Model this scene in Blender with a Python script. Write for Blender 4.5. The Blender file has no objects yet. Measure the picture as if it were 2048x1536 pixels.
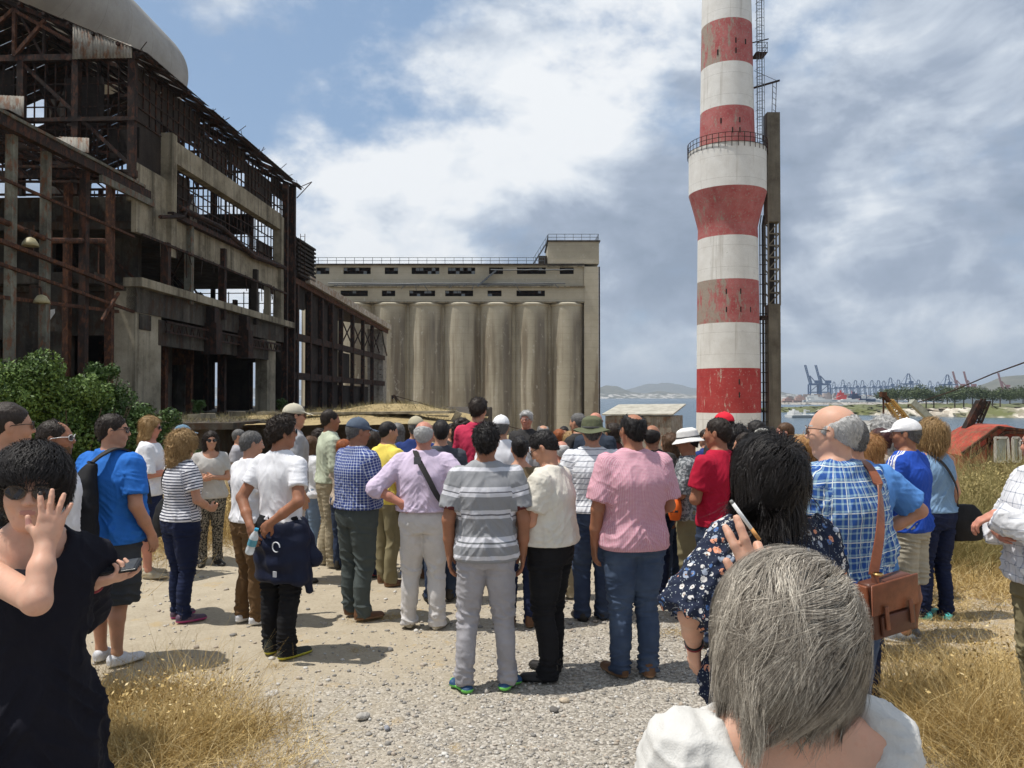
import bpy, math, random
import numpy as np
from mathutils import Vector, Matrix
R = math.radians
sc = bpy.context.scene
# ------------------------------------------------------------------ camera
F, CX, HY, CH = 1550.0, 1024.0, 795.0, 1.9        # focal (px of the 2048 frame), centre, horizon row, eye height
cam_d = bpy.data.cameras.new("camera"); cam = bpy.data.objects.new("camera", cam_d)
sc.collection.objects.link(cam); sc.camera = cam
cam_d.sensor_width = 36; cam_d.lens = 36*F/2048; cam_d.clip_start = 0.05; cam_d.clip_end = 40000
cam.location = (0, 0, CH); cam.rotation_euler = (R(90)+math.atan((HY-768)/F), 0, 0)
# ------------------------------------------------------------------ world and sun
SUN_AZ, SUN_EL = -100.0, 68.0      # azimuth clockwise from +Y (view direction)
w = bpy.data.worlds.new("World"); sc.world = w; w.use_nodes = True
nt = w.node_tree; N = nt.nodes; L = nt.links; N.clear()
def nd(t, **k):
    n = N.new(t)
    for a, b in k.items(): setattr(n, a, b)
    return n
def setin(n, **k):
    for a, b in k.items(): n.inputs[a.replace('_', ' ')].default_value = b
def mth(op, a, b=None, clamp=False):
    n = nd('ShaderNodeMath', operation=op, use_clamp=clamp)
    for i, v in enumerate((a, b)):
        if v is None: continue
        if isinstance(v, (int, float)): n.inputs[i].default_value = v
        else: L.new(v, n.inputs[i])
    return n.outputs[0]
sky = nd('ShaderNodeTexSky', sky_type='NISHITA', sun_disc=False, sun_elevation=R(SUN_EL), sun_rotation=R(SUN_AZ), altitude=10, air_density=1.0, dust_density=1.2, ozone_density=1.5)
skyc = nd('ShaderNodeMix', data_type='RGBA', blend_type='MULTIPLY'); skyc.inputs[0].default_value = 1
L.new(sky.outputs[0], skyc.inputs[6]); skyc.inputs[7].default_value = (0.115,)*3+(1,)
tc = nd('ShaderNodeTexCoord')
sp = nd('ShaderNodeSeparateXYZ'); L.new(tc.outputs['Generated'], sp.inputs[0])
X, Y, Z = sp.outputs
# tangent-plane style direction coordinates u = x/y , v = z/y (towards the harbour) used only to vary cloud cover with direction
def smooth(v, a, b):
    n = nd('ShaderNodeMapRange', interpolation_type='SMOOTHSTEP'); L.new(v, n.inputs[0])
    n.inputs[1].default_value = a; n.inputs[2].default_value = b; return n.outputs[0]
az = mth('ARCTAN2', X, Y); el = mth('ARCSINE', Z)
def blob(a0, e0, ra, re):         # soft bump over a direction
    dx = mth('DIVIDE', mth('SUBTRACT', az, R(a0)), R(ra)); dy = mth('DIVIDE', mth('SUBTRACT', el, R(e0)), R(re))
    d = mth('ADD', mth('MULTIPLY', dx, dx), mth('MULTIPLY', dy, dy))
    return mth('DIVIDE', 1.0, mth('ADD', 1.0, mth('MULTIPLY', d, d)))
def noise(scale, detail, rough, off=(0, 0, 0), sq=(1, 1, 1.7), dist=0.0):
    m = nd('ShaderNodeMapping'); m.inputs['Location'].default_value = off; m.inputs['Scale'].default_value = sq
    L.new(tc.outputs['Generated'], m.inputs[0])
    n = nd('ShaderNodeTexNoise'); setin(n, Scale=scale, Detail=detail, Roughness=rough, Distortion=dist)
    L.new(m.outputs[0], n.inputs[0]); return n.outputs[0]
n1 = noise(4.2, 12, 0.60, (0.3, 1.1, 0.2)); n2 = noise(6.0, 10, 0.56, (2.3, 0.1, 0.8), (1, 1, 1.7), .5); n2b = noise(6.0, 10, 0.56, (2.37, 0.1, 0.71), (1, 1, 1.7), .5); n3 = noise(2.6, 6, 0.5, (7.3, 4.1, 1.2), (1, 1, 3.0))
# cover: open pale blue patch to the upper left, thick cloud elsewhere
clear = mth('ADD', blob(-18, 25, 12, 10), mth('ADD', mth('MULTIPLY', blob(-24, 15, 6, 5), 0.4), mth('MULTIPLY', blob(-5, 26, 4.5, 5), 0.38)))
cov = mth('ADD', mth('SUBTRACT', 0.92, mth('MULTIPLY', clear, 0.47)), mth('MULTIPLY', mth('SUBTRACT', n1, 0.5), 2.4))
mask = smooth(cov, 0.36, 0.86)
white = mth('ADD', blob(-10, 16, 9, 6.0), mth('ADD', blob(5, 24, 9, 7), mth('MULTIPLY', blob(-15, 9.0, 8, 3.5), 0.9)))
white = mth('ADD', white, mth('ADD', mth('MULTIPLY', blob(24, 4, 12, 2.6), 0.35), mth('MULTIPLY', blob(24, 22, 5, 4), 0.30)))
dark = mth('ADD', mth('MULTIPLY', blob(2, 12.0, 8, 2.6), 0.95), mth('ADD', mth('MULTIPLY', blob(28, 15, 12, 5), 0.50), mth('ADD', mth('MULTIPLY', blob(8, 8, 9, 2.5), 0.5), mth('MULTIPLY', blob(16, 12, 3, 3), 0.3))))
relief = mth('MULTIPLY', mth('SUBTRACT', n2, n2b), 1.7)
br = mth('ADD', mth('SUBTRACT', mth('MULTIPLY', white, 0.55), mth('MULTIPLY', dark, 0.42)), mth('ADD', relief, mth('ADD', mth('MULTIPLY', mth('SUBTRACT', n3, 0.5), 1.2), mth('MULTIPLY', mth('SUBTRACT', n1, 0.5), .55))))
br = mth('ADD', br, 0.50)
cr = nd('ShaderNodeValToRGB'); L.new(br, cr.inputs[0])
e = cr.color_ramp.elements; e[0].position = 0.0; e[0].color = (.27, .335, .44, 1); e[1].position = 1.0; e[1].color = (.93, .955, .98, 1)
for p_, c_ in ((.35, (.37, .44, .555, 1)), (.6, (.57, .64, .74, 1)), (.8, (.80, .85, .91, 1))):
    q = cr.color_ramp.elements.new(p_); q.color = c_
pale = nd('ShaderNodeMix', data_type='RGBA'); pale.inputs[0].default_value = .5; L.new(skyc.outputs[2], pale.inputs[6]); pale.inputs[7].default_value = (.33, .50, .74, 1)
mx = nd('ShaderNodeMix', data_type='RGBA'); L.new(mask, mx.inputs[0]); L.new(pale.outputs[2], mx.inputs[6]); L.new(cr.outputs[0], mx.inputs[7])
# pale haze band close to the horizon
hz = nd('ShaderNodeMix', data_type='RGBA'); L.new(mth('MULTIPLY', mth('SUBTRACT', 1.0, smooth(el, R(-1), R(7))), 0.62), hz.inputs[0])
L.new(mx.outputs[2], hz.inputs[6]); hz.inputs[7].default_value = (.40, .50, .62, 1)
bg = nd('ShaderNodeBackground'); L.new(hz.outputs[2], bg.inputs[0]); bg.inputs[1].default_value = 1.0
wo = nd('ShaderNodeOutputWorld'); L.new(bg.outputs[0], wo.inputs[0])
sl = bpy.data.lights.new("sun", 'SUN'); sl.energy = 4.8; sl.angle = R(0.6); sl.color = (1.0, .955, .88)
sun = bpy.data.objects.new("sun", sl); sc.collection.objects.link(sun)
sv = Vector((math.sin(R(SUN_AZ))*math.cos(R(SUN_EL)), math.cos(R(SUN_AZ))*math.cos(R(SUN_EL)), math.sin(R(SUN_EL))))
sun.rotation_euler = sv.to_track_quat('Z', 'Y').to_euler()
sc.view_settings.view_transform = 'Standard'; sc.view_settings.look = 'None'; sc.view_settings.exposure = 0.0; sc.view_settings.gamma = 1
sc.cycles.max_bounces = 6; sc.cycles.diffuse_bounces = 3; sc.cycles.glossy_bounces = 3; sc.cycles.transparent_max_bounces = 8; sc.cycles.volume_bounces = 0
sc.cycles.use_adaptive_sampling = True; sc.cycles.adaptive_threshold = 0.02; sc.cycles.use_denoising = True
rng = np.random.default_rng(7); random.seed(7)
# ------------------------------------------------------------------ basic object helpers
def link(o, parent=None):
    sc.collection.objects.link(o)
    if parent is not None: o.parent = parent
    return o
def tag(o, label=None, cat=None, group=None, kind=None):
    if label: o['label'] = label
    if cat: o['category'] = cat
    if group: o['group'] = group
    if kind: o['kind'] = kind
    return o
def empty(name, loc=(0, 0, 0), rz=0.0, parent=None):
    o = bpy.data.objects.new(name, None); o.location = loc; o.rotation_euler = (0, 0, rz); o.empty_display_size = .2
    return link(o, parent)
def np_mesh(name, v, f, mats=(), smooth=False, midx=None, attrs=None):
    v = np.asarray(v, np.float32); f = np.asarray(f, np.int32); k = f.shape[1]
    me = bpy.data.meshes.new(name)
    me.vertices.add(len(v)); me.vertices.foreach_set('co', v.ravel())
    me.loops.add(f.size); me.loops.foreach_set('vertex_index', f.ravel())
    me.polygons.add(len(f)); me.polygons.foreach_set('loop_start', np.arange(0, f.size, k, dtype=np.int32))
    try: me.polygons.foreach_set('loop_total', np.full(len(f), k, np.int32))
    except Exception: pass
    if smooth: me.polygons.foreach_set('use_smooth', np.ones(len(f), bool))
    if midx is not None: me.polygons.foreach_set('material_index', np.asarray(midx, np.int32))
    for nm, arr in (attrs or {}).items():
        at = me.attributes.new(nm, 'FLOAT_VECTOR', 'POINT'); at.data.foreach_set('vector', np.asarray(arr, np.float32).ravel())
    for m in mats: me.materials.append(m)
    me.update(calc_edges=True); me.validate(verbose=False)
    return me
def mobj(name, me, parent=None, loc=None):
    o = bpy.data.objects.new(name, me)
    if loc is not None: o.location = loc
    return link(o, parent)
class MB:                                   # collects boxes, bars, tubes, sheets -> ONE mesh object
    def __init__(s): s.v = []; s.f = []
    def add(s, vs, fs):
        n = len(s.v); s.v += [tuple(p) for p in vs]; s.f += [tuple(i+n for i in f) for f in fs]; return s
    def box(s, x0, x1, y0, y1, z0, z1):
        return s.add([(x0,y0,z0),(x1,y0,z0),(x1,y1,z0),(x0,y1,z0),(x0,y0,z1),(x1,y0,z1),(x1,y1,z1),(x0,y1,z1)],
                     [(0,3,2,1),(4,5,6,7),(0,1,5,4),(1,2,6,5),(2,3,7,6),(3,0,4,7)])
    def bar(s, a, b, w_, h_=None, up=(0, 0, 1)):
        a = Vector(a); b = Vector(b); d = (b-a).normalized(); h_ = h_ or w_
        u = Vector(up)
        if abs(d.dot(u)) > .95: u = Vector((1, 0, 0))
        x = d.cross(u).normalized()*w_/2; y = x.cross(d).normalized()*h_/2
        return s.add([a-x-y, a+x-y, a+x+y, a-x+y, b-x-y, b+x-y, b+x+y, b-x+y], [(0,3,2,1),(4,5,6,7),(0,1,5,4),(1,2,6,5),(2,3,7,6),(3,0,4,7)])
    def tube(s, pts, r, n=8, close=True):
        pts = [Vector(p) for p in pts]; rr = r if isinstance(r, (list, tuple)) else [r]*len(pts)
        base = len(s.v); prev = None
        for i, p in enumerate(pts):
            d = (pts[min(i+1, len(pts)-1)]-pts[max(i-1, 0)]).normalized()
            if prev is None:
                u = d.orthogonal().normalized()
            else:
                u = (prev - d*prev.dot(d)); u = u.normalized() if u.length > 1e-6 else d.orthogonal().normalized()
            prev = u; v = d.cross(u)
            for k in range(n):
                a = 2*math.pi*k/n; s.v.append(tuple(p+(u*math.cos(a)+v*math.sin(a))*rr[i]))
        for i in range(len(pts)-1):
            for k in range(n):
                s.f.append((base+i*n+k, base+i*n+(k+1) % n, base+(i+1)*n+(k+1) % n, base+(i+1)*n+k))
        if close:
            s.f.append(tuple(base+k for k in range(n))[::-1]); s.f.append(tuple(base+(len(pts)-1)*n+k for k in range(n)))
        return s
    def lathe(s, prof, n=48, c=(0, 0), a0=0.0, a1=2*math.pi, cap=False):
        base = len(s.v); full = abs(a1-a0-2*math.pi) < 1e-6; m = n if full else n+1
        for r, z in prof:
            for k in range(m):
                a = a0+(a1-a0)*k/n; s.v.append((c[0]+r*math.cos(a), c[1]+r*math.sin(a), z))
        for i in range(len(prof)-1):
            for k in range(n):
                k2 = (k+1) % m if full else k+1
                s.f.append((base+i*m+k, base+i*m+k2, base+(i+1)*m+k2, base+(i+1)*m+k))
        if cap:
            s.f.append(tuple(base+k for k in range(m))[::-1]); s.f.append(tuple(base+(len(prof)-1)*m+k for k in range(m)))
        return s
    def build(s, name, mat, parent=None, smooth=False, bevel=0, loc=None):
        me = bpy.data.meshes.new(name); me.from_pydata(s.v, [], s.f)
        for m in (mat if isinstance(mat, (list, tuple)) else [mat]): me.materials.append(m)
        if smooth:
            me.polygons.foreach_set('use_smooth', np.ones(len(me.polygons), bool))
        me.update()
        o = mobj(name, me, parent, loc)
        if bevel:
            b = o.modifiers.new('bevel', 'BEVEL'); b.width = bevel; b.segments = 2; b.limit_method = 'ANGLE'
        return o
def P3(px, py, D):                          # world point seen at a pixel of the photograph at depth D
    return Vector(((px-CX)/F*D, D, CH-(py-HY)/F*D))
# ------------------------------------------------------------------ materials
class NM:
    def __init__(s, name):
        s.m = bpy.data.materials.new(name); s.m.use_nodes = True; s.t = s.m.node_tree; s.N = s.t.nodes; s.L = s.t.links
        s.b = s.N['Principled BSDF']; s.tc = None
    def n(s, t, ins=None, **k):
        x = s.N.new(t)
        for a, b in k.items(): setattr(x, a, b)
        for a, b in (ins or {}).items(): s.put(x.inputs[a], b)
        return x
    def put(s, sock, v):
        if hasattr(v, 'is_output') or isinstance(v, bpy.types.NodeSocket): s.L.new(v, sock)
        elif isinstance(v, tuple) and len(v) == 3 and sock.type == 'RGBA': sock.default_value = v+(1,)
        else: sock.default_value = v
    def co(s, kind='Object'):
        if s.tc is None: s.tc = s.n('ShaderNodeTexCoord')
        return s.tc.outputs[kind]
    def attr(s, name): return s.n('ShaderNodeAttribute', attribute_name=name).outputs['Vector']
    def map(s, v, scale=(1, 1, 1), loc=(0, 0, 0), rot=(0, 0, 0)):
        return s.n('ShaderNodeMapping', {'Vector': v, 'Scale': scale, 'Location': loc, 'Rotation': rot}).outputs[0]
    def noise(s, v, scale, detail=4, rough=.5, dist=0):
        return s.n('ShaderNodeTexNoise', {'Vector': v, 'Scale': scale, 'Detail': detail, 'Roughness': rough, 'Distortion': dist}).outputs[0]
    def m2(s, op, a, b=0.0, c=None, clamp=False):
        x = s.n('ShaderNodeMath', operation=op, use_clamp=clamp); s.put(x.inputs[0], a); s.put(x.inputs[1], b)
        if c is not None: s.put(x.inputs[2], c)
        return x.outputs[0]
    def ramp(s, v, stops, const=False):
        x = s.n('ShaderNodeValToRGB'); s.put(x.inputs[0], v); cr = x.color_ramp
        if const: cr.interpolation = 'CONSTANT'
        while len(cr.elements) < len(stops): cr.elements.new(.5)
        for el_, (p, c) in zip(cr.elements, stops):
            el_.position = p; el_.color = (c if isinstance(c, tuple) else (c, c, c))+(1,)
        return x.outputs[0]
    def mix(s, f, a, b, mode='MIX'):
        x = s.n('ShaderNodeMix', data_type='RGBA', blend_type=mode); s.put(x.inputs[0], f); s.put(x.inputs[6], a); s.put(x.inputs[7], b)
        return x.outputs[2]
    def sep(s, v): return s.n('ShaderNodeSeparateXYZ', {'Vector': v}).outputs
    def mr(s, v, a, b, c=0.0, d=1.0): return s.n('ShaderNodeMapRange', {0: v, 1: a, 2: b, 3: c, 4: d}).outputs[0]
    def bump(s, h, strength=.3, dist=.01, nrm=None):
        x = s.n('ShaderNodeBump', {'Height': h, 'Strength': strength, 'Distance': dist})
        if nrm is not None: s.L.new(nrm, x.inputs['Normal'])
        s.L.new(x.outputs[0], s.b.inputs['Normal']); return x.outputs[0]
    def out(s, color=None, rough=.8, spec=.3, **k):
        if color is not None: s.put(s.b.inputs['Base Color'], color)
        s.put(s.b.inputs['Roughness'], rough); s.put(s.b.inputs['Specular IOR Level'], spec)
        for a, b in k.items(): s.put(s.b.inputs[a.replace('_', ' ')], b)
        return s.m
_mc = {}
def mul(c, k): return tuple(min(1, x*k) for x in c)
def plain(name, c, rough=.6, metal=0.0, var=.25, scale=6, spec=.4, bump=.15):
    key = ('plain', name)
    if key in _mc: return _mc[key]
    m = NM(name); n = m.noise(m.co(), scale, 5, .6)
    col = m.ramp(n, [(.3, mul(c, 1-var)), (.7, mul(c, 1+var))])
    m.bump(m.noise(m.co(), scale*8, 3), bump, .003)
    _mc[key] = m.out(col, rough, spec, Metallic=metal); return _mc[key]
def cloth(name, c, rough=.85, var=.10, pat=None, sheen=.0):
    key = ('cloth', name)
    if key in _mc: return _mc[key]
    m = NM(name); co = m.co(); uv = m.sep(m.attr('puv'))
    base = m.ramp(m.noise(co, 7, 4, .6), [(.3, mul(c, 1-var)), (.7, mul(c, 1+var))])
    if pat: base = pat(m, base, uv, co)
    weave = m.noise(co, 320, 2, .5)
    big = m.noise(m.map(co, (1, 1, .45)), 16, 4, .55, .6)
    m.bump(m.m2('ADD', m.m2('MULTIPLY', big, 3.0), m.m2('MULTIPLY', weave, .35)), .45, .005)
    _mc[key] = m.out(base, rough, .2, Sheen_Weight=sheen); return _mc[key]
def per(m, v, period, width, off=0.0):      # periodic line mask
    x = m.m2('FRACT', m.m2('ADD', m.m2('DIVIDE', v, period), off)); return m.m2('LESS_THAN', x, width)
def pat_stripes(col, period, width, off=0.0):
    return lambda m, base, uv, co: m.mix(per(m, uv[2], period, width, off), base, col)
def pat_plaid(cols, pu, pv, wu=.3, wv=.3, c2=None):
    def f(m, base, uv, co):
        a = per(m, uv[0], pu, wu); b = per(m, uv[2], pv, wv)
        s_ = m.m2('MULTIPLY', m.m2('ADD', a, b), .5)
        r = m.mix(s_, base, cols)
        if c2: r = m.mix(m.m2('MAXIMUM', per(m, uv[0], pu*2, .07, .12), per(m, uv[2], pv*2, .07, .12)), r, c2)
        return r
    return f
def pat_bands(z0, z1, stops):               # constant colour bands along height
    def f(m, base, uv, co):
        wv = m.m2('MULTIPLY', m.m2('SUBTRACT', m.noise(co, 5, 2), .5), .008)
        t = m.mr(m.m2('ADD', uv[2], wv), z0, z1); return m.mix(1.0, base, m.ramp(t, stops, True), 'MULTIPLY')
    return f
def skin(name, c):
    key = ('skin', name)
    if key in _mc: return _mc[key]
    m = NM(name); co = m.co()
    a = m.noise(co, 9, 5, .6); b = m.noise(co, 60, 3, .6)
    col = m.mix(m.mr(a, .35, .7), mul(c, .86), (min(1, c[0]*1.1), c[1]*1.0, c[2]*.96))
    col = m.mix(m.mr(b, .55, .75, 0, .25), col, (c[0]*.85, c[1]*.55, c[2]*.5))
    m.bump(m.noise(co, 260, 2), .12, .002)
    _mc[key] = m.out(col, .52, .35, Subsurface_Weight=.12, Subsurface_Radius=(.012, .005, .003), Subsurface_Scale=1.0); return _mc[key]
def hairm(name, c, c2=None, rough=.42, clump=0.0):
    key = ('hair', name)
    if key in _mc: return _mc[key]
    m = NM(name); co = m.co(); c2 = c2 or mul(c, 1.9)
    n = m.noise(m.map(co, (1, 1, .22)), 130, 3, .65, 1.2); n2 = m.noise(m.attr('puv'), 26, 4, .6, .5)
    ri = m.n('ShaderNodeNewGeometry').outputs['Random Per Island']
    col = m.mix(m.m2('ADD', m.m2('MULTIPLY', m.mr(n, .35, .72), .5), m.m2('MULTIPLY', m.m2('MULTIPLY', ri, ri), .5)), mul(c, .6), c2); col = m.mix(m.mr(n2, .38, .62, 0, .6), col, mul(c, .75))
    m.bump(n, .9, .004)
    _mc[key] = m.out(col, rough+.06, .28); return _mc[key]
# ------------------------------------------------------------------ implicit-surface modelling (smooth unions -> one continuous mesh)
class Prim:
    pass
V = lambda *a: np.array(a, np.float32)
def flat(n, s):                             # scale matrix: squash by s along n
    n = np.asarray(n, np.float32); n = n/np.linalg.norm(n); return np.eye(3, dtype=np.float32)+(1/s-1)*np.outer(n, n).astype(np.float32)
def cone(a, b, ra, rb=None, k=.02, M=None, op='u', cap=None):
    p = Prim(); p.t = 'c'; p.a = np.asarray(a, np.float32); p.b = np.asarray(b, np.float32); p.ra = ra; p.rb = ra if rb is None else rb
    p.k = k; p.M = M; p.op = op; p.cap = cap
    p.s = 1.0 if M is None else float(1/np.linalg.norm(M, 2)); return p
def ell(c, r, k=.02, op='u'):
    r = np.asarray(r, np.float32); m = float(r.max()); M = np.diag(m/r).astype(np.float32)
    return cone(c, c, m, m, k, M, op)
def loft(kn, k=.03, op='u', n=2.3, z0=None, z1=None):   # knots (z, cx, cy, a, b)
    p = Prim(); p.t = 'l'; kn = sorted(kn); A = np.array(kn, np.float32); z = A[:, 0]
    zz = np.linspace(z[0], z[-1], 96); out = []
    for j in range(1, 5):                   # smoothed monotone interpolation
        y = A[:, j]; d = np.gradient(y, z); i = np.clip(np.searchsorted(z, zz)-1, 0, len(z)-2); h = z[i+1]-z[i]; t = (zz-z[i])/h
        out.append((2*t**3-3*t**2+1)*y[i]+(t**3-2*t**2+t)*h*d[i]+(-2*t**3+3*t**2)*y[i+1]+(t**3-t**2)*h*d[i+1])
    p.zz = zz.astype(np.float32); p.o = [o.astype(np.float32) for o in out]; p.n = n; p.k = k; p.op = op
    p.z0 = z[0] if z0 is None else z0; p.z1 = z[-1] if z1 is None else z1; return p
def plane(n, c, op='i', k=0.0):             # keep n.p < c
    p = Prim(); p.t = 'p'; nn = np.asarray(n, np.float32); l = np.linalg.norm(nn); p.nn = nn/l; p.c = c/l; p.op = op; p.k = k; return p
def pd(p, Q):
    if p.t == 'c':
        q = Q-p.a; ba = p.b-p.a; l2 = float(ba@ba)
        if l2 > 1e-10:
            t = np.clip((q@ba)/l2, 0, 1); q = q-t[..., None]*ba; rad = p.ra+t*(p.rb-p.ra)
        else: rad = p.ra
        if p.M is not None: q = q@p.M.T
        d = (np.sqrt(np.einsum('...i,...i', q, q))-rad)*p.s
        if p.cap is not None:
            nn, c = p.cap; d = np.maximum(d, Q@np.asarray(nn, np.float32)-c)
        return d
    if p.t == 'l':
        z = Q[..., 2]; cx, cy, a, b = (np.interp(z, p.zz, o).astype(np.float32) for o in p.o)
        x = np.abs((Q[..., 0]-cx)/a); y = np.abs((Q[..., 1]-cy)/b)
        d = ((x**p.n+y**p.n)**(1/p.n)-1)*np.minimum(a, b)
        return np.maximum(d, np.maximum(p.z0-z, z-p.z1))
    return Q@p.nn-p.c
def smin(a, b, k):
    if k <= 1e-5: return np.minimum(a, b)
    h = np.maximum(k-np.abs(a-b), 0)/k; return np.minimum(a, b)-h*h*k*.25
def smax(a, b, k): return -smin(-a, -b, k)
def xform(prims, Rm, t):                    # rigidly move a list of prims
    out = []; Rm = np.asarray(Rm, np.float32); t = np.asarray(t, np.float32)
    for p in prims:
        q = Prim(); q.__dict__.update(p.__dict__)
        if p.t == 'c':
            q.a = Rm@p.a+t; q.b = Rm@p.b+t
            if p.M is not None: q.M = p.M@Rm.T
            if p.cap is not None: nn = Rm@np.asarray(p.cap[0], np.float32); q.cap = (nn, p.cap[1]+float(nn@t))
        elif p.t == 'p': q.nn = Rm@p.nn; q.c = p.c+float(q.nn@t)
        out.append(q)
    return out
def ev(prims, Q, bc=None, br=0.0):
    """Q (B,n,3) blocks; bc (B,3) block centres, br half diagonal."""
    acc = np.full(Q.shape[:-1], 1.0, np.float32)
    for p in prims:
        if bc is not None and p.t == 'c' and p.op in 'us':
            m = pd(p, bc) < br+p.k+.01
            if not m.any(): continue
            if m.all(): m = slice(None)
        else: m = slice(None)
        d = pd(p, Q[m]).astype(np.float32)
        if p.op == 'u': acc[m] = smin(acc[m], d, p.k)
        elif p.op == 's': acc[m] = smax(acc[m], -d, p.k)
        else: acc[m] = smax(acc[m], d, p.k)
    return acc
def sdf_mesh(prims, h, pad=.03):
    lo = np.full(3, 1e9); hi = np.full(3, -1e9)
    for p in prims:
        if p.op != 'u': continue
        if p.t == 'c':
            r = max(p.ra, p.rb)+p.k*.3; lo = np.minimum(lo, np.minimum(p.a, p.b)-r); hi = np.maximum(hi, np.maximum(p.a, p.b)+r)
        elif p.t == 'l':
            a = p.o; lo = np.minimum(lo, [(a[0]-a[2]).min(), (a[1]-a[3]).min(), p.z0]); hi = np.maximum(hi, [(a[0]+a[2]).max(), (a[1]+a[3]).max(), p.z1])
    lo = lo-pad; hi = hi+pad; n = 6; bs = n*h
    nb = np.ceil((hi-lo)/bs).astype(int)
    gi, gj, gk = np.meshgrid(*[np.arange(x) for x in nb], indexing='ij')
    B = np.stack([gi, gj, gk], -1).reshape(-1, 3)
    cen = (lo+(B+.5)*bs-h*.5).astype(np.float32); br = bs*.87
    c = ev(prims, cen[:, None, :])[:, 0]
    keep = np.abs(c) < br*1.35+.012
    G = np.empty((nb[0], n, nb[1], n, nb[2], n), np.float32)
    G[:] = np.where(c < 0, -1, 1).reshape(nb)[:, None, :, None, :, None]
    kb = B[keep]; o = np.stack(np.meshgrid(*[np.arange(n)]*3, indexing='ij'), -1).reshape(-1, 3)
    Q = (lo+(kb[:, None, :]*n+o[None])*h).astype(np.float32)
    vals = ev(prims, Q, cen[keep], br)
    G[kb[:, 0], :, kb[:, 1], :, kb[:, 2], :] = vals.reshape(-1, n, n, n)
    G = G.reshape(nb[0]*n, nb[1]*n, nb[2]*n); S = G < 0
    cnt = np.zeros(tuple(x-1 for x in G.shape), np.uint8)
    off = [(i, j, k) for i in (0, 1) for j in (0, 1) for k in (0, 1)]
    for i, j, k in off: cnt += S[i:S.shape[0]-1+i, j:S.shape[1]-1+j, k:S.shape[2]-1+k]
    act = np.argwhere((cnt > 0) & (cnt < 8))
    cv = np.stack([G[act[:, 0]+i, act[:, 1]+j, act[:, 2]+k] for i, j, k in off], 1)
    pos = np.zeros((len(act), 3)); num = np.zeros(len(act)); oc = np.array(off, float)
    for e0 in range(8):
        for e1 in range(e0+1, 8):
            if abs(oc[e0]-oc[e1]).sum() != 1: continue
            a, b = cv[:, e0], cv[:, e1]; m = (a < 0) != (b < 0)
            t = np.where(m, a/np.where(m, a-b, 1), 0)
            pos += m[:, None]*(oc[e0]+t[:, None]*(oc[e1]-oc[e0])); num += m
    v = lo+(act+pos/num[:, None])*h
    idx = np.full(cnt.shape, -1, np.int32); idx[act[:, 0], act[:, 1], act[:, 2]] = np.arange(len(act))
    fs = []
    for ax in range(3):
        sl0 = [slice(None)]*3; sl1 = [slice(None)]*3; sl0[ax] = slice(0, -1); sl1[ax] = slice(1, None)
        a = S[tuple(sl0)]; b = S[tuple(sl1)]; e_ = np.argwhere(a != b)
        u, w_ = (ax+1) % 3, (ax+2) % 3
        ok = (e_[:, u] > 0) & (e_[:, w_] > 0) & (e_[:, u] < idx.shape[u]) & (e_[:, w_] < idx.shape[w_]); e_ = e_[ok]
        inside = S[e_[:, 0], e_[:, 1], e_[:, 2]]
        def g(du, dw):
            q = e_.copy(); q[:, u] -= du; q[:, w_] -= dw; return idx[q[:, 0], q[:, 1], q[:, 2]]
        q = np.stack([g(1, 1), g(0, 1), g(0, 0), g(1, 0)], 1); q[~inside] = q[~inside][:, ::-1]; fs.append(q)
    f = np.concatenate(fs); f = f[(f >= 0).all(1)]
    return v, f
def normals(v, f):
    n = np.cross(v[f[:, 2]]-v[f[:, 0]], v[f[:, 3]]-v[f[:, 1]]); o = np.zeros_like(v)
    for j in range(4):
        for c in range(3): o[:, c] += np.bincount(f[:, j], n[:, c], len(v))
    return o/np.maximum(np.linalg.norm(o, axis=1, keepdims=True), 1e-9)
def wob(p, f, seed=0, n=5):                 # cheap smooth noise, f = frequency vector
    r = np.random.default_rng(seed); o = np.zeros(len(p)); p = p*np.asarray(f)
    for i in range(n):
        k = r.normal(size=3)*(1+.45*i); ph = r.uniform(0, 6.3)
        o += np.sin(p@k+ph+1.3*np.sin(p@r.normal(size=3)+r.uniform(0, 6)))/(1+.4*i)
    return o/2.2
def smooth_mesh(v, f, it=1, lam=.5):
    for _ in range(it):
        s_ = np.zeros_like(v); c = np.zeros(len(v))
        for j in range(4):
            for a in (f[:, (j+1) % 4], f[:, (j-1) % 4]):
                for k in range(3): s_[:, k] += np.bincount(f[:, j], v[a, k], len(v))
                c += np.bincount(f[:, j], minlength=len(v))
        v = v*(1-lam)+lam*s_/np.maximum(c, 1)[:, None]
    return v
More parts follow.
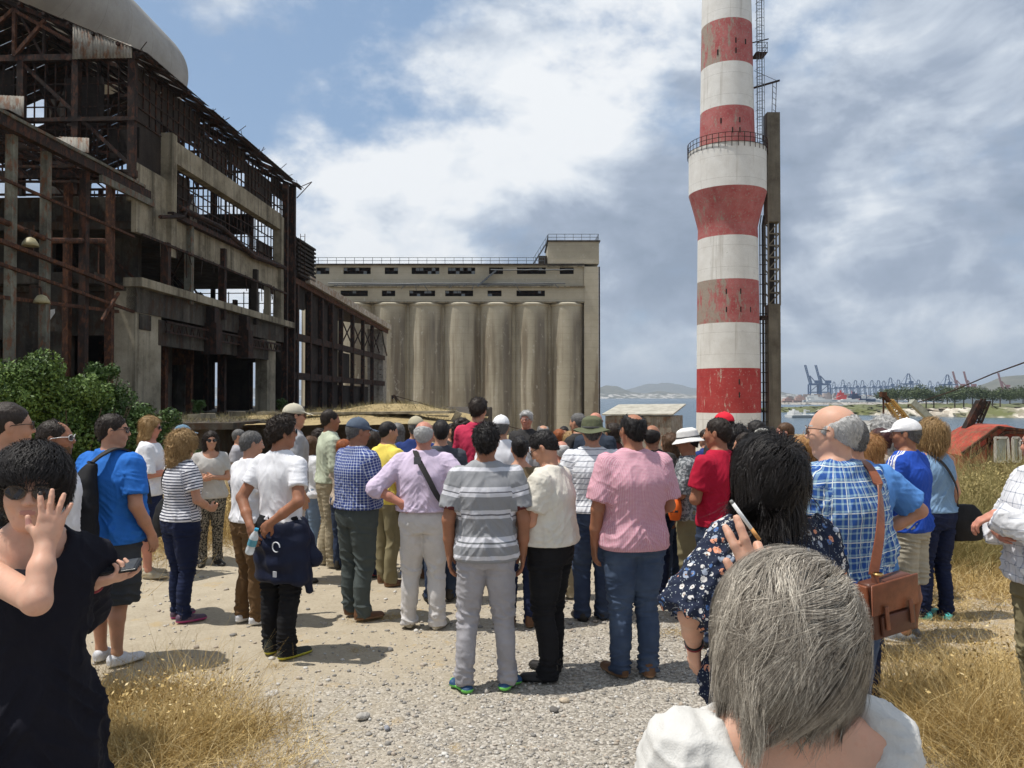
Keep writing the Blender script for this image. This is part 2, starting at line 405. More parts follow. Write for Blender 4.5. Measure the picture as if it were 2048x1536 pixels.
def ribbons(P0, D0, L_, wid, seg=3, droop=None, rnd=None, curl=0.0, seed=1, wdir=None):
    """tapered strands as thin tapering ribbons; P0 roots (N,3) D0 directions (N,3) L_ lengths (N)."""
    n = len(P0); r = np.random.default_rng(seed); pts = [P0]; d = D0/np.linalg.norm(D0, axis=1, keepdims=True)
    for i in range(seg):
        if droop is not None: d = d+np.asarray(droop)/seg
        if rnd: d = d+r.normal(size=(n, 3))*rnd
        if curl: d = d+np.stack([np.sin(i*2.1+P0[:, 0]*90), np.cos(i*2.1+P0[:, 1]*90), np.zeros(n)], 1)*curl
        d = d/np.maximum(np.linalg.norm(d, axis=1, keepdims=True), 1e-6)
        pts.append(pts[-1]+d*(L_/seg)[:, None])
    pts = np.stack(pts, 1); side = np.cross(D0, r.normal(size=(n, 3)) if wdir is None else wdir)
    side = side/np.maximum(np.linalg.norm(side, axis=1, keepdims=True), 1e-6)
    wd = np.asarray(wid)*np.ones(n); tap = np.linspace(1, .15, seg+1)
    a = pts-side[:, None]*(wd[:, None]*tap)[..., None]*.5; b = pts+side[:, None]*(wd[:, None]*tap)[..., None]*.5
    v = np.stack([a, b], 2).reshape(-1, 3); base = (np.arange(n)*(seg+1)*2)[:, None]; k = np.arange(seg)*2
    f = np.stack([base+k, base+k+1, base+k+3, base+k+2], -1).reshape(-1, 4)
    return v, f
# ------------------------------------------------------------------ people
SK = {'fair': skin('skin_fair', (.60, .36, .26)), 'mid': skin('skin_mid', (.50, .27, .175)), 'tan': skin('skin_tan', (.33, .155, .09)), 'red': skin('skin_flushed', (.52, .24, .17))}
EYE = plain('eye_white', (.7, .68, .64), .3, var=.05); PUP = plain('eye_iris', (.03, .02, .015), .2, var=.05); LIP = plain('lips', (.42, .20, .165), .45, var=.1)
SOLE = {}
def U(a): a = np.asarray(a, float); return a/np.linalg.norm(a)
def _x(): pass
def hand_prims(W, d, n, side, curl=.35, spread=.10, hs=1.0, thumb=.6, point=None, curls=None):
    W = np.asarray(W, float); d = U(d); n = np.asarray(n, float); n = U(n-d*(n@d)); t = np.cross(d, n)*side; o = []
    M = flat(n, .52)
    o.append(cone(W-d*.01*hs, W+d*.03*hs+t*.004, .026*hs, .031*hs, .012, flat(n, .68)))
    o.append(cone(W+(d*.03+t*.012)*hs, W+(d*.075+t*.018)*hs, .026*hs, .024*hs, .012, M))
    o.append(cone(W+(d*.03-t*.012)*hs, W+(d*.07-t*.020)*hs, .026*hs, .022*hs, .012, M))
    for i, (off, ln, bs) in enumerate(((.030, .072, .088), (.010, .080, .092), (-.011, .075, .088), (-.030, .059, .078))):
        c = curls[i] if curls else curl
        dd = U(d+t*spread*(off/.03)); b = W+(d*bs+t*off)*hs
        a1 = c; d1 = dd*math.cos(a1)+n*math.sin(a1); d2 = dd*math.cos(a1*2.1)+n*math.sin(a1*2.1); d3 = dd*math.cos(a1*2.9)+n*math.sin(a1*2.9)
        r0 = .0098*hs*(1 if i < 3 else .88)
        p1 = b+d1*ln*.45*hs; p2 = p1+d2*ln*.32*hs; p3 = p2+d3*ln*.25*hs
        o += [cone(b-dd*.012*hs, p1, r0*1.06, r0, .006), cone(p1, p2, r0, r0*.93, .003), cone(p2, p3, r0*.93, r0*.8, .003)]
    b = W+(d*.018+t*.022+n*.008)*hs; t1 = U(d*.65+t*thumb+n*.35); t2 = U(d*.9+t*thumb*.35+n*.25)
    o += [cone(b, b+t1*.045*hs, .014*hs, .0115*hs, .012), cone(b+t1*.045*hs, b+t1*.045*hs+t2*.036*hs, .0112*hs, .0088*hs, .004)]
    return o
def head_prims(fem=False, jaw=1.0, nose=1.0):
    o = [ell((0, -.012, .032), (.074, .095, .082), .02), ell((0, .02, -.022), (.060*jaw, .068, .076), .035),
         cone((0, .046, -.068), (0, .056, -.090), .032*jaw, .021, .03)]
    for s in (-1, 1):
        o += [cone((s*.046*jaw, -.005, -.045), (s*.018, .05, -.088), .021, .017, .03), ell((s*.038, .06, -.02), (.024, .024, .026), .022)]
    o += [cone((-.030, .077, .023), (.030, .077, .023), .011, k=.014)]
    for s in (-1, 1): o.append(ell((s*.032, .098, .005), (.017, .014, .012), .014, 's'))
    for s in (-1, 1): o.append(ell((s*.031, .0795, .006), (.0125, .0125, .0125), .002))
    o += [cone((0, .087, .016), (0, .104*(.97+.03*nose), -.020), .0065, .0105*nose, .010), cone((-.010*nose, .097, -.024), (.010*nose, .097, -.024), .0072, k=.007),
          cone((-.018, .083, -.047), (.018, .083, -.047), .0072, k=.010), cone((-.015, .082, -.0565), (.015, .082, -.0565), .0076, k=.010)]
    for s in (-1, 1):
        o += [ell((s*.078, -.010, .0), (.0095, .018, .031), .006), ell((s*.0885, -.002, .002), (.006, .009, .016), .004, 's')]
    return o
def hair_prims(kind):
    T = .010; bald_sub = None
    o = [ell((0, -.016, .040), (.0805, .1015, .0895), .01), cone((0, -.048, .0), (0, -.050, -.052), .062, .050, .03)]
    line = None; face = [ell((0, .120, -.034), (.105, .10, .106), .012, 's'), plane((0, .46, -1), .022, 'i', .012)]
    if kind == 'short': o += face
    elif kind == 'thick': o = [ell((0, -.012, .040), (.090, .108, .097), .01), ell((0, .045, .085), (.062, .05, .038), .03), cone((0, -.05, .0), (0, -.052, -.055), .068, .054, .03)]+face
    elif kind == 'buzz': o = [ell((0, -.014, .037), (.078, .099, .0865), .01), cone((0, -.046, .0), (0, -.048, -.05), .060, .050, .03)]+face
    elif kind == 'recede': o += face+[cone((0, .10, .10), (0, .055, .125), .055, .045, .02, None, 's')]
    elif kind == 'fringe': o = [ell((0, -.018, .026), (.0835, .103, .082), .01), cone((0, -.048, .0), (0, -.050, -.05), .062, .050, .03)]+face+[plane((0, .55, 1), .040, 'i', .03)]
    elif kind == 'crown': o += face+[ell((0, -.050, .130), (.056, .070, .062), .02, 's'), cone((0, .10, .10), (0, .03, .15), .055, .05, .02, None, 's')]
    elif kind == 'bob':
        o = [ell((0, -.016, .034), (.094, .110, .098), .01), cone((0, -.03, .0), (0, -.045, -.12), .092, .088, .03, flat((0, 1, 0), .85)), cone((.07, .0, 0), (.078, .0, -.11), .035, .03, .03), cone((-.07, .0, 0), (-.078, .0, -.11), .035, .03, .03),
             ell((0, .10, -.045), (.062, .07, .105), .015, 's')]
    elif kind == 'shortbob':
        o = [ell((0, -.016, .034), (.090, .106, .095), .01), cone((0, -.03, .0), (.01, -.040, -.055), .088, .078, .03, flat((0, 1, 0), .9)), cone((.065, .0, 0), (.07, -.01, -.06), .034, .028, .03), cone((-.065, .0, 0), (-.075, -.01, -.07), .034, .028, .03), ell((0, .10, -.045), (.062, .07, .105), .015, 's')]
    elif kind == 'long':
        o = [ell((0, -.016, .034), (.096, .112, .098), .01), cone((0, -.035, .0), (0, -.07, -.26), .095, .085, .04, flat((0, 1, 0), .62)), cone((.07, -.01, 0), (.085, -.02, -.2), .034, .035, .03), cone((-.07, -.01, 0), (-.085, -.02, -.2), .034, .035, .03),
             ell((0, .10, -.045), (.062, .07, .105), .015, 's')]
    elif kind == 'curly':
        o = [ell((0, -.02, .035), (.112, .118, .108), .01), cone((0, -.04, -.02), (0, -.05, -.13), .115, .10, .04), ell((0, .11, -.045), (.064, .08, .10), .015, 's')]
    elif kind == 'wavy':
        o = [ell((0, -.024, .036), (.096, .112, .098), .01), cone((.07, -.02, .02), (.074, -.03, -.03), .034, .028, .03), cone((-.07, -.02, .02), (-.074, -.03, -.03), .034, .028, .03), cone((0, -.06, 0), (0, -.07, -.07), .085, .07, .03), ell((0, .105, -.028), (.062, .062, .092), .012, 's')]
    elif kind == 'updo': o += [plane((0, .75, -1), -.0, 'i', .015), ell((0, -.11, .06), (.045, .04, .045), .02)]
    return o
HL = {'shortbob': .04, 'wavy': .03, 'short': .014, 'thick': .026, 'buzz': .005, 'recede': .018, 'fringe': .012, 'crown': .018, 'bob': .05, 'long': .08, 'curly': .05, 'updo': .02}
def rot_head(yaw, pitch, roll=0): # yaw clockwise (towards +X), pitch down positive
    return np.array(Matrix.Rotation(R(-yaw), 3, 'Z') @ Matrix.Rotation(R(-pitch), 3, 'X') @ Matrix.Rotation(R(roll), 3, 'Y'))
ARM = {   # elbow offset from shoulder, wrist (absolute canonical) , hand dir, palm normal ; x multiplied by side
    'down': ((.055, -.02, -.285), None, (.0, .12, -1), (-1, 0, .0)),
    'downf': ((.05, .02, -.285), None, (0, .3, -1), (-1, 0, .0)),
    'hip': ((.20, -.10, -.20), (.185, .02, 1.03), (-.55, .6, -.35), (0, -.3, -1)),
    'hipb': ((.215, -.10, -.185), (.165, -.125, 1.05), (-.75, -.15, -.55), (0, 1, 0)),
    'front': ((.06, .03, -.28), (.11, .27, 1.16), (-.35, 1, .15), (-1, 0, .2)),
    'cross': ((.05, .05, -.27), (-.03, .20, 1.17), (-1, .1, .15), (0, -1, 0)),
    'behind': ((.085, -.12, -.25), (.045, -.20, .98), (-.65, -.05, -.7), (0, 1, 0)),
    'clasp': ((.06, .0, -.28), (.03, .20, .98), (-.6, .2, -.7), (0, -1, 0)),
    'write': ((.05, .06, -.27), (.06, .30, 1.22), (-.5, 1, .1), (-.3, -.2, -1)),
}
people_n = 0
def head_strands(n=6000, crown=(.02, -.07, .10), L=.24, grav=1.2, wind=(0, 0, 0), seed=1, rad=(.090, .108, .096), seg=14, nf=9, na=.5, width=.0016, grow=1.0, curl=0.0, bulge=.02, line=(.66, -.012), tuck=2.2, sf=.07, locks=0):
    r = np.random.default_rng(seed); c = np.array([0, -.014, .034]); rad = np.array(rad); crown = np.array(crown)
    q = r.normal(size=(n*3, 3)); q /= np.linalg.norm(q, axis=1, keepdims=True); p = c+q*rad*.97; p = p[(line[0]*p[:, 1]-p[:, 2] < line[1])][:n]; n = len(p)
    d = p-crown; nn = (p-c)/rad**2; nn /= np.linalg.norm(nn, axis=1, keepdims=True); d -= nn*np.sum(d*nn, 1, keepdims=True); d /= np.linalg.norm(d, axis=1, keepdims=True)+1e-6
    Ls = L*r.uniform(.55, 1.12, n)/seg; pts = [p.copy()]; stray = (r.random(n) < sf)[:, None]*r.normal(size=(n, 3))*.5; lay = 1+bulge/.09*r.random(n)[:, None]*grow; wind = np.array(wind, float); off = r.integers(0, 40, n)
    for i in range(seg):
        t = (i+1)/seg; P_ = pts[-1]; nz = np.stack([wob(P_+off[:, None]*.0007, (nf,)*3, seed+1, 3), wob(P_+off[:, None]*.0007, (nf,)*3, seed+2, 3), wob(P_, (nf,)*3, seed+3, 3)], 1)
        d = d+np.array([0, 0, -1.0])*grav*1.4/seg+wind*(.3+t)/seg*1.6+nz*na/seg*2+stray*t/seg*2+r.normal(size=(n, 3))*.02
        if curl: d = d+np.stack([np.sin(i*1.5+off), np.cos(i*1.3+off*1.7), np.sin(i*1.1+off*2.3)], 1)*curl
        d = d-np.concatenate([P_[:, :1], P_[:, 1:2]+.03, 0*P_[:, :1]], 1)*tuck*(P_[:, 2:3] < -.07)
        d /= np.linalg.norm(d, axis=1, keepdims=True); P2 = P_+d*Ls[:, None]; q = (P2-c)/(rad*lay); q[:, 2] = np.where(q[:, 2] < 0, q[:, 2]*.32, q[:, 2]); f_ = np.linalg.norm(q, axis=1, keepdims=True)
        up = P2[:, 2:3] > -.075; tgt = np.clip(f_, .99, 1.03); zz0 = P2[:, 2].copy(); P2 = np.where(up, c+q/f_*tgt*rad*lay, P2); P2[:, 2] = np.where(zz0 < c[2], zz0, P2[:, 2]); d = P2-P_; d /= np.linalg.norm(d, axis=1, keepdims=True)+1e-9
        hang = (P2[:, 2:3] <= -.075); rr = np.hypot(P2[:, 0:1]/.085, (P2[:, 1:2]+.02)/.085); P2[:, :2] = np.where(hang & (rr < 1), P2[:, :2]+(P2[:, :2]-[0, -.02])/np.maximum(rr, .2)*(1-rr)*.6, P2[:, :2]); pts.append(P2)
    pts = np.stack(pts, 1); gi_ = np.arange(n)
    if locks:
        g0 = pts[:locks, 2]; r0 = pts[:, 2]; gi_ = np.argmin(((r0[:, None]-g0[None])**2).sum(2), 1) if n*locks < 2e7 else np.concatenate([np.argmin(((r0[k:k+4000, None]-g0[None])**2).sum(2), 1) for k in range(0, n, 4000)])
        wt = (np.linspace(0, 1, pts.shape[1])**.8*.72)[None, :, None]*(r.random(n) > .10)[:, None, None]; pts = pts+(pts[gi_]-pts)*wt
    out = pts-c; dd = np.gradient(pts, axis=1); sd_ = np.cross(dd, out); sd_ /= np.linalg.norm(sd_, axis=2, keepdims=True)+1e-9
    tap = np.linspace(1, .35, seg+1)[None, :, None]; w_ = width*r.uniform(.6, 1.4, n)[:, None, None]; a = pts-sd_*tap*w_*.5; b = pts+sd_*tap*w_*.5; global root_attr; root_attr = np.repeat(pts[gi_, 4]*.75+pts[:, 4]*.25, (seg+1)*2, 0)
    v = np.stack([a, b], 2).reshape(-1, 3); base = (np.arange(n)*(seg+1)*2)[:, None]; k = np.arange(seg)*2
    return v, np.stack([base+k, base+k+1, base+k+3, base+k+2], -1).reshape(-1, 4)
def person(label, px, top_y=None, D=None, feet=None, H=None, phi=0, arms=('down', 'down'), head=(0, 0), fem=False, fat=1.0, belly=0.0, shirt=None, bottom=None, shoes=None,
           hair=('short', None), hat=None, glasses=None, skinc='mid', lod=1, group='visitors gathered on the gravel yard', stance=.0, neck_y=0.0, lean=0.0, z0=0.0, strands=None, hdz=0.0, hdx=0.0, extra=None, beard=None, seed=None, hs=1.0, turn=0):
    fat = 1+(fat-1)*.78
    global people_n; people_n += 1; sd = people_n if seed is None else seed
    if D is None: D = F*CH/(feet-HY)
    if H is None: H = CH-(top_y-HY)/F*D-z0-.012
    s = H/1.75; X0 = (px-CX)/F*D
    hb, hc, hh = ((.0062, .008, .006), (.0085, .0115, .0085), (.0115, .016, .012), (.0042, .006, .0045))[lod]
    sw = (.152 if fem else .178)*(.55+.45*fat); wf = fat
    base = [(.80, .155, .105), (.88, .172 if not fem else .178, .118), (.96, .168 if not fem else .172, .118), (1.05, .155 if not fem else .14, .108), (1.13, .155 if not fem else .13, .108), (1.22, .166 if not fem else .142, .116),
            (1.31, .180 if not fem else .155, .120), (1.38, .178 if not fem else .152, .108), (1.43, .140 if not fem else .120, .085), (1.47, .082, .068), (1.51, .056, .056)]
    def torso(t, z0_, z1_, k=.03, op='u', bl=0.0):
        kn = []
        for z, a, b in base:
            g = math.exp(-((z-1.06)/.14)**2)
            wz = wf if z < 1.36 else (1+(wf-1)*.6 if z < 1.45 else 1+(wf-1)*.3)
            kn.append((z, 0, g*belly*.55+(.012 if .85 < z < 1.0 else 0)*-1+lean*(z-.9), a*wz+t+bl*g, b*wz*(.5+.5*wz)+t+g*belly*.55+bl*g))
        return loft(kn, k, op, 2.25, z0_, z1_)
    Rh = rot_head(*head); hp = np.array([hdx, .012+neck_y+lean*.7, 1.636+hdz])
    sho = {}; elb = {}; wri = {}; hd = {}
    for i, sd_ in ((0, -1), (1, 1)):
        A = arms[i]; A = ARM[A] if isinstance(A, str) else A
        Sp = np.array([sd_*sw, -.012+lean*.5, 1.412]); E = Sp+np.array(A[0])*[sd_, 1, 1]
        if A[1] is None: Wp = E+np.array([sd_*-.005, .075, -.245])
        else: Wp = np.array(A[1])*[sd_, 1, 1]
        Wp = Wp if len(A) > 4 and A[4].get('free') else E+U(Wp-E)*.255
        sho[sd_], elb[sd_], wri[sd_] = Sp, E, Wp; hd[sd_] = (np.array(A[2])*[sd_, 1, 1], np.array(A[3])*[sd_, 1, 1], {k: q for k, q in A[4].items() if k != 'free'} if len(A) > 4 else {})
    af = (.5+.5*wf)*(.9 if fem else 1.0)
    # ---- body (skin): one continuous surface
    B = [torso(-.02, .90, 1.50)]
    B += xform(head_prims(fem, .93 if fem else 1.0), Rh, hp)
    ng = .85 if fem else 1.0
    B.append(cone(Rh@V(0, -.022, -.045)+hp, (0, -.012+lean*.6, 1.455), .053*ng, .060*ng*(.7+.3*wf), .03))
    B.append(cone((0, .0+lean*.5, 1.44), (0, .0+lean*.5, 1.44), .075, .075, .04))
    for sd_ in (-1, 1):
        Sp, E, Wp = sho[sd_], elb[sd_], wri[sd_]
        B += [cone((sd_*.05, -.02+lean*.5, 1.465), Sp+V(0, 0, -.008), .042, .048, .05), cone(Sp, E, .050*af, .041*af, .02), cone(E, E*.45+Wp*.55, .041*af, .037*af, .015), cone(E*.45+Wp*.55, Wp, .037*af, .0265*af, .015)]
        d_, n_, kw = hd[sd_]; B += hand_prims(Wp, d_, n_, sd_, hs=hs*(.92 if fem else 1.0), **kw)
    leg_skin = bottom and bottom.get('kind') in ('shorts', 'skirt')
    hx, ax = .088, .095+stance
    ank = {}
    for sd_ in (-1, 1):
        kx = sd_*(hx*.45+ax*.55); a_ = np.array([sd_*ax, (-.02 if sd_ > 0 else .02)*(1 if people_n % 2 else -1), .09]); ank[sd_] = a_
        g = 1.0 if leg_skin else .62
        B += [cone((sd_*hx, 0, .86), (kx, .012, .50), .078*g*wf, .056*g, .03), cone((kx, .008, .48), (kx*.5+a_[0]*.5, a_[1]*.6-.02, .33), .053*g, .054*g, .02), cone((kx*.5+a_[0]*.5, a_[1]*.6-.02, .33), a_-V(0, .01, 0), .054*g, .034, .02)]
        if leg_skin or (shoes and shoes.get('open')): B += [cone(a_-V(0, .01, 0), a_+V(0, .02, -.05), .036, .03, .02), cone(a_+V(0, .02, -.05), a_+V(sd_*.02, .13, -.075), .03, .02, .02)]
    Bv, Bf = sdf_mesh(B, hb)
    mats = [SK[skinc]]; mi = np.zeros(len(Bf), np.int32)
    hm = hair[1] or hairm('hair_dark', (.018, .013, .010))
    if lod in (0, 3) or extra == 'face':
        fc = Bv[Bf].mean(1); loc = (fc-hp)@Rh; mats += [EYE, PUP, LIP, hm]
        for e_ in (-1, 1):
            q = loc-np.array([e_*.031, .0795, .006]); r_ = np.linalg.norm(q, axis=1)
            m_ = (r_ < .0138) & (np.abs(q[:, 2]) < .0045) & (np.abs(q[:, 0]) < .0105) & (q[:, 1] > 0); mi[m_] = 1; mi[m_ & (np.hypot(q[:, 0], q[:, 2]) < .0060)] = 2
        m_ = ((loc[:, 0]/.021)**2+((loc[:, 2]+.052)/.0085)**2 < 1) & (loc[:, 1] > .070); mi[m_] = 3
        m_ = (np.abs(np.abs(loc[:, 0])-.031) < .018) & (np.abs(loc[:, 2]-.0275) < .0038) & (loc[:, 1] > .07); mi[m_] = 4
    bv = Bv*s
    ob = mobj('person', np_mesh('person', bv, Bf, mats, True, mi)); ob.location = (X0, D, z0); ob.rotation_euler = (0, 0, R(-phi))
    tag(ob, label, 'person', group)
    # ---- trousers / shorts / skirt
    def garment(name, prims, h, mat, disp, mfun=None, parent=ob, sm=1):
        v, f = sdf_mesh(prims, h); v = smooth_mesh(v, f, sm); n_ = normals(v, f)
        v2 = v+n_*disp(v, n_)[:, None]
        # pattern coordinates: around the body and along each limb
        u = np.arctan2(v[:, 0], -(v[:, 1]))*.165; z = v[:, 2].copy()
        if name in ('shirt', 'jacket', 'blouse', 'dress'):
            for sd_ in (-1, 1):
                Sp, E = sho[sd_], elb[sd_]; ax_ = U(E-Sp); q = v-Sp; t = q@ax_; rr = q-t[:, None]*ax_
                m_ = (t > .0) & (np.linalg.norm(rr, axis=1) < .095*af) & (sd_*v[:, 0] > sw-.035+.0*t)
                Wq = U(wri[sd_]-E); q2 = v-E; t2 = q2@Wq; rr2 = q2-t2[:, None]*Wq
                m2_ = (t2 > .03) & (np.linalg.norm(rr2, axis=1) < .07*af)&(t2<.3)
                e1 = U(np.cross(ax_, [0, 1, .01])); e2 = np.cross(ax_, e1)
                u = np.where(m_, np.arctan2(rr@e1, rr@e2)*.062, u); z = np.where(m_, 1.425-t, z)
                e1 = U(np.cross(Wq, [0, 1, .3])); e2 = np.cross(Wq, e1)
                u = np.where(m2_, np.arctan2(rr2@e1, rr2@e2)*.05, u); z = np.where(m2_, 1.425-.3-t2, z)
        me = np_mesh(name, v2*s, f, mat if isinstance(mat, (list, tuple)) else [mat], True, None if mfun is None else mfun(v[f].mean(1)), {'puv': np.stack([u, v[:, 1], z], 1)})
        return mobj(name, me, parent)
    bt = dict(kind='trousers', mat=None, loose=1.0, waist=1.04, hem=.035); bt.update(bottom or {})
    if bt['mat'] is not None:
        lo = bt['loose']; P = [torso(.010, .82, bt['waist'], .03)]
        for sd_ in (-1, 1):
            P.append(ell((sd_*.078*wf, -.048, .925), (.085*wf, .075*wf, .10), .04))
            a_ = ank[sd_]; kx = sd_*(hx*.45+ax*.55)
            if bt['kind'] == 'trousers':
                hem = bt['hem']
                P.append(loft([(hem, a_[0], a_[1]+.0, .062*lo*(bt.get('flare', 1)), .068*lo*(bt.get('flare', 1))), (.10, a_[0], a_[1]-.008, .060*lo, .064*lo), (.30, kx*.5+a_[0]*.5, a_[1]*.6-.015, .067*lo, .070*lo), (.48, kx, .008, .071*lo, .076*lo), (.66, sd_*hx*.55+kx*.45, .0, .085*wf*(.4+.6*lo), .095*wf), (.84, sd_*.080*wf, -.005, .094*wf, .112*wf)], .02, 'u', 2.1))
            elif bt['kind'] == 'shorts':
                P.append(loft([(bt.get('hem', .50), sd_*.095, .0, .088*lo, .092*lo), (.66, sd_*.088, .0, .094*lo*wf, .10*wf), (.84, sd_*.080*wf, -.005, .094*wf, .112*wf)], .02, 'u', 2.1))
        sdd = sd*3+1
        def dT(v, n_):
            z = v[:, 2]; kz = .35+1.0*np.exp(-((z-.50)/.09)**2)+1.3*np.exp(-((z-.10)/.09)**2)+.7*np.exp(-((z-.80)/.06)**2)
            a = np.clip(1-np.abs(wob(v, (13, 13, 42), sdd, 3)), 0, 1)**3*.013*kz; b_ = wob(v, (15, 15, 6), sdd+1)*.0050
            return (a-.003*kz+b_)*bt.get('fold', 1)
        garment('trousers' if bt['kind'] == 'trousers' else 'shorts', P, hc, bt['mat'], dT)
    # ---- shirt
    for lay, sh0 in enumerate(shirt if isinstance(shirt, list) else [shirt]):
        if sh0 is None: continue
        sh = dict(mat=None, hem=.88, sleeve='short', loose=.020, collar=False, neck='crew', fold=1.0, name='shirt'); sh.update(sh0)
        t = sh['loose']; P = [torso(t+.0, sh['hem'], 1.50, .03, bl=sh.get('blouse', 0))]
        if sh.get('skirt'):
            fl = sh['skirt']; P.append(loft([(sh['hem'], 0, 0, .20*wf*fl, .16*wf*fl), (.9, 0, 0, .185*wf, .13*wf+belly*.5), (1.1, 0, belly*.3, .15*wf, .115*wf+belly*.5)], .03))
        for sd_ in (-1, 1):
            Sp, E, Wp = sho[sd_], elb[sd_], wri[sd_]
            if sh['sleeve'] == 'none':
                P.append(cone((sd_*.05, -.02+lean*.5, 1.462), Sp*V(.72, 1, 1)+V(0, 0, .004), .046, .045, .04)); continue
            P.append(cone((sd_*.045, -.02+lean*.5, 1.458), Sp+V(0, 0, -.008), .044+t*.4, .046+t*.5, .06))
            ax_ = U(E-Sp); fl = sh.get('flare', 1.0)
            if sh['sleeve'] in ('short', 'elbow'):
                fr = {'short': .66, 'elbow': .98}[sh['sleeve']]*sh.get('slen', 1); En = Sp+(E-Sp)*fr; L2 = Sp+(E-Sp)*(fr+.25)
                P.append(cone(Sp-ax_*.0, L2, .056*af+t*.7, (.058*af+t*1.0)*fl, .025, None, 'u', (ax_, float(ax_@En))))
            else:
                fr2 = {'long': .97, 'roll': .30}[sh['sleeve']]; P.append(cone(Sp, E, .056*af+t*.6, .050*af+t*.7, .025))
                a2 = U(Wp-E); En = E+(Wp-E)*fr2; L2 = E+(Wp-E)*(fr2+.15)
                P.append(cone(E, L2, .050*af+t*.7, (.044 if sh['sleeve'] == 'roll' else .036)*af+t*.7, .02, None, 'u', (a2, float(a2@En))))
        if sh['collar']: P.append(loft([(1.455, 0, .0, .088, .082), (1.48, 0, -.004+lean*.6, .074, .074), (1.515, 0, -.008+neck_y*.6+lean*.6, .068, .070)], .008, 'u', 2.0, 1.455, 1.505))
        if sh['neck'] == 'crew': P.append(cone((0, .03, 1.56), (0, .03, 1.56), .080, .080, .008, None, 's')) if not sh['collar'] else None
        if sh['neck'] == 'wide': P.append(ell((0, .01, 1.545), (.155, .13, .10), .008, 's'))
        if sh['neck'] == 'scoop': P.append(ell((0, .06, 1.53), (.115, .13, .14), .008, 's'))
        P += sh.get('add', []); P += sh.get('cut', [])
        sds = sd*5+2+lay; fo = sh['fold']; hem = sh['hem']
        # leaning folds pulled from the shoulders, gathers near the hem
        def dS(v, n_):
            z = v[:, 2]; low = np.clip((1.30-z)/.35, 0, 1)
            a = np.clip(1-np.abs(wob(v, (19, 19, 6.5), sds, 3)), 0, 1)**3-.25; b_ = wob(v, (13, 13, 8), sds+1, 4)
            dg = v.copy(); dg[:, 2] += np.abs(v[:, 0])*1.2; c_ = np.clip(1-np.abs(wob(dg, (12, 12, 34), sds+2, 3)), 0, 1)**3-.25
            e_ = np.clip(1-np.abs(wob(v, (16, 16, 45), sds+3, 3)), 0, 1)**3-.25
            return np.clip((z-hem)/.03, .12, 1)*fo*(a*(.006+.009*low)+b_*.0042+c_*(.003+.008*low)+e_*.0045*(np.abs(v[:, 0]) > sw-.02)+e_*.006*sh.get('tuck', 0)*np.exp(-((z-hem)/.06)**2))
        mf = sh.get('mfun')
        garment(sh['name'], P, hc, sh['mat'], dS, mf)
    # ---- belt
    if bt.get('belt'):
        zb = bt['waist']; o = torso(.017, zb-.034, zb-.002); v, f = sdf_mesh([o], hc*.8); mobj('belt', np_mesh('belt', v*s, f, [bt['belt']], True), ob)
    # ---- shoes
    if shoes is not False:
        sm_ = (shoes or {}).get('mat') or plain('shoe_dark', (.03, .025, .02), .5); so = (shoes or {}).get('sole') or plain('sole_black', (.03, .03, .03), .7)
        for sd_ in (-1, 1):
            a_ = ank[sd_]; Rz = np.array(Matrix.Rotation(R(-sd_*(shoes or {}).get('toe', 14)), 3, 'Z'))
            P = [cone((0, -.035, .048), (0, .03, .050), .040, .040, .02), cone((0, .02, .038), (0, .165, .026), .043, .036, .03, flat((0, 0, 1), .8)), ell((0, .065, .018), (.048, .142, .02), .01)]
            if not (shoes or {}).get('low'): P.append(cone((0, -.03, .05), (0, -.035, .10), .040, .038, .02))
            if (shoes or {}).get('open'): P = [ell((0, .06, .016), (.048, .135, .020), .01), cone((-.045, .075, .03), (.045, .075, .03), .028, k=.02, M=flat((0, 0, 1), .9)), ell((0, -.05, .02), (.042, .04, .028), .01)]
            P = xform(P, Rz, (a_[0], a_[1]-.005, 0)); P.append(plane((0, 0, -1), -.003, 'i'))
            v, f = sdf_mesh(P, hc*.75); fz = v[f].mean(1)[:, 2]
            mobj('shoe', np_mesh('shoe', v*s, f, [sm_, so], True, (fz < .026).astype(np.int32)), ob)
    # ---- head wear, hair, glasses: children placed in head space
    HM = Matrix(Rh.tolist()).to_4x4(); HM.translation = Vector(hp*s)
    def hchild(name, me):
        o = mobj(name, me, ob); o.matrix_local = HM; return o
    if hair[0] != 'none':
        k_ = hair[0]; P = hair_prims(k_)
        if hat and k_ in ('short', 'thick', 'fringe', 'crown'): P.append(plane((0, 0, 1), .05, 'i', .01))
        v, f = sdf_mesh(P, hh); n_ = normals(v, f); am = {'wavy': .008, 'curly': .020, 'bob': .007, 'long': .009, 'thick': .006}.get(k_, .0045)
        fr = (30, 30, 30) if k_ == 'curly' else (60, 60, 18) if k_ in ('bob', 'long') else (55, 55, 40)
        vd = v+n_*(((1-np.abs(wob(v, fr, sd, 4)))-.5)*am)[:, None]
        q = (lod in (0, 3)) and 2600 or (lod == 1 and 1500) or 500
        if k_ in ('long', 'curly', 'bob'): q = int(q*1.5)
        if k_ in ('buzz',): q //= 2
        r_ = np.random.default_rng(sd); ii = r_.integers(0, len(vd), q); ii = ii[(n_[ii, 1] < .75)]
        down = np.array([0, -.35, -1.0]) if k_ in ('long', 'bob', 'curly', 'shortbob') else np.array([0, -.6, -.75])
        top = vd[ii, 2] > .07; dr = down+np.where(top[:, None], [0, .9, .55], 0)*(k_ == 'thick')
        dv = n_[ii]*(.7 if k_ == 'curly' else .10 if k_ in ('bob', 'long', 'shortbob') else .22)+dr-n_[ii]*np.sum(dr*n_[ii], 1, keepdims=True)+r_.normal(size=(len(ii), 3))*(.5 if k_ == 'curly' else .13 if k_ in ('bob', 'long', 'shortbob') else .2)
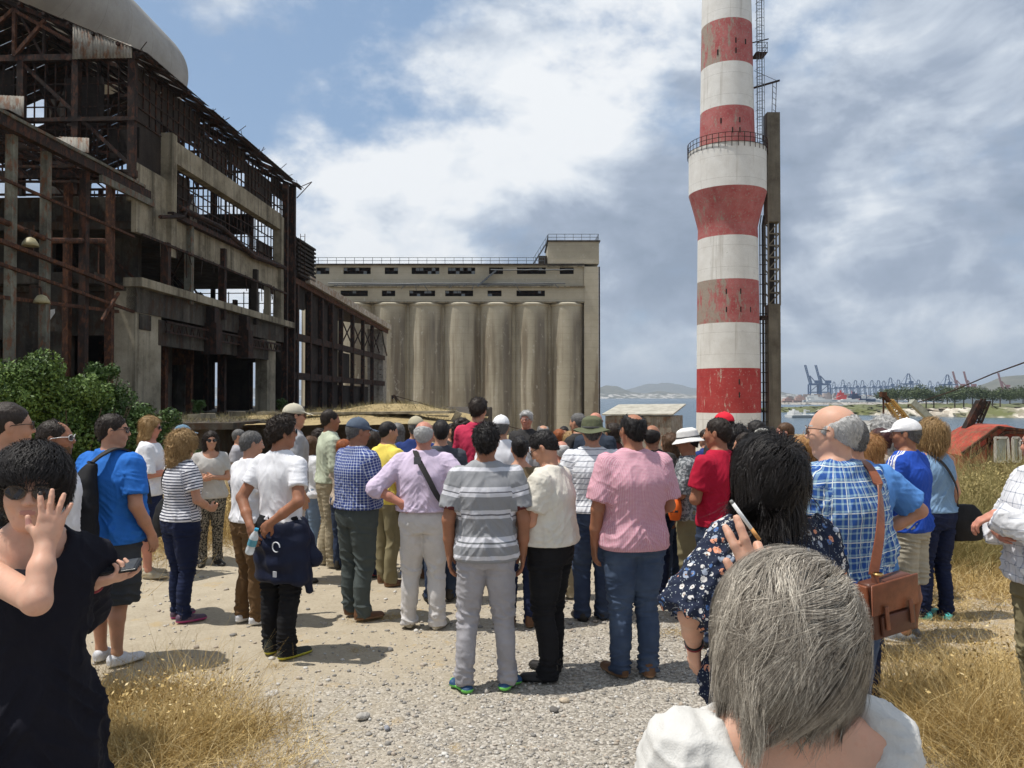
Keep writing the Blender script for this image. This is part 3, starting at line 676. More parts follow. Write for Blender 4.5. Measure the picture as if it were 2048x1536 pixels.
        ln = HL[k_]*r_.uniform(.5, 1.35, len(ii))*(1 if lod != 2 else 1.0)
        rv, rf = ribbons(vd[ii]-n_[ii]*.002, dv, ln, .0032 if lod == 3 else .0042, 3, droop=(0, 0, -.25), rnd=.12, curl=.5 if k_ == 'curly' else .08, seed=sd)
        v_ = np.concatenate([vd, rv]); f_ = np.concatenate([f, rf+len(vd)])
        at_ = v_
        if strands: rv, rf = head_strands(**strands); f_ = np.concatenate([f_, rf+len(v_)]); v_ = np.concatenate([v_, rv]); at_ = np.concatenate([at_, root_attr])
        hchild('hair', np_mesh('hair', v_*s, f_, [hm], True, None, {'puv': at_}))
    if beard is not None:
        P = [ell((0, .02, -.026), (.064, .073, .080), .02), cone((0, .046, -.068), (0, .058, -.092), .036, .025, .03), plane((0, 0, 1), -.036, 'i', .01), plane((0, -1, 0), -.0, 'i', .01)]
        v, f = sdf_mesh(P, hh); n_ = normals(v, f); hchild('beard', np_mesh('beard', (v+n_*(wob(v, (90, 90, 90), 3)*.0012)[:, None])*s, f, [beard], True))
    if hat:
        kind, hm_ = hat[0], hat[1]
        if kind == 'cap':
            P = [ell((0, -.014, .038), (.089, .110, .096), .01), plane((0, -.10, -1), -.030, 'i', .006), cone((0, .085, .040), (0, .125, .030), .074, .060, .012, flat((0, .18, 1), .10))]
            P2 = ell((0, -.014, .137), (.008, .008, .006), .002); P.append(P2)
        elif kind == 'bucket':
            P = [loft([(.028, 0, -.014, .094, .113), (.08, 0, -.014, .088, .106), (.118, 0, -.014, .074, .09), (.136, 0, -.014, .045, .055)], .01, 'u', 2.2), ell((0, -.012, .026), (.142, .160, .016), .016)]
        elif kind == 'boonie':
            P = [loft([(.030, 0, -.014, .094, .114), (.09, 0, -.014, .089, .107), (.128, 0, -.014, .070, .086), (.148, 0, -.014, .03, .04)], .01, 'u', 2.2), ell((0, -.012, .026), (.168, .185, .014), .02)]
        else:   # soft cloth / scarf over the hair
            P = [ell((0, -.02, .04), (.100, .118, .10), .01), cone((0, -.06, 0), (0, -.08, -.07), .085, .07, .03), plane((0, .5, -1), -.002, 'i', .01)]
        v, f = sdf_mesh(P, min(hh, .0075)); n_ = normals(v, f)
        droop = np.maximum(0, np.hypot(v[:, 0], v[:, 1]+.012)-.10)*(-.55 if kind == 'bucket' else -.2 if kind == 'boonie' else 0)
        v = v+n_*(wob(v, (26, 26, 20), sd, 4)*.0018)[:, None]; v[:, 2] += droop+(np.sin(np.arctan2(v[:, 0], v[:, 1])*3+sd)*.012*(np.hypot(v[:, 0], v[:, 1]) > .115) if kind == 'boonie' else 0)
        if kind == 'cap': v[:, 2] -= (np.abs(v[:, 0])**2)*2.6*(v[:, 1] > .10)
        hchild('cap' if kind == 'cap' else 'hat' if kind != 'scarf' else 'scarf', np_mesh('hat', v*s, f, [hm_], True))
        if kind in ('bucket', 'boonie'):
            v, f = sdf_mesh([loft([(.036, 0, -.014, .0965, .1165), (.056, 0, -.014, .0945, .1145)], .0)], .006); hchild('hat_band', np_mesh('hat_band', v*s, f, [hat[2] if len(hat) > 2 else plain('hat_band_dark', (.06, .06, .06), .8)], True))
    if glasses:
        gm, lm = glasses; g = MB()
        for e_ in (-1, 1):
            c = Vector((e_*.034, .101, .008)); pts = [c+Vector((math.cos(a)*.026, -abs(math.cos(a)*e_-.0)*.0+(-.010 if math.cos(a)*e_ > .5 else 0), math.sin(a)*.020)) for a in np.linspace(0, 2*math.pi, 15)]
            g.tube(pts, .0017, 5, False); g.tube([(e_*.059, .092, .014), (e_*.078, .055, .016), (e_*.084, -.005, .010), (e_*.083, -.02, -.004)], .0020, 5)
        g.tube([(-.009, .104, .014), (.009, .104, .014)], .0018, 5)
        me = bpy.data.meshes.new('glasses'); me.from_pydata([tuple(Vector(p)*s) for p in g.v], [], g.f); me.materials.append(gm); go = hchild('glasses', me)
        if lm:
            g = MB()
            for e_ in (-1, 1):
                c = Vector((e_*.034, .1005, .008)); rim = [c+Vector((math.cos(a)*.0255, -.009 if math.cos(a)*e_ > .5 else 0, math.sin(a)*.0195)) for a in np.linspace(0, 2*math.pi, 15)[:-1]]
                g.add([p+Vector((0, .0015, 0)) for p in rim]+[p-Vector((0, .0015, 0)) for p in rim], [tuple(range(14))[::-1], tuple(range(14, 28))]+[(i, (i+1) % 14, 14+(i+1) % 14, 14+i) for i in range(14)])
            me = bpy.data.meshes.new('lens'); me.from_pydata([tuple(Vector(p)*s) for p in g.v], [], g.f); me.materials.append(lm); lo_ = mobj('lens', me, go)
    ob_info[ob.name] = dict(s=s, sho=sho, elb=elb, wri=wri, hp=hp, Rh=Rh, phi=phi, loc=ob.location.copy(), torso=torso, ank=ank, hd=hd)
    return ob
ob_info = {}
def carried(ob, name, label, cat, group=None):    # an item carried by a person: own top-level Empty in the person's frame
    e_ = empty(name, ob.location, ob.rotation_euler.z); tag(e_, label, cat, group); return e_
def sculpt(name, prims, h, mat, parent, s=1.0, disp=None, sm=0):
    v, f = sdf_mesh(prims, h)
    if sm: v = smooth_mesh(v, f, sm)
    if disp: v = v+normals(v, f)*disp(v)[:, None]
    return mobj(name, np_mesh(name, v*s, f, [mat], True), parent)
def strap(parent, pts, wdt, thick, mat, s=1.0, name='strap', bulge=None):
    """flat strap through canonical points (Catmull-Rom), facing outwards from the body axis"""
    P = [np.array(p, float) for p in pts]; P = [2*P[0]-P[1]]+P+[2*P[-1]-P[-2]]; C = []
    for i in range(1, len(P)-2):
        for t in np.linspace(0, 1, 9)[: 9 if i == len(P)-3 else 8]:
            a, b, c, d = P[i-1:i+3]; C.append(.5*((2*b)+(c-a)*t+(2*a-5*b+4*c-d)*t*t+(3*b-a-3*c+d)*t**3))
    C = np.array(C)*s; vs = []; fs = []
    for i, p in enumerate(C):
        d = U(C[min(i+1, len(C)-1)]-C[max(i-1, 0)]); o = np.array([p[0], p[1], 0.0]); o = U(o+1e-6) if p[2] < 1.43*s else U(o*.3+[0, 0, 1.0]); sd_ = U(np.cross(d, o)); n = U(np.cross(sd_, d))
        for q in ((-1, -1), (1, -1), (1, 1), (-1, 1)): vs.append(p+sd_*q[0]*wdt*s/2+n*q[1]*thick*s/2)
    for i in range(len(C)-1):
        for k in range(4): fs.append((i*4+k, i*4+(k+1) % 4, i*4+4+(k+1) % 4, i*4+4+k))
    fs = [tuple(x) for x in fs]+[(0, 3, 2, 1), tuple(len(vs)-4+k for k in range(4))]
    me = bpy.data.meshes.new(name); me.from_pydata([tuple(p) for p in vs], [], fs); me.materials.append(mat); me.update(); return mobj(name, me, parent)
# ------------------------------------------------------------------ setting
def sst(t): t = np.clip(t, 0, 1); return t*t*(3-2*t)
def gz(x, y):
    x = np.asarray(x, float); y = np.asarray(y, float)
    z = -4.4*sst((y-15)/38)
    z = z-5.5*sst((y-(165-.9*np.maximum(0, x-10)))/25)-5.0*sst((x-(62))/20)*sst((y-20)/30)
    return z
def grid_mesh(xs, ys, zf):
    Xg, Yg = np.meshgrid(xs, ys, indexing='ij'); Zg = zf(Xg, Yg); v = np.stack([Xg, Yg, Zg], -1).reshape(-1, 3)
    ny = len(ys); i, j = np.meshgrid(np.arange(len(xs)-1), np.arange(ny-1), indexing='ij'); a = (i*ny+j).ravel()
    return v, np.stack([a, a+ny, a+ny+1, a+1], 1)
def gnoise(x, y):
    p = np.stack([x.ravel(), y.ravel(), 0*x.ravel()], 1); near = np.exp(-np.maximum(0, p[:, 1]-14)/10)
    return ((wob(p, (.9, .9, 1), 3)*.018+wob(p, (3.5, 3.5, 1), 4)*.008)*near+wob(p, (.12, .12, 1), 5)*.25*(1-near)).reshape(x.shape)
# ground material: pale gravel in the middle, sandy dirt to the left and back, straw litter
m = NM('ground_gravel'); P = m.n('ShaderNodeNewGeometry').outputs['Position']; px_, py_, pz_ = m.sep(P)
big = m.noise(P, .55, 5, .6); mid = m.noise(P, 4.5, 5, .65); fine = m.noise(P, 42, 4, .7)
vor = m.n('ShaderNodeTexVoronoi', {'Vector': P, 'Scale': 62.0, 'Randomness': 1.0}); vor2 = m.n('ShaderNodeTexVoronoi', {'Vector': P, 'Scale': 24.0, 'Randomness': 1.0})
stone = m.ramp(m.sep(vor.outputs['Color'])[0], [(.0, (.20, .18, .155)), (.35, (.31, .28, .235)), (.7, (.40, .365, .31)), (1.0, (.54, .50, .44))])
stone = m.mix(m.m2('LESS_THAN', vor2.outputs['Distance'], .16), stone, m.ramp(m.sep(vor2.outputs['Color'])[1], [(0, (.25, .23, .22)), (.6, (.45, .40, .35)), (1, (.60, .58, .54))]))
dirt = m.ramp(mid, [(.25, (.26, .225, .17)), (.5, (.34, .30, .23)), (.75, (.41, .365, .285))]); dirt = m.mix(.35, dirt, m.ramp(fine, [(.3, (.34, .27, .18)), (.7, (.60, .51, .38))]))
# gravel where x - .55*y + noise is high (right / near), dirt to the left / far
sel = m.m2('ADD', m.m2('ADD', m.m2('MULTIPLY', px_, .55), m.m2('MULTIPLY', py_, -.38)), m.m2('ADD', m.m2('MULTIPLY', m.m2('SUBTRACT', big, .5), 3.2), m.m2('MULTIPLY', m.m2('SUBTRACT', mid, .5), 1.2)))
gm = m.mr(sel, -2.9, -1.9)
straw = m.mr(m.m2('ADD', m.m2('ADD', px_, m.m2('MULTIPLY', py_, .12)), m.m2('MULTIPLY', m.m2('SUBTRACT', big, .5), 3.0)), 3.0, 3.9, 0, .75)
col = m.mix(gm, dirt, stone); col = m.mix(m.m2('MULTIPLY', straw, m.mr(mid, .35, .6)), col, (.47, .34, .17))
patch = m.mr(m.noise(P, 2.2, 5, .7), .60, .68, 0, .55); col = m.mix(patch, col, (.42, .30, .14))
far = m.mr(py_, 13, 22); col = m.mix(far, col, m.ramp(mid, [(.3, (.26, .20, .12)), (.7, (.38, .31, .19))]))
m.bump(m.m2('ADD', m.m2('MULTIPLY', m.m2('SUBTRACT', 1.0, vor.outputs['Distance']), m.m2('MULTIPLY', gm, 1.2)), m.m2('ADD', m.m2('MULTIPLY', fine, .9), mid)), .75, .012)
GROUND = m.out(col, .95, .15)
xs = np.concatenate([-np.geomspace(300, 8, 40), np.arange(-7.9, 8, .12), np.geomspace(8, 240, 40)]); ys = np.concatenate([np.linspace(-40, -1, 12), np.arange(-.5, 14, .10), np.geomspace(14.05, 230, 70)])
v, f = grid_mesh(xs, ys, lambda x, y: gz(x, y)+gnoise(x, y))
tag(mobj('ground', np_mesh('ground', v, f, [GROUND], True)), kind='structure')
# sea
SEA = -6.6
m = NM('sea_water'); P = m.n('ShaderNodeNewGeometry').outputs['Position']
wv = m.noise(m.map(P, (.05, .12, 1)), 4, 6, .6, .4); wv2 = m.noise(m.map(P, (.004, .012, 1)), 3, 4, .6)
m.bump(wv, .30, .5); tagm = m.out(m.mix(wv2, (.018, .048, .075), (.03, .075, .105)), .22, .5)
v, f = grid_mesh(np.array([-15000, -3000, -600, 0, 600, 3000, 15000.]), np.array([-200, 40, 200, 800, 3000, 9000, 16000.]), lambda x, y: 0*x+SEA)
tag(mobj('sea', np_mesh('sea', v, f, [tagm])), kind='structure')
# hills
def hills(name, prof, D, depth, mat, seed):
    """prof: (px, py) skyline; ridge at distance D, sloping down to the water in front and behind"""
    pxs = np.array([p[0] for p in prof], float); pys = np.array([p[1] for p in prof], float)
    x = np.linspace(pxs[0], pxs[-1], 160); y = np.interp(x, pxs, pys); top = CH+(HY-y)/F*D; Xw = (x-CX)/F*D; r = np.linspace(-1, 1, 25)
    v = []
    for i in range(160):
        for t in r:
            h = (top[i]-SEA)*(1-abs(t)**1.3); v.append((Xw[i]*(1+t*depth/D), D+t*depth, SEA-2+h))
    v = np.array(v); v[:, 2] += wob(v, (.012, .012, 0), seed, 6)*(v[:, 2]-SEA)*.10
    i, j = np.meshgrid(np.arange(159), np.arange(24), indexing='ij'); a = (i*25+j).ravel()
    tag(mobj(name, np_mesh(name, v, np.stack([a, a+25, a+26, a+1], 1), [mat], True)), kind='structure')
m = NM('hill_scrub'); P = m.n('ShaderNodeNewGeometry').outputs['Position']; n_ = m.noise(P, .012, 6, .65); z_ = m.sep(P)[2]
vv = m.n('ShaderNodeTexVoronoi', {'Vector': P, 'Scale': .03}); town = m.m2('MULTIPLY', m.m2('LESS_THAN', z_, 34.0), m.m2('GREATER_THAN', m.sep(vv.outputs['Color'])[0], .62))
HILL = m.out(m.mix(town, m.ramp(n_, [(.35, (.06, .065, .04)), (.65, (.15, .135, .09))]), (.5, .47, .42)), 1, .1)
hills('hills', [(1080, 796), (1150, 788), (1195, 777), (1212, 770), (1235, 772), (1262, 783), (1290, 786), (1320, 781), (1345, 785), (1385, 790), (1450, 788), (1500, 786), (1560, 782), (1600, 790), (1660, 796)], 7000, 700, HILL, 5)
hills('hills', [(1200, 796), (1250, 780), (1300, 768), (1345, 765), (1385, 775), (1440, 782), (1520, 788), (1600, 796)], 11500, 900, HILL, 9)
hills('hills', [(1880, 796), (1930, 780), (1960, 768), (2000, 758), (2048, 750), (2120, 730), (2250, 700), (2400, 740), (2600, 790)], 4200, 600, HILL, 12)
hills('hills', [(-900, 796), (-300, 740), (100, 760), (450, 775), (600, 778), (640, 796)], 9000, 900, HILL, 19)
# ---- old concrete, rust and other weathered materials
def weathered(name, base, dark, light, sc_=.35, streak=.6, rough=.9, rust=None, spots=None, metal=0):
    m = NM(name); P = m.n('ShaderNodeNewGeometry').outputs['Position']
    a = m.noise(P, sc_, 8, .65); b = m.noise(m.map(P, (1.6, 1.6, .10)), sc_*2.2, 6, .6); c = m.noise(P, sc_*9, 5, .6)
    col = m.ramp(a, [(.3, dark), (.5, base), (.72, light)])
    col = m.mix(m.mr(b, .48, .70, 0, streak), col, mul(dark, .62)); col = m.mix(m.mr(c, .55, .72, 0, .35), col, light)
    if rust: col = m.mix(m.mr(m.noise(m.map(P, (1, 1, .5)), sc_*4, 7, .7), .50, .60, 0, .9), col, rust)
    if spots: col = m.mix(m.mr(m.noise(P, sc_*14, 4, .7), .63, .67, 0, .8), col, spots)
    m.bump(m.m2('ADD', c, m.noise(P, sc_*40, 3)), .5, .03); return m.out(col, rough, .2, Metallic=metal)
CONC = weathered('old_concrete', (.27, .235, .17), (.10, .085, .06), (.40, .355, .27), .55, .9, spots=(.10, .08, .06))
CONCD = weathered('dark_concrete', (.07, .062, .052), (.03, .026, .022), (.14, .125, .10), .5, .9, rust=(.06, .035, .022))  # much darker concrete tone with brown rust patches
RUST = weathered('rusty_steel', (.026, .018, .015), (.012, .010, .010), (.05, .03, .022), 1.2, .4, .8, rust=(.085, .034, .02))
RUST2 = weathered('orange_rusty_steel', (.06, .03, .02), (.03, .018, .014), (.12, .055, .035), 1.6, .5, .85, rust=(.15, .06, .028))
PALEST = weathered('pale_painted_steel', (.13, .13, .105), (.06, .05, .04), (.22, .22, .18), 1.2, .5, .8, rust=(.15, .07, .04))
STONE = weathered('rubble_stone', (.34, .30, .25), (.17, .145, .12), (.48, .44, .37), 2.5, .4, .95)
CORR = weathered('corrugated_grey', (.30, .28, .24), (.17, .145, .12), (.42, .40, .36), .9, .7, .8, rust=(.20, .11, .07))
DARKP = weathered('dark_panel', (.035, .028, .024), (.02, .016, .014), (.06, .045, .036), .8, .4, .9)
ang = -math.atan(.043)
def frame_root(name, label, cat, extra=0):
    e_ = empty(name, (-19.6+.043*37, 37, 0), ang); tag(e_, label, cat); return e_
# ---------------- main ruined block
FB = frame_root('factory_building', 'tall ruined factory block with a concrete frame and rusty glazing grids under a ragged roof', 'building')
def corrug(name, parent, x0, x1, y, z0l, z0r, z1l, z1r, mat, along='x', pitch=.16, dep=.05):
    n = max(4, int((x1-x0)/pitch*4)); t = np.linspace(0, 1, n+1); v = []
    for k in t:
        a = x0+(x1-x0)*k; o = dep*.5*math.sin(2*math.pi*(a-x0)/pitch)
        for z in (z0l+(z0r-z0l)*k, z1l+(z1r-z1l)*k): v.append((a, y+o, z) if along == 'x' else (y+o, a, z))
    v = np.array(v); i = np.arange(n)*2; f = np.stack([i, i+2, i+3, i+1], 1); o = mobj(name, np_mesh(name, v, f, [mat], True), parent)
    s_ = o.modifiers.new('thickness', 'SOLIDIFY'); s_.thickness = .012; return o
mb = MB
# facade columns
for y0, w_, z1, dp in ((0.0, 1.3, 7.4, 2.5), (17.6, .85, 7.4, 1.7)): mb().box(-w_, 0, y0, y0+dp, .9, z1).build('column', CONC, FB)
mb().box(-3.9, -3.0, 9.0, 9.8, .9, 7.4).build('column', CONCD, FB); mb().box(-4.4, -3.6, 0.2, 1.0, .9, 7.4).build('column', CONCD, FB)
mb().box(-9, -8.2, 0.1, .9, .9, 7.4).build('column', CONCD, FB); mb().box(-5, -4.2, 14, 14.8, .9, 7.4).build('column', CONCD, FB)
mb().box(-.35, .25, 3.0, 3.55, 9.2, 15.65).build('column', CONC, FB); mb().box(-.35, .25, 19.7, 20.25, 7.6, 15.2).build('column', CONC, FB)
mb().box(-.30, .22, 3.55, 19.7, 14.2, 15.35).build('beam', CONC, FB)
# spandrels, slab edges
mb().box(-.25, .0, .0, 20.0, 9.85, 11.35).build('spandrel', CONC, FB); mb().box(-.5, -.02, .0, 3.0, 11.36, 13.2).build('spandrel', CONC, FB)
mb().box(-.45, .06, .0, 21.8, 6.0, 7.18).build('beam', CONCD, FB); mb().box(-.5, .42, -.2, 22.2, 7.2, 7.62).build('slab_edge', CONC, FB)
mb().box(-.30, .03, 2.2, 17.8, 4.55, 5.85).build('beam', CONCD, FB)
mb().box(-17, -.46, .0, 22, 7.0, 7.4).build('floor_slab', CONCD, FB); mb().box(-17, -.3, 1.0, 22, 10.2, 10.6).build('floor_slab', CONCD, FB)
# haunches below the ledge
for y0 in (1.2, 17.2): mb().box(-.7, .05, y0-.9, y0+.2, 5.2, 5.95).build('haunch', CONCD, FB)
# standing posts along the facade
for y0, z0_, z1, mt in ((2.6, 7.62, 9.85, RUST), (5.2, 7.0, 11.3, PALEST), (9.6, 6.6, 10.9, RUST), (14.8, 6.8, 10.5, DARKP), (17.2, 7.6, 9.85, CONC), (20.9, 1, 18.0, RUST), (22.6, 1, 18.3, RUST)):
    mb().box(-.12, .28, y0, y0+.32, z0_, z1).build('post', mt, FB)
for x0, y0, z1, mt in ((-1.2, 5.2, 6, RUST2), (-2.6, 7.6, 6, RUST), (-2.2, 10.4, 5.8, RUST2), (-1.0, 12.5, 6, RUST), (-2.4, 15.4, 5.5, RUST2), (-6, 4.5, 7, RUST), (-7.5, 11, 7, RUST), (-10, 7, 7, RUST), (-11, 16, 7, RUST), (-5, 19, 7, RUST)):
    mb().box(x0-.16, x0+.16, y0-.16, y0+.16, .9, z1).build('post', mt, FB)
mb().box(-4.2, -1.9, 10.2, 10.35, 3.9, 5.5).build('rusty_panel', RUST2, FB)
# crane rail lattice
h = mb(); h.bar((.25, 2.5, 5.75), (.25, 19.5, 5.75), .12); h.bar((.25, 2.5, 5.25), (.25, 19.5, 5.25), .10)
for k in range(44): h.bar((.25, 2.6+k*.38, 5.25), (.25, 2.6+k*.38+(.19 if k % 2 else -.19), 5.75), .05)
h.build('lattice_girder', RUST, FB)
for y0 in (7.4, 12.2): mb().box(-.1, .75, y0, y0+.8, 4.4, 6.2).box(.1, .6, y0+.1, y0+.7, 6.2, 7.1).build('bracket', RUST, FB)
# glazing grids : facade clerestory and window band, front gable wall, end wall
def grid(name, parent, plane_, c, a0, a1, z0, z1, da, dz, w_, mat, skip=0.0, seed=1):
    r_ = random.Random(seed); g = MB()
    pt = (lambda a, z: (c, a, z)) if plane_ == 'y' else (lambda a, z: (a, c, z))
    a = a0
    while a <= a1+1e-6:
        if r_.random() >= skip: g.bar(pt(a, z0), pt(a, z1), w_)
        else:
            zz = z0+(z1-z0)*r_.uniform(.2, .8); g.bar(pt(a, zz), pt(a, z1), w_)
        a += da
    z = z0
    while z <= z1+1e-6: g.bar(pt(a0, z), pt(a1, z), w_); z += dz
    return g.build(name, mat, parent)
grid('window_grid', FB, 'y', -.35, 0, 23, 15.45, 18.2, .62, .69, .07, RUST, .15, 2)
grid('window_grid', FB, 'y', -.32, 3.6, 19.6, 11.4, 14.2, .62, .70, .06, RUST, .2, 3)
grid('window_grid', FB, 'x', -.05, -17, -.1, 12.6, 18.1, .52, 1.1, .055, RUST, .05, 4)
grid('window_grid', FB, 'x', 22.9, -17, -.1, 11.2, 18.1, .62, .8, .06, RUST, .1, 5)
grid('window_grid', FB, 'x', 22.9, -17, -.1, 7.6, 10.1, 1.2, .8, .06, RUST, .1, 6)
for a0, a1, z0_, z1 in ((7.6, 12.0, 11.4, 12.4), (12.0, 20, 11.4, 11.9), (4.6, 6.4, 11.4, 14.1), (16.5, 19.6, 11.4, 12.9), (0, 3.0, 13.3, 18.0), (7.8, 11.5, 15.5, 17.1), (14.5, 19.5, 15.5, 17.6), (3.2, 6.6, 16.2, 18.2), (12.6, 14.4, 16.8, 18.2)):
    mb().box(-.44, -.39, a0, a1, z0_, z1).build('steel_panel', DARKP, FB)
for x0, x1, z0_, z1 in ((-17, -9.5, 12.7, 16.0), (-9, -6.5, 13.8, 18), (-4.0, -2.0, 15.2, 17.6), (-1.8, -.2, 13.6, 15.1)): mb().box(x0, x1, .6, .66, z0_, z1).build('steel_panel', DARKP, FB)
r2 = random.Random(31); h = mb()
for k in range(36):
    x0 = r2.uniform(-16, -.6); y0 = r2.uniform(.8, 22); z0_ = r2.choice((7.6, 7.6, 10.8, 15.6)); mb().bar((x0, y0, z0_), (x0+r2.uniform(-2.5, 2.5), y0+r2.uniform(-3, 3), z0_+r2.uniform(1, 3.2)), r2.uniform(.06, .2)).build('fallen_beam', RUST, FB)
for a0, a1, z0_, z1 in ((.2, 3, 15.5, 18.1), (11.8, 12.5, 15.5, 18.2), (19.6, 22, 16.9, 18.2), (6.8, 7.6, 16.5, 18.2)): mb().box(-.50, -.46, a0, a1, z0_, z1).build('steel_panel', DARKP, FB)
h = mb()
for x0 in (-.15, -2.9, -5.6, -8.4, -11.2, -14, -16.8): h.box(x0-.16, x0+.16, -.32, -.02, 11.6, 18.3)
h.build('steel_posts_row', RUST, FB).name = 'steel_frame'
h = mb(); h.box(-17, .1, -.34, -.06, 18.05, 18.35); h.box(-17, .1, -.34, -.06, 15.1, 15.3); h.box(-17, .1, -.36, -.06, 12.4, 12.75); h.bar((-.1, -.2, 12.9), (-5.6, -.2, 18.0), .16)
h.bar((-2.9, -.25, 18.3), (-2.9, -.25, 19.6), .14); h.build('beam', RUST, FB)
# end wall posts + dark lower panels so only the glazing is see-through
h = mb()
for x0 in (-.2, -3.2, -6.2, -9.2, -12.2, -15.2): h.box(x0-.15, x0+.15, 22.7, 22.95, 1, 18.2)
h.build('steel_frame', RUST, FB)
mb().box(-17, -3.4, 22.95, 23.05, 14.6, 16.2).build('steel_panel', DARKP, FB)
# rear wall with door and window openings
h = mb(); yb = [(0, 4.2), (5.6, 9), (10.2, 13), (14.4, 17.2), (18.6, 22.9)]
for a0, a1 in yb: h.box(-17.3, -17, a0, a1, .9, 7)
for a0, a1 in ((4.2, 5.6), (9, 10.2), (13, 14.4), (17.2, 18.6)): h.box(-17.3, -17, a0, a1, 5.2, 7); h.box(-17.3, -17, a0, a1, .9, 1.6)
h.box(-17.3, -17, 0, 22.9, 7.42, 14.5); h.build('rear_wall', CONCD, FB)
h = mb()                                      # lower end wall with slits
for a0, a1 in ((-17, -14.2), (-13.2, -9.5), (-8.3, -6.2), (-5.2, -3.2), (-2.2, -.6)): h.box(a0, a1, 22.6, 22.75, .9, 7)
for a0, a1 in ((-14.2, -13.2), (-9.5, -8.3), (-6.2, -5.2), (-3.2, -2.2)): h.box(a0, a1, 22.6, 22.75, 4.6, 7)
h.build('end_wall', DARKP, FB)
# recessed wall behind the front, upper floor, and lower front wall with dark arched openings
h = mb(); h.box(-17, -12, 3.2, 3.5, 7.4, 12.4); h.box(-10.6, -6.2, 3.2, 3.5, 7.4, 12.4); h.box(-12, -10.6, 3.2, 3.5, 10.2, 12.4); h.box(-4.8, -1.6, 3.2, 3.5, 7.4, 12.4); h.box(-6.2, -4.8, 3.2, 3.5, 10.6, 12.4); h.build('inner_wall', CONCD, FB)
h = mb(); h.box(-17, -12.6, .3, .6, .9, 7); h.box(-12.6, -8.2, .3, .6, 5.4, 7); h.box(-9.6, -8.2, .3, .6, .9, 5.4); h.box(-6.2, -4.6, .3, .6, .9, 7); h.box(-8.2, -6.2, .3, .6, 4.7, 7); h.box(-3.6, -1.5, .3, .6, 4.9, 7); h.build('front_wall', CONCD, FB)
mb().box(-17, -1.5, -.9, -.02, 7.25, 7.78).build('slab_edge', CONCD, FB)
corrug('corrugated_sheet', FB, -2.95, -.05, -.42, 18.05, 18.05, 19.75, 18.65, CORR)
corrug('corrugated_sheet', FB, -6.9, -5.3, -.42, 14.9, 14.9, 16.4, 16.3, CORR)
corrug('corrugated_sheet', FB, -4.6, -2.1, -.42, 13.6, 12.8, 14.4, 14.25, CORR)
corrug('corrugated_sheet', FB, 5.9, 7.5, -.46, 11.5, 11.5, 13.9, 12.8, CORR, 'y')
# gable truss in front of the roof void
h = mb(); ridge = (-9.0, 22.1)
def zr(x): return 18.35+(22.1-18.35)*(-x/9.0) if x > -9 else 22.1-(22.1-18.35)*((-x-9)/9.0)
for yy in (-.2, 4.5, 9.2, 14, 18.6, 22.8):
    h.bar((0.3, yy, zr(.3)), (-9, yy, 22.1), .2); h.bar((-9, yy, 22.1), (-18, yy, 18.35), .2); h.bar((0, yy, 18.2), (-18, yy, 18.2), .16)
    for k in range(6):
        x0 = -1.5-k*3.0; h.bar((x0, yy, 18.2), (x0, yy, zr(x0)), .11); h.bar((x0, yy, 18.2), (x0-1.5 if x0 > -9 else x0+1.5, yy, zr(x0-1.5 if x0 > -9 else x0+1.5)), .10)
h.build('roof_truss', RUST, FB)
h = mb()
for a, b in (((-5.9, -.3, 18.3), (-4.4, -.3, 20.0)), ((-5.9, -.3, 20.4), (-5.9, -.3, 18.3)), ((-5.9, -.3, 20.5), (-3.1, -.3, 18.9)), ((-8.4, -.3, 18.4), (-5.9, -.3, 20.6))): h.bar(a, b, .16)
h.build('truss_web', RUST2, FB)
# roof sheets, ragged with holes
r_ = random.Random(4); h = mb()
for i in range(46):
    for j in range(12):
        if r_.random() < (.07 if j > 0 else .03): continue
        y0 = -.5+i*.52+r_.uniform(-.03, .03); x0 = .75-j*.82; x1 = x0-.80-r_.uniform(0, .1); lift = r_.uniform(0, .05) if r_.random() < .93 else r_.uniform(.1, .3)
        z0_ = zr(x0)+.16; z1 = zr(x1)+.16+lift; y1 = y0+.50
        h.add([(x0, y0, z0_), (x1, y0, z1), (x1, y1, z1+.02), (x0, y1, z0_+.02), (x0, y0, z0_+.03), (x1, y0, z1+.03), (x1, y1, z1+.05), (x0, y1, z0_+.05)], [(0, 3, 2, 1), (4, 5, 6, 7), (0, 1, 5, 4), (1, 2, 6, 5), (2, 3, 7, 6), (3, 0, 4, 7)])
for i in range(24):
    y0 = -.5+i*1.0
    if r_.random() < .85: h.add([(-9, y0, 22.3), (-18.6, y0, 18.3), (-18.6, y0+.98, 18.3), (-9, y0+.98, 22.3)], [(0, 1, 2, 3)])
for k in range(40):
    y0 = r_.uniform(0, 23); x0 = r_.uniform(-1, .7); h.bar((x0, y0, zr(x0)+.2), (x0+r_.uniform(-.6, .6), y0+r_.uniform(-.5, .5), zr(x0)+r_.uniform(.25, .7)), .03)
h.build('roof', RUST, FB)
h = mb()
for j in range(8): h.bar((.5-j*1.2, -.6, zr(.5-j*1.2)+.05), (.5-j*1.2, 23.4, zr(.5-j*1.2)+.05), .12)
h.build('purlins', RUST, FB)
h = mb(); h.bar((.6, 23.3, 18.4), (1.2, 23.9, 18.9), .06); h.bar((.3, 23.0, 17.4), (1.2, 23.9, 18.9), .06)
for k in range(9): h.bar((.6, 23.0, 11.6+k*.35), (.95, 23.0, 11.6+k*.35), .03)
h.bar((.6, 23, 11.4), (.6, 23, 14.6), .04); h.bar((.95, 23, 11.4), (.95, 23, 14.6), .04); h.build('ladder', RUST, FB)
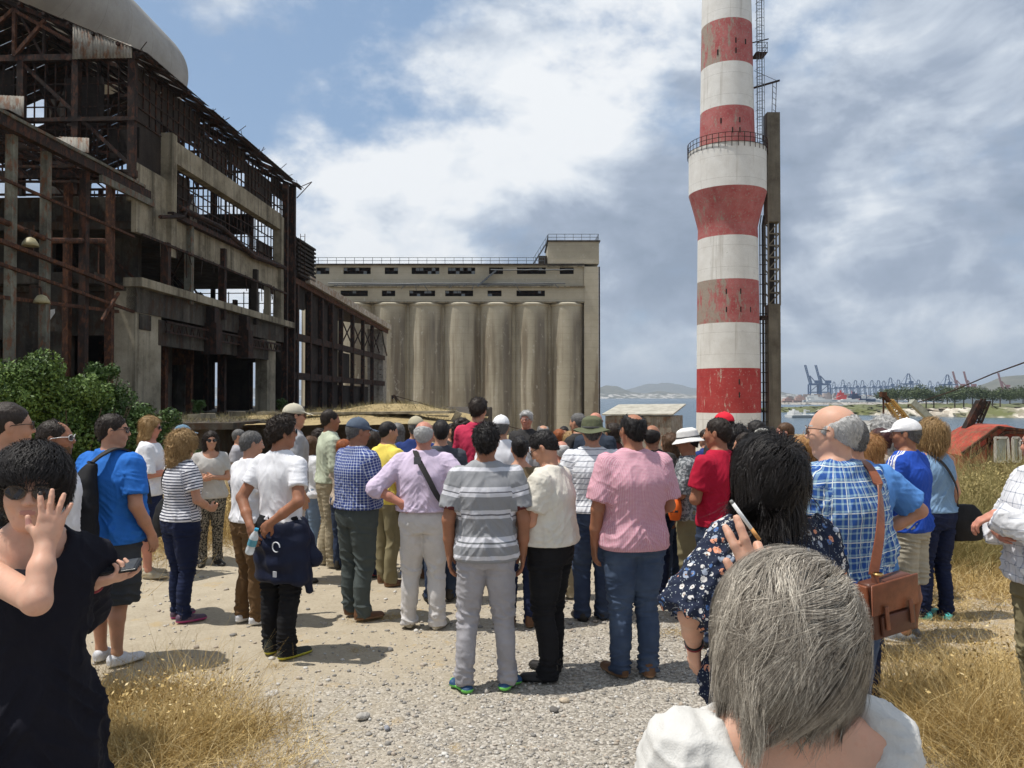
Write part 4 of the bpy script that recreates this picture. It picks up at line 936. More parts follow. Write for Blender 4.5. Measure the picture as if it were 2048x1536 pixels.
# sloping pipe, girders and debris on the facade
h = mb(); h.tube([(.35, 3.6, 11.9), (.35, 9, 12.0), (.35, 14, 11.2), (.3, 20, 11.5)], .16, 8); h.tube([(.4, 1.5, 10.9), (.4, 4, 11.5), (.4, 5, 12.9)], .10, 8); h.bar((.2, 3, 11.4), (.2, 20.5, 11.5), .35, .25); h.bar((.3, 0, 9.7), (.3, 21, 9.65), .12)
for k in range(14): a = r_.uniform(1, 20); h.bar((.3, a, 9.8), (.35, a+r_.uniform(-.4, .4), 9.8-r_.uniform(.4, 1.6)), .04)
h.build('pipes', RUST, FB)
# painted white mark on the lower wall
h = mb(); y_ = -.93; xx = -4.1; h.add([(xx, y_, 5.9), (xx+.75, y_, 6.05), (xx+.75, y_, 5.85), (xx+.25, y_, 5.15), (xx+.02, y_, 5.2), (xx+.45, y_, 5.80), (xx, y_, 5.72)], [(0, 6, 5, 1), (1, 5, 3, 2), (5, 4, 3)])
h.build('painted_mark', plain('white_paint', (.75, .75, .72), .7), FB)
mb().box(-4.6, -3.0, -.92, -.9, 5.0, 7.2).build('sign_board', CONCD, FB)
# ---------------- near open steel shed
SA = frame_root('steel_shed', 'open rusty steel shed frame with a sloping eave beam before the factory', 'shed')
h = mb(); h.box(-.2, .1, -24, 1.2, 11.7, 12.1); h.build('eave_beam', RUST, SA); mb().box(.02, .16, -24, .6, 12.12, 12.24).box(.05, .2, -3.2, 1.4, 11.35, 11.66).build('fascia', PALEST, SA)
for y0, mt in ((-20, PALEST), (-14, PALEST), (-8.2, PALEST), (-6.2, PALEST), (-3.6, RUST), (-1.6, RUST2)): mb().box(-.5, -.2, y0-.14, y0+.14, .9, 11.7).build('column', mt, SA)
for x0, y0, mt in ((-5, -3, RUST2), (-8, -5, RUST), (-5, -10, RUST), (-10, -2, PALEST), (-2.6, -1.2, RUST2)): mb().box(x0-.14, x0+.14, y0-.14, y0+.14, .9, 11.9).build('column', mt, SA)
h = mb()
for k in range(11):
    y0 = -23+k*2.3; h.bar((-.1, y0, 12.0), (-13, y0, 14.6), .14); h.bar((-.1, y0, 11.6), (-13, y0, 11.8), .10)
    for q in range(5): h.bar((-1.2-q*2.4, y0, 11.65), (-2.4-q*2.4, y0, 12.1+(2.4+q*2.4)*.2), .07)
h.build('roof_truss', RUST, SA)
h = mb(); r_ = random.Random(9)
for j in range(9): h.bar((-.5-j*1.5, -24, 12.2+j*.3), (-.5-j*1.5, .8, 12.2+j*.3), .09)
for i in range(40):
    for j in range(7):
        if r_.random() < .52: continue
        y0 = -24+i*.62; x0 = -j*1.8+.2; h.add([(x0, y0, 12.35-x0*.2), (x0-1.75, y0, 12.72-x0*.2), (x0-1.75, y0+.6, 12.72-x0*.2), (x0, y0+.6, 12.35-x0*.2)], [(0, 1, 2, 3)])
h.build('roof', RUST, SA)
h = mb(); h.bar((-.1, -1.0, 7.0), (-.1, -24, 8.6), .16); h.bar((-.1, 0, 6.0), (-.1, -20, 7.6), .12); h.bar((0, -1.5, 6.7), (0, -2.8, 5.3), .12); h.bar((-.1, 0, 9.6), (-.1, -22, 10.2), .10); h.bar((-.3, -1.0, 5.9), (-.3, -22, 5.0), .14)
h.tube([(-.4, -2, 9.0), (-.3, -6, 8.2), (-.4, -12, 8.6), (-.4, -20, 8.2)], .12, 8)
for k in range(8): h.bar((-.3, -1.5-k*1.1, 7.4), (-.3, -1.5-k*1.1, 8.6), .05)
h.build('brace', RUST2, SA)
def lampo(x, y, z):
    e_ = empty('floodlight', (0, 0, 0)); M_ = Matrix.Translation(SA.location) @ Matrix.Rotation(ang, 4, 'Z'); e_.location = M_ @ Vector((x, y, z)); e_.rotation_euler = (0, 0, ang)
    MB().lathe([(.05, .0), (.16, -.05), (.27, -.22), (.30, -.34), (.28, -.34)], 20).build('lamp_shade', plain('lamp_cream', (.34, .30, .17), .5), e_, True); MB().bar((0, 0, 0), (-.05, .0, .30), .06).bar((-.05, 0, .3), (-.5, .0, .3), .05).build('bracket', RUST, e_); return e_
tag(lampo(-.0, -7.6, 8.0), 'dull yellow industrial lamp hanging at the upper level of the steel shed', 'lamp'); tag(lampo(-.0, -6.9, 5.9), 'dull yellow industrial lamp hanging lower on the steel shed', 'lamp')
# ---------------- annex of steel columns ending in a stone pier
AN = frame_root('steel_annex', 'low rusty steel annex with cross braces and pale eave beside the silos', 'annex')
def ze(y): return 11.3-(y-23)*.028
h = mb(); h.bar((0, 23.2, ze(23)-.25), (0, 59, ze(59)-.25), .3, .45); h.build('eave_beam', RUST2, AN)
h = mb(); h.bar((.25, 26, ze(26)+.3), (.25, 59.4, ze(59)+.3), .4, .62); h.build('fascia', weathered('pale_fascia', (.46, .42, .35), (.24, .17, .12), (.58, .55, .48), 1.2, .4, .9, rust=(.30, .17, .10)), AN)
for y0 in (24.2, 27.6, 31, 34.2, 37.6, 42, 46.5, 51): mb().box(-.25, .1, y0-.2, y0+.2, .9, ze(y0)-.45).build('column', RUST, AN)
for y0 in (27, 34, 41, 48, 55): mb().box(-6.3, -6, y0-.2, y0+.2, .9, 10).build('column', RUST, AN)
h = mb()
for z0_ in (3.6, 6.7): h.bar((-.1, 23.2, z0_), (-.1, 57.5, z0_), .3, .55)
h.build('girder', RUST, AN)
h = mb(); ysq = (31, 34.2, 37.6, 42, 46.5, 51, 55)
for a, b in zip(ysq[2:-1], ysq[3:]): h.bar((-.1, a, 6.9), (-.1, b, 9.6), .10); h.bar((-.1, a, 9.6), (-.1, b, 7.2), .10)
for a in ysq[2:]: h.bar((-.1, a+.2, 5.2), (-.1, a+1.4, 5.3), .06); h.bar((-.1, a+.2, 4.6), (-.1, a+1.0, 4.7), .06)
h.build('cross_brace', RUST, AN)
h = mb(); h.box(-.5, -.3, 27.8, 33.8, .9, 10.6); h.box(-.5, -.3, 34.4, 37.2, .9, 10.4); h.box(-.5, -.3, 37.2, 50, .9, 3.1); h.box(-.5, -.3, 23.2, 27, 9.1, 11.0); h.box(-.5, -.3, 38.2, 41.8, 3.9, 6.3); h.build('steel_panel', DARKP, AN)
h = mb(); h.add([(.3, 23.2, 11.5), (-7, 23.2, 12.4), (-7, 57, 11.4), (.3, 57, 10.5)], [(0, 1, 2, 3)]); o = h.build('roof', RUST, AN); q_ = o.modifiers.new('thickness', 'SOLIDIFY'); q_.thickness = .08
h = mb()
for k in range(9): h.box(-.3, .45, 23.0, 27.6, 11.5+k*.33, 11.5+k*.33+.16)
for yy in (23.0, 25.2, 27.5): h.box(-.28, .3, yy, yy+.1, 11.3, 14.4)
h.box(-.7, -.3, 23.0, 27.6, 11.3, 14.5); h.build('louvre_box', DARKP, AN)
h = mb(); r_ = random.Random(3)
for k in range(30):
    z0_ = .9+k*.31
    for q in range(3): h.box(-1.9+q*.66+r_.uniform(-.03, .03), -1.9+q*.66+.60, 56.6+r_.uniform(-.06, .04), 58.6, z0_, z0_+.285)
h.build('stone_pier', STONE, AN)
h = mb(); h.tube([(.0, 56, 10.2), (.1, 56.4, 8.6), (.3, 57.4, 7.0)], .09, 8); h.build('downpipe', PALEST, AN)
# big horizontal concrete drum behind
Xc, Zc = -40.2, 37.0
h = mb(); pr = []
ks = 64
for yy, rr in ((15, 4.9), (83.2, 4.9), (84.2, 4.8), (84.8, 4.5), (85.1, 4.1), (85.15, .1)):
    pr.append((yy, rr))
base = len(h.v)
for yy, rr in pr:
    for k in range(ks): a = 2*math.pi*k/ks; h.v.append((Xc+rr*math.cos(a), yy, Zc+rr*math.sin(a)))
for i in range(len(pr)-1):
    for k in range(ks): h.f.append((i*ks+k, (i+1)*ks+k, (i+1)*ks+(k+1) % ks, i*ks+(k+1) % ks))
for (x0, z0_) in ((-2.6, 2.95), (-3.4, 1.9)): pass
m = NM('drum_concrete'); P = m.n('ShaderNodeNewGeometry').outputs['Position']; q = m.noise(P, .25, 7, .65); l_ = per(m, m.sep(P)[1], 4.2, .012)
DRUM = m.out(m.mix(m.m2('MULTIPLY', l_, .6), m.mix(m.mr(m.noise(m.map(P, (1, .35, 1)), 1.6, 6, .75), .52, .7, 0, .6), m.ramp(q, [(.35, (.29, .275, .255)), (.65, (.40, .385, .36))]), (.32, .29, .25)), (.2, .18, .16)), .9, .2)
dr = empty('storage_drum', (0, 0, 0)); tag(dr, 'huge pale grey rounded concrete drum rising above the factory roof', 'drum')
h.build('shell', DRUM, dr, True)
for y0 in (22, 45, 70): mb().box(Xc-2.2, Xc+1.5, y0, y0+1, -4, 33.2).build('support', CONCD, dr)
# ---------------- platform, ledge, mound
PL = empty('concrete_platform', (0, 27, 0)); tag(PL, 'crumbling concrete loading platform with a dark undercut below its slab edge', 'platform')
h = mb(); h.box(-60, -10.4, .2, 75, -2.5, .8); h.box(-10.4, -2.2, 3, 60, -3, .75); h.build('base', CONCD, PL)
h = mb(); h.box(-60, -9.6, -.35, 9.8, .80, 1.02); h.box(-9.6, -2.0, 2.1, 50, .76, .98); h.build('slab', CONCD, PL)
h = mb(); r_ = random.Random(5)
for k in range(22): x0 = -11+r_.uniform(-2, 8.5); y0 = 3.5+r_.uniform(0, 4); s_ = r_.uniform(.15, .5); h.bar((x0, y0, 1.05+s_*.3), (x0+r_.uniform(-.9, .9), y0+r_.uniform(-.3, .3), 1.0+s_*.4), s_, s_*.4)
h.bar((-2.2, 2.4, 1.35), (-8.5, 4.2, 1.25), .9, .09); h.bar((-2.4, 2.3, .6), (-2.0, 2.3, 1.35), .25); h.build('rubble', CONC, PL)
xs = np.linspace(-13, -1.2, 40); ys = np.linspace(27.6, 40, 40)
def mz(x, y): return .9+.75*np.exp(-((x+5.0)/3.2)**2-((y-33)/3.2)**2)+.25*np.exp(-((x+10)/2)**2-((y-34)/2)**2)+wob(np.stack([x.ravel(), y.ravel(), 0*x.ravel()], 1), (1.6, 1.6, 1), 8).reshape(x.shape)*.05
v, f = grid_mesh(xs, ys, mz); m = NM('mound_soil'); P = m.n('ShaderNodeNewGeometry').outputs['Position']
tag(mobj('earth_mound', np_mesh('mound', v, f, [m.out(m.ramp(m.noise(P, 3, 6, .7), [(.3, (.24, .18, .09)), (.7, (.42, .33, .18))]), 1, .1)], True)), kind='structure')
# ---------------- silos
m = NM('silo_concrete'); P = m.n('ShaderNodeNewGeometry').outputs['Position']; sx, sy, szz = m.sep(P)
q = m.noise(P, .12, 8, .65); st = m.noise(m.map(P, (.55, .55, .035)), 1.0, 6, .6, .3); sp2 = m.noise(m.map(P, (1, 1, .6)), 1.3, 6, .75); jt = per(m, szz, 1.15, .035)
col = m.ramp(q, [(.3, (.31, .275, .21)), (.5, (.41, .37, .285)), (.72, (.50, .455, .365))])
drk = m.m2('MULTIPLY', m.mr(st, .46, .62, 0, .8), m.mr(szz, 17.4, 12.0)); col = m.mix(drk, col, (.17, .135, .095))
rshade = m.m2('MULTIPLY', m.mr(m.m2('FRACT', m.m2('DIVIDE', m.m2('ADD', sx, 60.42), 6.04)), .62, .80), m.mr(m.noise(m.map(P, (1, 1, .08)), .8, 4), .40, .55, .15, .75)); rshade = m.m2('MULTIPLY', rshade, m.mr(szz, 17.4, 14.5))  # shaded right side of each round cell, painted into the colour in uneven streaks
col = m.mix(rshade, col, (.15, .13, .11)); col = m.mix(m.mr(sp2, .60, .64, 0, .55), col, (.52, .49, .42)); col = m.mix(m.m2('MULTIPLY', jt, .35), col, (.16, .14, .12))
m.bump(m.noise(P, 1.5, 6, .7), .5, .08); SILO = m.out(col, .95, .15)
SI = empty('silo_building', (0, 131.5, -4.4)); tag(SI, 'long weathered concrete grain silo row with a stair tower on its right end', 'silo')
oz = 4.4
for k in range(8):
    cx_ = 9.42-k*6.04
    MB().lathe([(3.01, -1), (3.01, 17.4+oz), (3.12, 17.5+oz), (3.14, 17.75+oz), (2.9, 17.95+oz), (.1, 18.0+oz)], 48, (cx_, 1.6)).build('silo_cell', SILO, SI, True).modifiers.new('e', 'EDGE_SPLIT').split_angle = R(40)
MB().box(-35.9, 12.4, .55, 8, -1, 18+oz).build('core_wall', SILO, SI)
MB().box(12.2, 14.6, -1.0, 10, -1, 24.0+oz).build('end_wall', SILO, SI)
# head house with window openings cut as real recesses
def wall_with_windows(name, x0, x1, y, z0_, z1, wz0, wz1, wins, mat, parent, th=.5):
    h = MB(); h.box(x0, x1, y, y+th, z0_, wz0); h.box(x0, x1, y, y+th, wz1, z1); a = x0
    for (w0, w1) in wins: h.box(a, w0, y, y+th, wz0, wz1); a = w1
    h.box(a, x1, y, y+th, wz0, wz1); o = h.build(name, mat, parent)
    for (w0, w1) in wins:
        g = MB(); n_ = max(2, int((w1-w0)/.6))
        for k in range(n_+1): xx = w0+(w1-w0)*k/n_; g.bar((xx, y+.25, wz0), (xx, y+.25, wz1), .07)
        g.bar((w0, y+.25, (wz0+wz1)/2), (w1, y+.25, (wz0+wz1)/2), .06)
        rr = random.Random(int(w0*7)); wo_ = g.build('window', RUST, parent)
        g = MB()
        for k in range(n_):
            if rr.random() < .4: xx = w0+(w1-w0)*k/n_; zc_ = rr.choice((wz0, (wz0+wz1)/2)); g.box(xx+.04, xx+(w1-w0)/n_-.04, y+.28, y+.30, zc_+.03, zc_+(wz1-wz0)/2-.03)
        if g.v: g.build('pane', plain('dusty_glass', (.16, .18, .19), .25, var=.4), wo_)
    return o
pxw = lambda p_: (p_-1024)/1550*130.6
w1_ = [(pxw(a), pxw(b)) for a, b in ((630, 657), (685, 740), (768, 795), (822, 878), (895, 950), (978, 1006), (1034, 1092), (1120, 1148))]
w2_ = [(pxw(a), pxw(b)) for a, b in ((680, 735), (763, 790), (818, 870), (890, 946), (975, 1003), (1033, 1090))]
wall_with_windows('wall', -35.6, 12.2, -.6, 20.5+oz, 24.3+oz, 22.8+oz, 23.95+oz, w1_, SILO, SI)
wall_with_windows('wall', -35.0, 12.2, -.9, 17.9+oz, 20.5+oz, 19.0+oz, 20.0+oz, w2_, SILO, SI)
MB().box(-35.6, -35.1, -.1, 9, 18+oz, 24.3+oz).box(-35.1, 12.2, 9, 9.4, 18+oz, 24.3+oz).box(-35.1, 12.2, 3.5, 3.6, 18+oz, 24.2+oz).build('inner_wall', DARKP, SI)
MB().box(-36.3, 12.2, -1.1, 9.6, 24.3+oz, 24.5+oz).build('roof', CONCD, SI)
MB().box(-35.2, 12.3, -1.3, -.62, 20.52+oz, 20.72+oz).box(-30.5, 12.3, -1.05, -.91, 17.9+oz, 18.1+oz).box(6, 12.25, -1.0, -.62, 23.98+oz, 24.15+oz).build('ledge', CONC, SI)
MB().box(6.1, 14.7, -1.0, 9, 24.0+oz+.5, 28.2+oz).build('tower', SILO, SI); MB().box(5.9, 14.9, -1.2, 9.2, 28.2+oz, 28.45+oz).build('roof', CONCD, SI); MB().box(4.6, 6.0, 1, 4, 24.5+oz, 26.2+oz).build('stair_head', CONCD, SI)
def railing(name, pts, hgt, step, parent, mat, r=.04, rows=2):
    h = MB(); pts = [Vector(p) for p in pts]
    for a, b in zip(pts, pts[1:]):
        n_ = max(1, int((b-a).length/step))
        for k in range(n_+1): p_ = a.lerp(b, k/n_); h.bar(p_, p_+Vector((0, 0, hgt)), r)
        for q in range(rows): hh = hgt*(q+1)/rows; h.bar(a+Vector((0, 0, hh)), b+Vector((0, 0, hh)), r)
    return h.build(name, mat, parent)
STEELG = plain('grey_steel', (.13, .14, .15), .5, .6)
railing('railing', [(-35.8, 8, 24.5+oz), (-35.8, -.9, 24.5+oz), (5.5, -.9, 24.5+oz)], 1.05, 1.5, SI, STEELG, .07)
railing('railing', [(6.1, 8, 28.45+oz), (6.1, -1, 28.45+oz), (14.6, -1, 28.45+oz), (14.6, 8, 28.45+oz)], 1.05, 1.4, SI, STEELG, .07)
h = MB(); a = Vector((3.6, -.8, 24.5+oz)); b = Vector((6.1, -.8, 28.5+oz)); h.bar(a, b, .16); h.bar(a+Vector((0, .9, 0)), b+Vector((0, .9, 0)), .16); h.bar(a+Vector((0, 0, .95)), b+Vector((0, 0, .95)), .06)
for k in range(7): p_ = a.lerp(b, k/6); h.bar(p_, p_+Vector((0, 0, .95)), .05)
for k in range(15): p_ = a.lerp(b, k/14); h.bar(p_, p_+Vector((0, .9, 0)), .12)
h.build('stair', STEELG, SI)
h = MB(); r_ = random.Random(6)
for z0_, xa, xb in ((21.1, -31, 9), (20.85, -30, 7), (23.4, -3.6, 10.5)):
    h.tube([(xa+(xb-xa)*k/12, -1.25, z0_+oz+r_.uniform(-.06, .06)) for k in range(13)], .10, 6)
for k in range(14): x0 = r_.uniform(-30, 8); h.bar((x0, -1.25, 21.0+oz), (x0+r_.uniform(-.8, .8), -1.3, 20.2+oz+r_.uniform(-.6, .5)), .10)
for k in range(9): h.bar((-5.8+k*.35, -1.25, 20.6+oz+k*.3), (-5.5+k*.35, -1.25, 20.95+oz+k*.3), .28)
h.build('pipes', STEELG, SI)
MB().tube([(14.75, -.9, 0), (14.75, -.9, 24+oz)], .12, 6).build('downpipe', RUST, SI)
# derrick boom beside the silos
e_ = empty('derrick', (-16.2, 105, -3)); tag(e_, 'small dark derrick with a slanting boom at the foot of the silos', 'derrick')
h = MB(); h.bar((0, 0, 0), (0, 0, 5.2), .25); h.bar((.1, 0, 5.2), (3.6, 0, 1.2), .35); h.bar((.3, 0, 4.8), (3.0, 0, .6), .15); h.build('boom', RUST, e_)
MB().tube([(.1, 0, 5.2), (8, 0, 3.0), (18, -2, .5)], .05, 5).build('cable', RUST, e_)
# ---------------- chimney
CY = 75.0; cx0 = (1456.5-CX)/F*CY; base_z = -4.3
zc = lambda py: CH+(HY-py)/F*CY
rc = lambda w_: w_/2/F*CY*.9965
def painted(name, kind):
    m = NM(name); P = m.co(); a = m.noise(P, .9, 7, .68); b = m.noise(m.map(P, (1.2, 1.2, .35)), 1.4, 8, .72); c = m.noise(P, 6, 5, .7)
    if kind == 'white': col = m.mix(m.mr(b, .60, .68, 0, .35), m.ramp(a, [(.3, (.64, .62, .58)), (.7, (.76, .75, .72))]), (.42, .38, .33)); col = m.mix(m.mr(m.noise(m.map(P, (2.2, 2.2, .12)), 1.0, 5, .6), .56, .70, 0, .45), col, (.36, .32, .27)); col = m.mix(m.mr(c, .66, .70, 0, .6), col, (.25, .21, .17))
    elif kind == 'red': col = m.mix(m.mr(b, .60, .63), m.ramp(a, [(.3, (.36, .035, .035)), (.7, (.46, .07, .065))]), (.47, .34, .28)); col = m.mix(m.mr(c, .62, .65, 0, .8), col, (.50, .44, .38))
    else:
        nx = m.sep(P)[0]; t = m.m2('ADD', m.m2('MULTIPLY', nx, .10 if kind == 'worn' else .04), m.m2('MULTIPLY', m.m2('SUBTRACT', b, .5), 2.2)); wear = m.mr(t, -.24 if kind == 'worn' else -.40, -.08 if kind == 'worn' else -.2)
        col = m.mix(wear, m.ramp(c, [(.3, (.27, .215, .175)), (.7, (.38, .315, .26))]), m.ramp(a, [(.3, (.36, .07, .07)), (.7, (.46, .17, .16))]))
        col = m.mix(m.m2('MULTIPLY', m.mr(c, .56, .62), .8), col, (.33, .28, .23))
    jz = per(m, m.sep(P)[2], 2.05, .012); col = m.mix(m.m2('MULTIPLY', jz, .45), col, (.2, .17, .14))
    m.bump(m.m2('ADD', a, c), .4, .03); return m.out(col, .8, .25)
PW, PR, PM, PM2 = painted('chimney_white', 'white'), painted('chimney_red', 'red'), painted('chimney_worn_red', 'worn'), painted('chimney_faded_red', 'faded')
CHM = empty('chimney', (cx0, CY, base_z)); tag(CHM, 'tall chimney banded in white and peeling red with a flared gallery', 'chimney')
prof = [(-80, 92), (-40, 95), (0, 98), (52, 99), (138, 102), (225, 105), (303, 109)]
lw = [(455, 116), (480, 117.5), (565, 119.5), (650, 121.5), (738, 123), (825, 125), (905, 127)]
def band(py0, py1, w0, w1, mat, n=2):
    MB().lathe([(rc(w0+(w1-w0)*k/n), zc(py0+(py1-py0)*k/n)-base_z) for k in range(n, -1, -1)], 96).build('band', mat, CHM, True)
band(-330, -120, 84, 90, PM); band(-120, -36, 90, 95, PR); band(-36, 52, 95, 99, PW); band(52, 138, 99, 102, PM); band(138, 225, 102, 105, PW); band(225, 303, 105, 109, PM2)
band(303, 388, 151.5, 152, PW); MB().lathe([(rc(108), zc(303)-base_z), (rc(151.5), zc(303)-base_z)][::-1], 96).build('gallery_floor', CONC, CHM)
MB().lathe([(rc(117.5), zc(480)-base_z), (rc(116), zc(458)-base_z), (rc(120), zc(448)-base_z), (rc(134), zc(420)-base_z), (rc(152), zc(388)-base_z)], 96).build('band', PM2, CHM, True)
band(480, 565, 117.5, 119.5, PW); band(565, 650, 119.5, 121.5, PM); band(650, 738, 121.5, 123, PW); band(738, 825, 123, 125, PR); band(825, 1010, 125, 130, PW)
def ringrail(z, r_, hgt, n_, parent, mat, a0=0, a1=2*math.pi, rows=3):
    h = MB()
    for k in range(n_+1):
        a = a0+(a1-a0)*k/n_; h.bar((r_*math.cos(a), r_*math.sin(a), z), (r_*math.cos(a), r_*math.sin(a), z+hgt), .05)
    for q in range(rows): h.tube([(r_*math.cos(a0+(a1-a0)*k/48), r_*math.sin(a0+(a1-a0)*k/48), z+hgt*(q+1)/rows) for k in range(49)], .03, 5)
    return h.build('railing', mat, parent)
ringrail(zc(303)-base_z-.5, rc(156), 1.3, 40, CHM, RUST)
h = MB()                                      # small vent slots
for py, offs in ((590, (-.9, .4)), (625, (-.9, .4, 1.4)), (98, (.2, 1.2)), (118, (.2, -1.4)), (255, (-1.2, .5)), (275, (.5, -.2)), (765, (.2,)), (790, (.2,))):
    for o_ in offs:
        r_ = rc(np.interp(py, [0, 303, 480, 900], [98, 109, 117, 127])); x0 = o_; y0 = -math.sqrt(max(0, r_*r_-x0*x0)); h.box(x0-.06, x0+.06, y0-.03, y0+.1, zc(py)-base_z-.25, zc(py)-base_z+.25)
h.build('vent_slots', DARKP, CHM)
ax = rc(112)                                   # caged ladder on the right side, upper part
LD = MB()
def ladder_cage(x, y, z0_, z1, r0, r1):
    for dx in (-.22, .22): LD.bar((x+dx, y, z0_), (x+dx, y, z1), .05)
    z = z0_
    while z < z1: LD.bar((x-.22, y, z), (x+.22, y, z), .03); z += .30
    z = z0_
    while z < z1: LD.tube([(x+.40*math.cos(a), y-.05-.75*math.sin(a), z) for a in np.linspace(0, math.pi, 9)], .022, 4); z += .8
    for a in np.linspace(.3, 2.8, 5): LD.bar((x+.40*math.cos(a), y-.05-.75*math.sin(a), z0_), (x+.40*math.cos(a), y-.05-.75*math.sin(a), z1), .025)
ladder_cage(rc(105)+.48, -.6, zc(290)-base_z, zc(-60)-base_z, 0, 0)
LD.build('caged_ladder', STEELG, CHM)
MB().box(rc(102), rc(102)+1.1, -1.3, .2, zc(112)-base_z, zc(112)-base_z+.08).build('landing', RUST, CHM)
railing('railing', [(rc(102)+.1, -1.3, zc(112)-base_z), (rc(102)+1.1, -1.3, zc(112)-base_z), (rc(102)+1.1, .2, zc(112)-base_z)], 1.0, .5, CHM, RUST, .035)
h = MB(); h.bar((rc(104), -.4, zc(175)-base_z), (rc(104)+2.5, -.4, zc(160)-base_z), .16); h.bar((rc(104), -.4, zc(140)-base_z), (rc(104)+2.3, -.4, zc(161)-base_z), .03); h.bar((rc(98), -.4, zc(84)-base_z), (rc(98)+1.6, -.4, zc(76)-base_z), .09)
h.build('jib_arm', RUST, CHM); h = MB()
for dx in (1.85, 2.2): h.bar((rc(104)+dx, -.4, zc(162)-base_z), (rc(104)+dx-.05, -.2, zc(228)-base_z), .05)
for k in range(5): h.bar((rc(104)+1.85, -.35, zc(170+k*12)-base_z), (rc(104)+2.2, -.35, zc(176+k*12)-base_z), .03)
h.build('hanging_frame', RUST, CHM)
# concrete hoist column to the right of the chimney
COL = weathered('column_concrete', (.155, .135, .105), (.10, .085, .065), (.21, .185, .145), .6, .6)
HC = empty('hoist_column', ((1545.5-CX)/F*CY, CY-.1, base_z)); tag(HC, 'slim tall brown hoist column with an open lattice section beside the chimney', 'column')
zz_ = lambda py: zc(py)-base_z
MB().box(-.62, .62, -.6, .6, zz_(445), zz_(226)).build('upper_shaft', COL, HC); MB().box(-.58, .56, -.6, .6, -1, zz_(610)).build('lower_shaft', COL, HC)
h = MB()
for x0 in (-.55, .55):
    for y0 in (-.5, .5): h.bar((x0, y0, zz_(612)), (x0, y0, zz_(443)), .14)
n_ = 7
for k in range(n_):
    za, zb = zz_(610)+(zz_(445)-zz_(610))*k/n_, zz_(610)+(zz_(445)-zz_(610))*(k+1)/n_; h.bar((-.5, -.5, za), (.5, -.5, zb), .10); h.bar((-.55, -.5, za), (.55, -.5, za), .12); h.bar((.5, .5, za), (-.5, .5, zb), .1)
h.build('lattice_section', COL, HC); MB().box(-.25, .25, .1, .52, zz_(612), zz_(443)).build('duct', DARKP, HC)
h = MB(); r_ = random.Random(2)
for dx, w_ in ((-.92, .22), (-1.2, .10)): h.tube([(dx, 0, -1), (dx, 0, zz_(450)), (dx+.15, 0, zz_(430))], w_/2, 8)
for k in range(22): h.bar((-1.3, -.1, 1+k*.95), (-.55, -.1, 1+k*.95), .07)
h.build('pipes', DARKP, HC); MB().box(-1.25, -.6, -.5, .3, zz_(640), zz_(632)).build('bracket', RUST, HC)
# corrugated hut to the left of the chimney
HU = empty('metal_hut', (14.7, 86, -4.3), R(-24)); tag(HU, 'grey corrugated metal hut with a shallow roof left of the chimney', 'hut')
MB().box(-3.6, 3.6, -3, 3, 0, 4.2).build('wall', CORR, HU)
h = MB(); h.add([(-3.9, -3.3, 4.25), (3.9, -3.3, 4.35), (3.9, 3.3, 5.35), (-3.9, 3.3, 5.25), (-3.9, -3.3, 4.4), (3.9, -3.3, 4.5), (3.9, 3.3, 5.5), (-3.9, 3.3, 5.4)], [(0, 3, 2, 1), (4, 5, 6, 7), (0, 1, 5, 4), (1, 2, 6, 5), (2, 3, 7, 6), (3, 0, 4, 7)])
h.build('roof', weathered('hut_roof', (.42, .40, .34), (.28, .26, .22), (.52, .50, .44), 1.0, .3), HU)
# pale lean-to behind the crowd on the right
LT = empty('shed_roof', (21.5, 48, -4.6), R(-12)); tag(LT, 'low pale grey shed roof showing behind the heads to the right of the column', 'shed')
h = MB(); h.add([(-3.2, -2.5, 3.0), (3.4, -2.5, 3.0), (3.0, 3, 4.9), (-1.6, 3, 4.9), (-3.2, -2.5, 3.1), (3.4, -2.5, 3.1), (3.0, 3, 5.0), (-1.6, 3, 5.0)], [(0, 3, 2, 1), (4, 5, 6, 7), (0, 1, 5, 4), (1, 2, 6, 5), (2, 3, 7, 6), (3, 0, 4, 7)]); h.build('roof', weathered('roof_grey', (.36, .35, .32), (.24, .22, .2), (.46, .45, .42), .8, .3), LT)
MB().box(-2.9, 3.1, -2.3, 2.6, 0, 3.0).build('wall', CONCD, LT)
# ---------------- harbour: breakwater, rocks, far trees, port cranes, ships
def rocky(name, pts, w0, hgt, mat, seed, n_=160, k_=18):
    pts = np.array(pts, float); t = np.linspace(0, len(pts)-1, n_); X_ = np.interp(t, range(len(pts)), pts[:, 0]); Y_ = np.interp(t, range(len(pts)), pts[:, 1]); W_ = np.interp(t, range(len(pts)), w0); H_ = np.interp(t, range(len(pts)), hgt)
    r = np.linspace(-1, 1, k_); v = np.stack([np.repeat(X_, k_), np.repeat(Y_, k_)+np.tile(r, n_)*np.repeat(W_, k_), SEA-1+np.repeat(H_+1, k_)*(1-np.abs(np.tile(r, n_))**2.5)], 1)
    v[:, 2] += np.random.default_rng(seed).normal(size=len(v))*np.repeat(H_, k_)*.10; v[:, 0] += np.random.default_rng(seed+1).normal(size=len(v))*1.0
    i, j = np.meshgrid(np.arange(n_-1), np.arange(k_-1), indexing='ij'); a = (i*k_+j).ravel(); return tag(mobj(name, np_mesh(name, v, np.stack([a, a+k_, a+k_+1, a+1], 1), [mat])), kind='structure')
m = NM('rock_shore'); P = m.n('ShaderNodeNewGeometry').outputs['Position']; vv = m.n('ShaderNodeTexVoronoi', {'Vector': P, 'Scale': .35}); ROCK = m.out(m.mix(m.mr(m.noise(P, .05, 4), .5, .62), m.ramp(m.sep(vv.outputs['Color'])[0], [(0, (.22, .19, .15)), (.5, (.46, .41, .34)), (1, (.62, .57, .49))]), (.13, .14, .06)), 1, .1)
QUAY = plain('quay', (.30, .28, .25), .9, scale=.1)
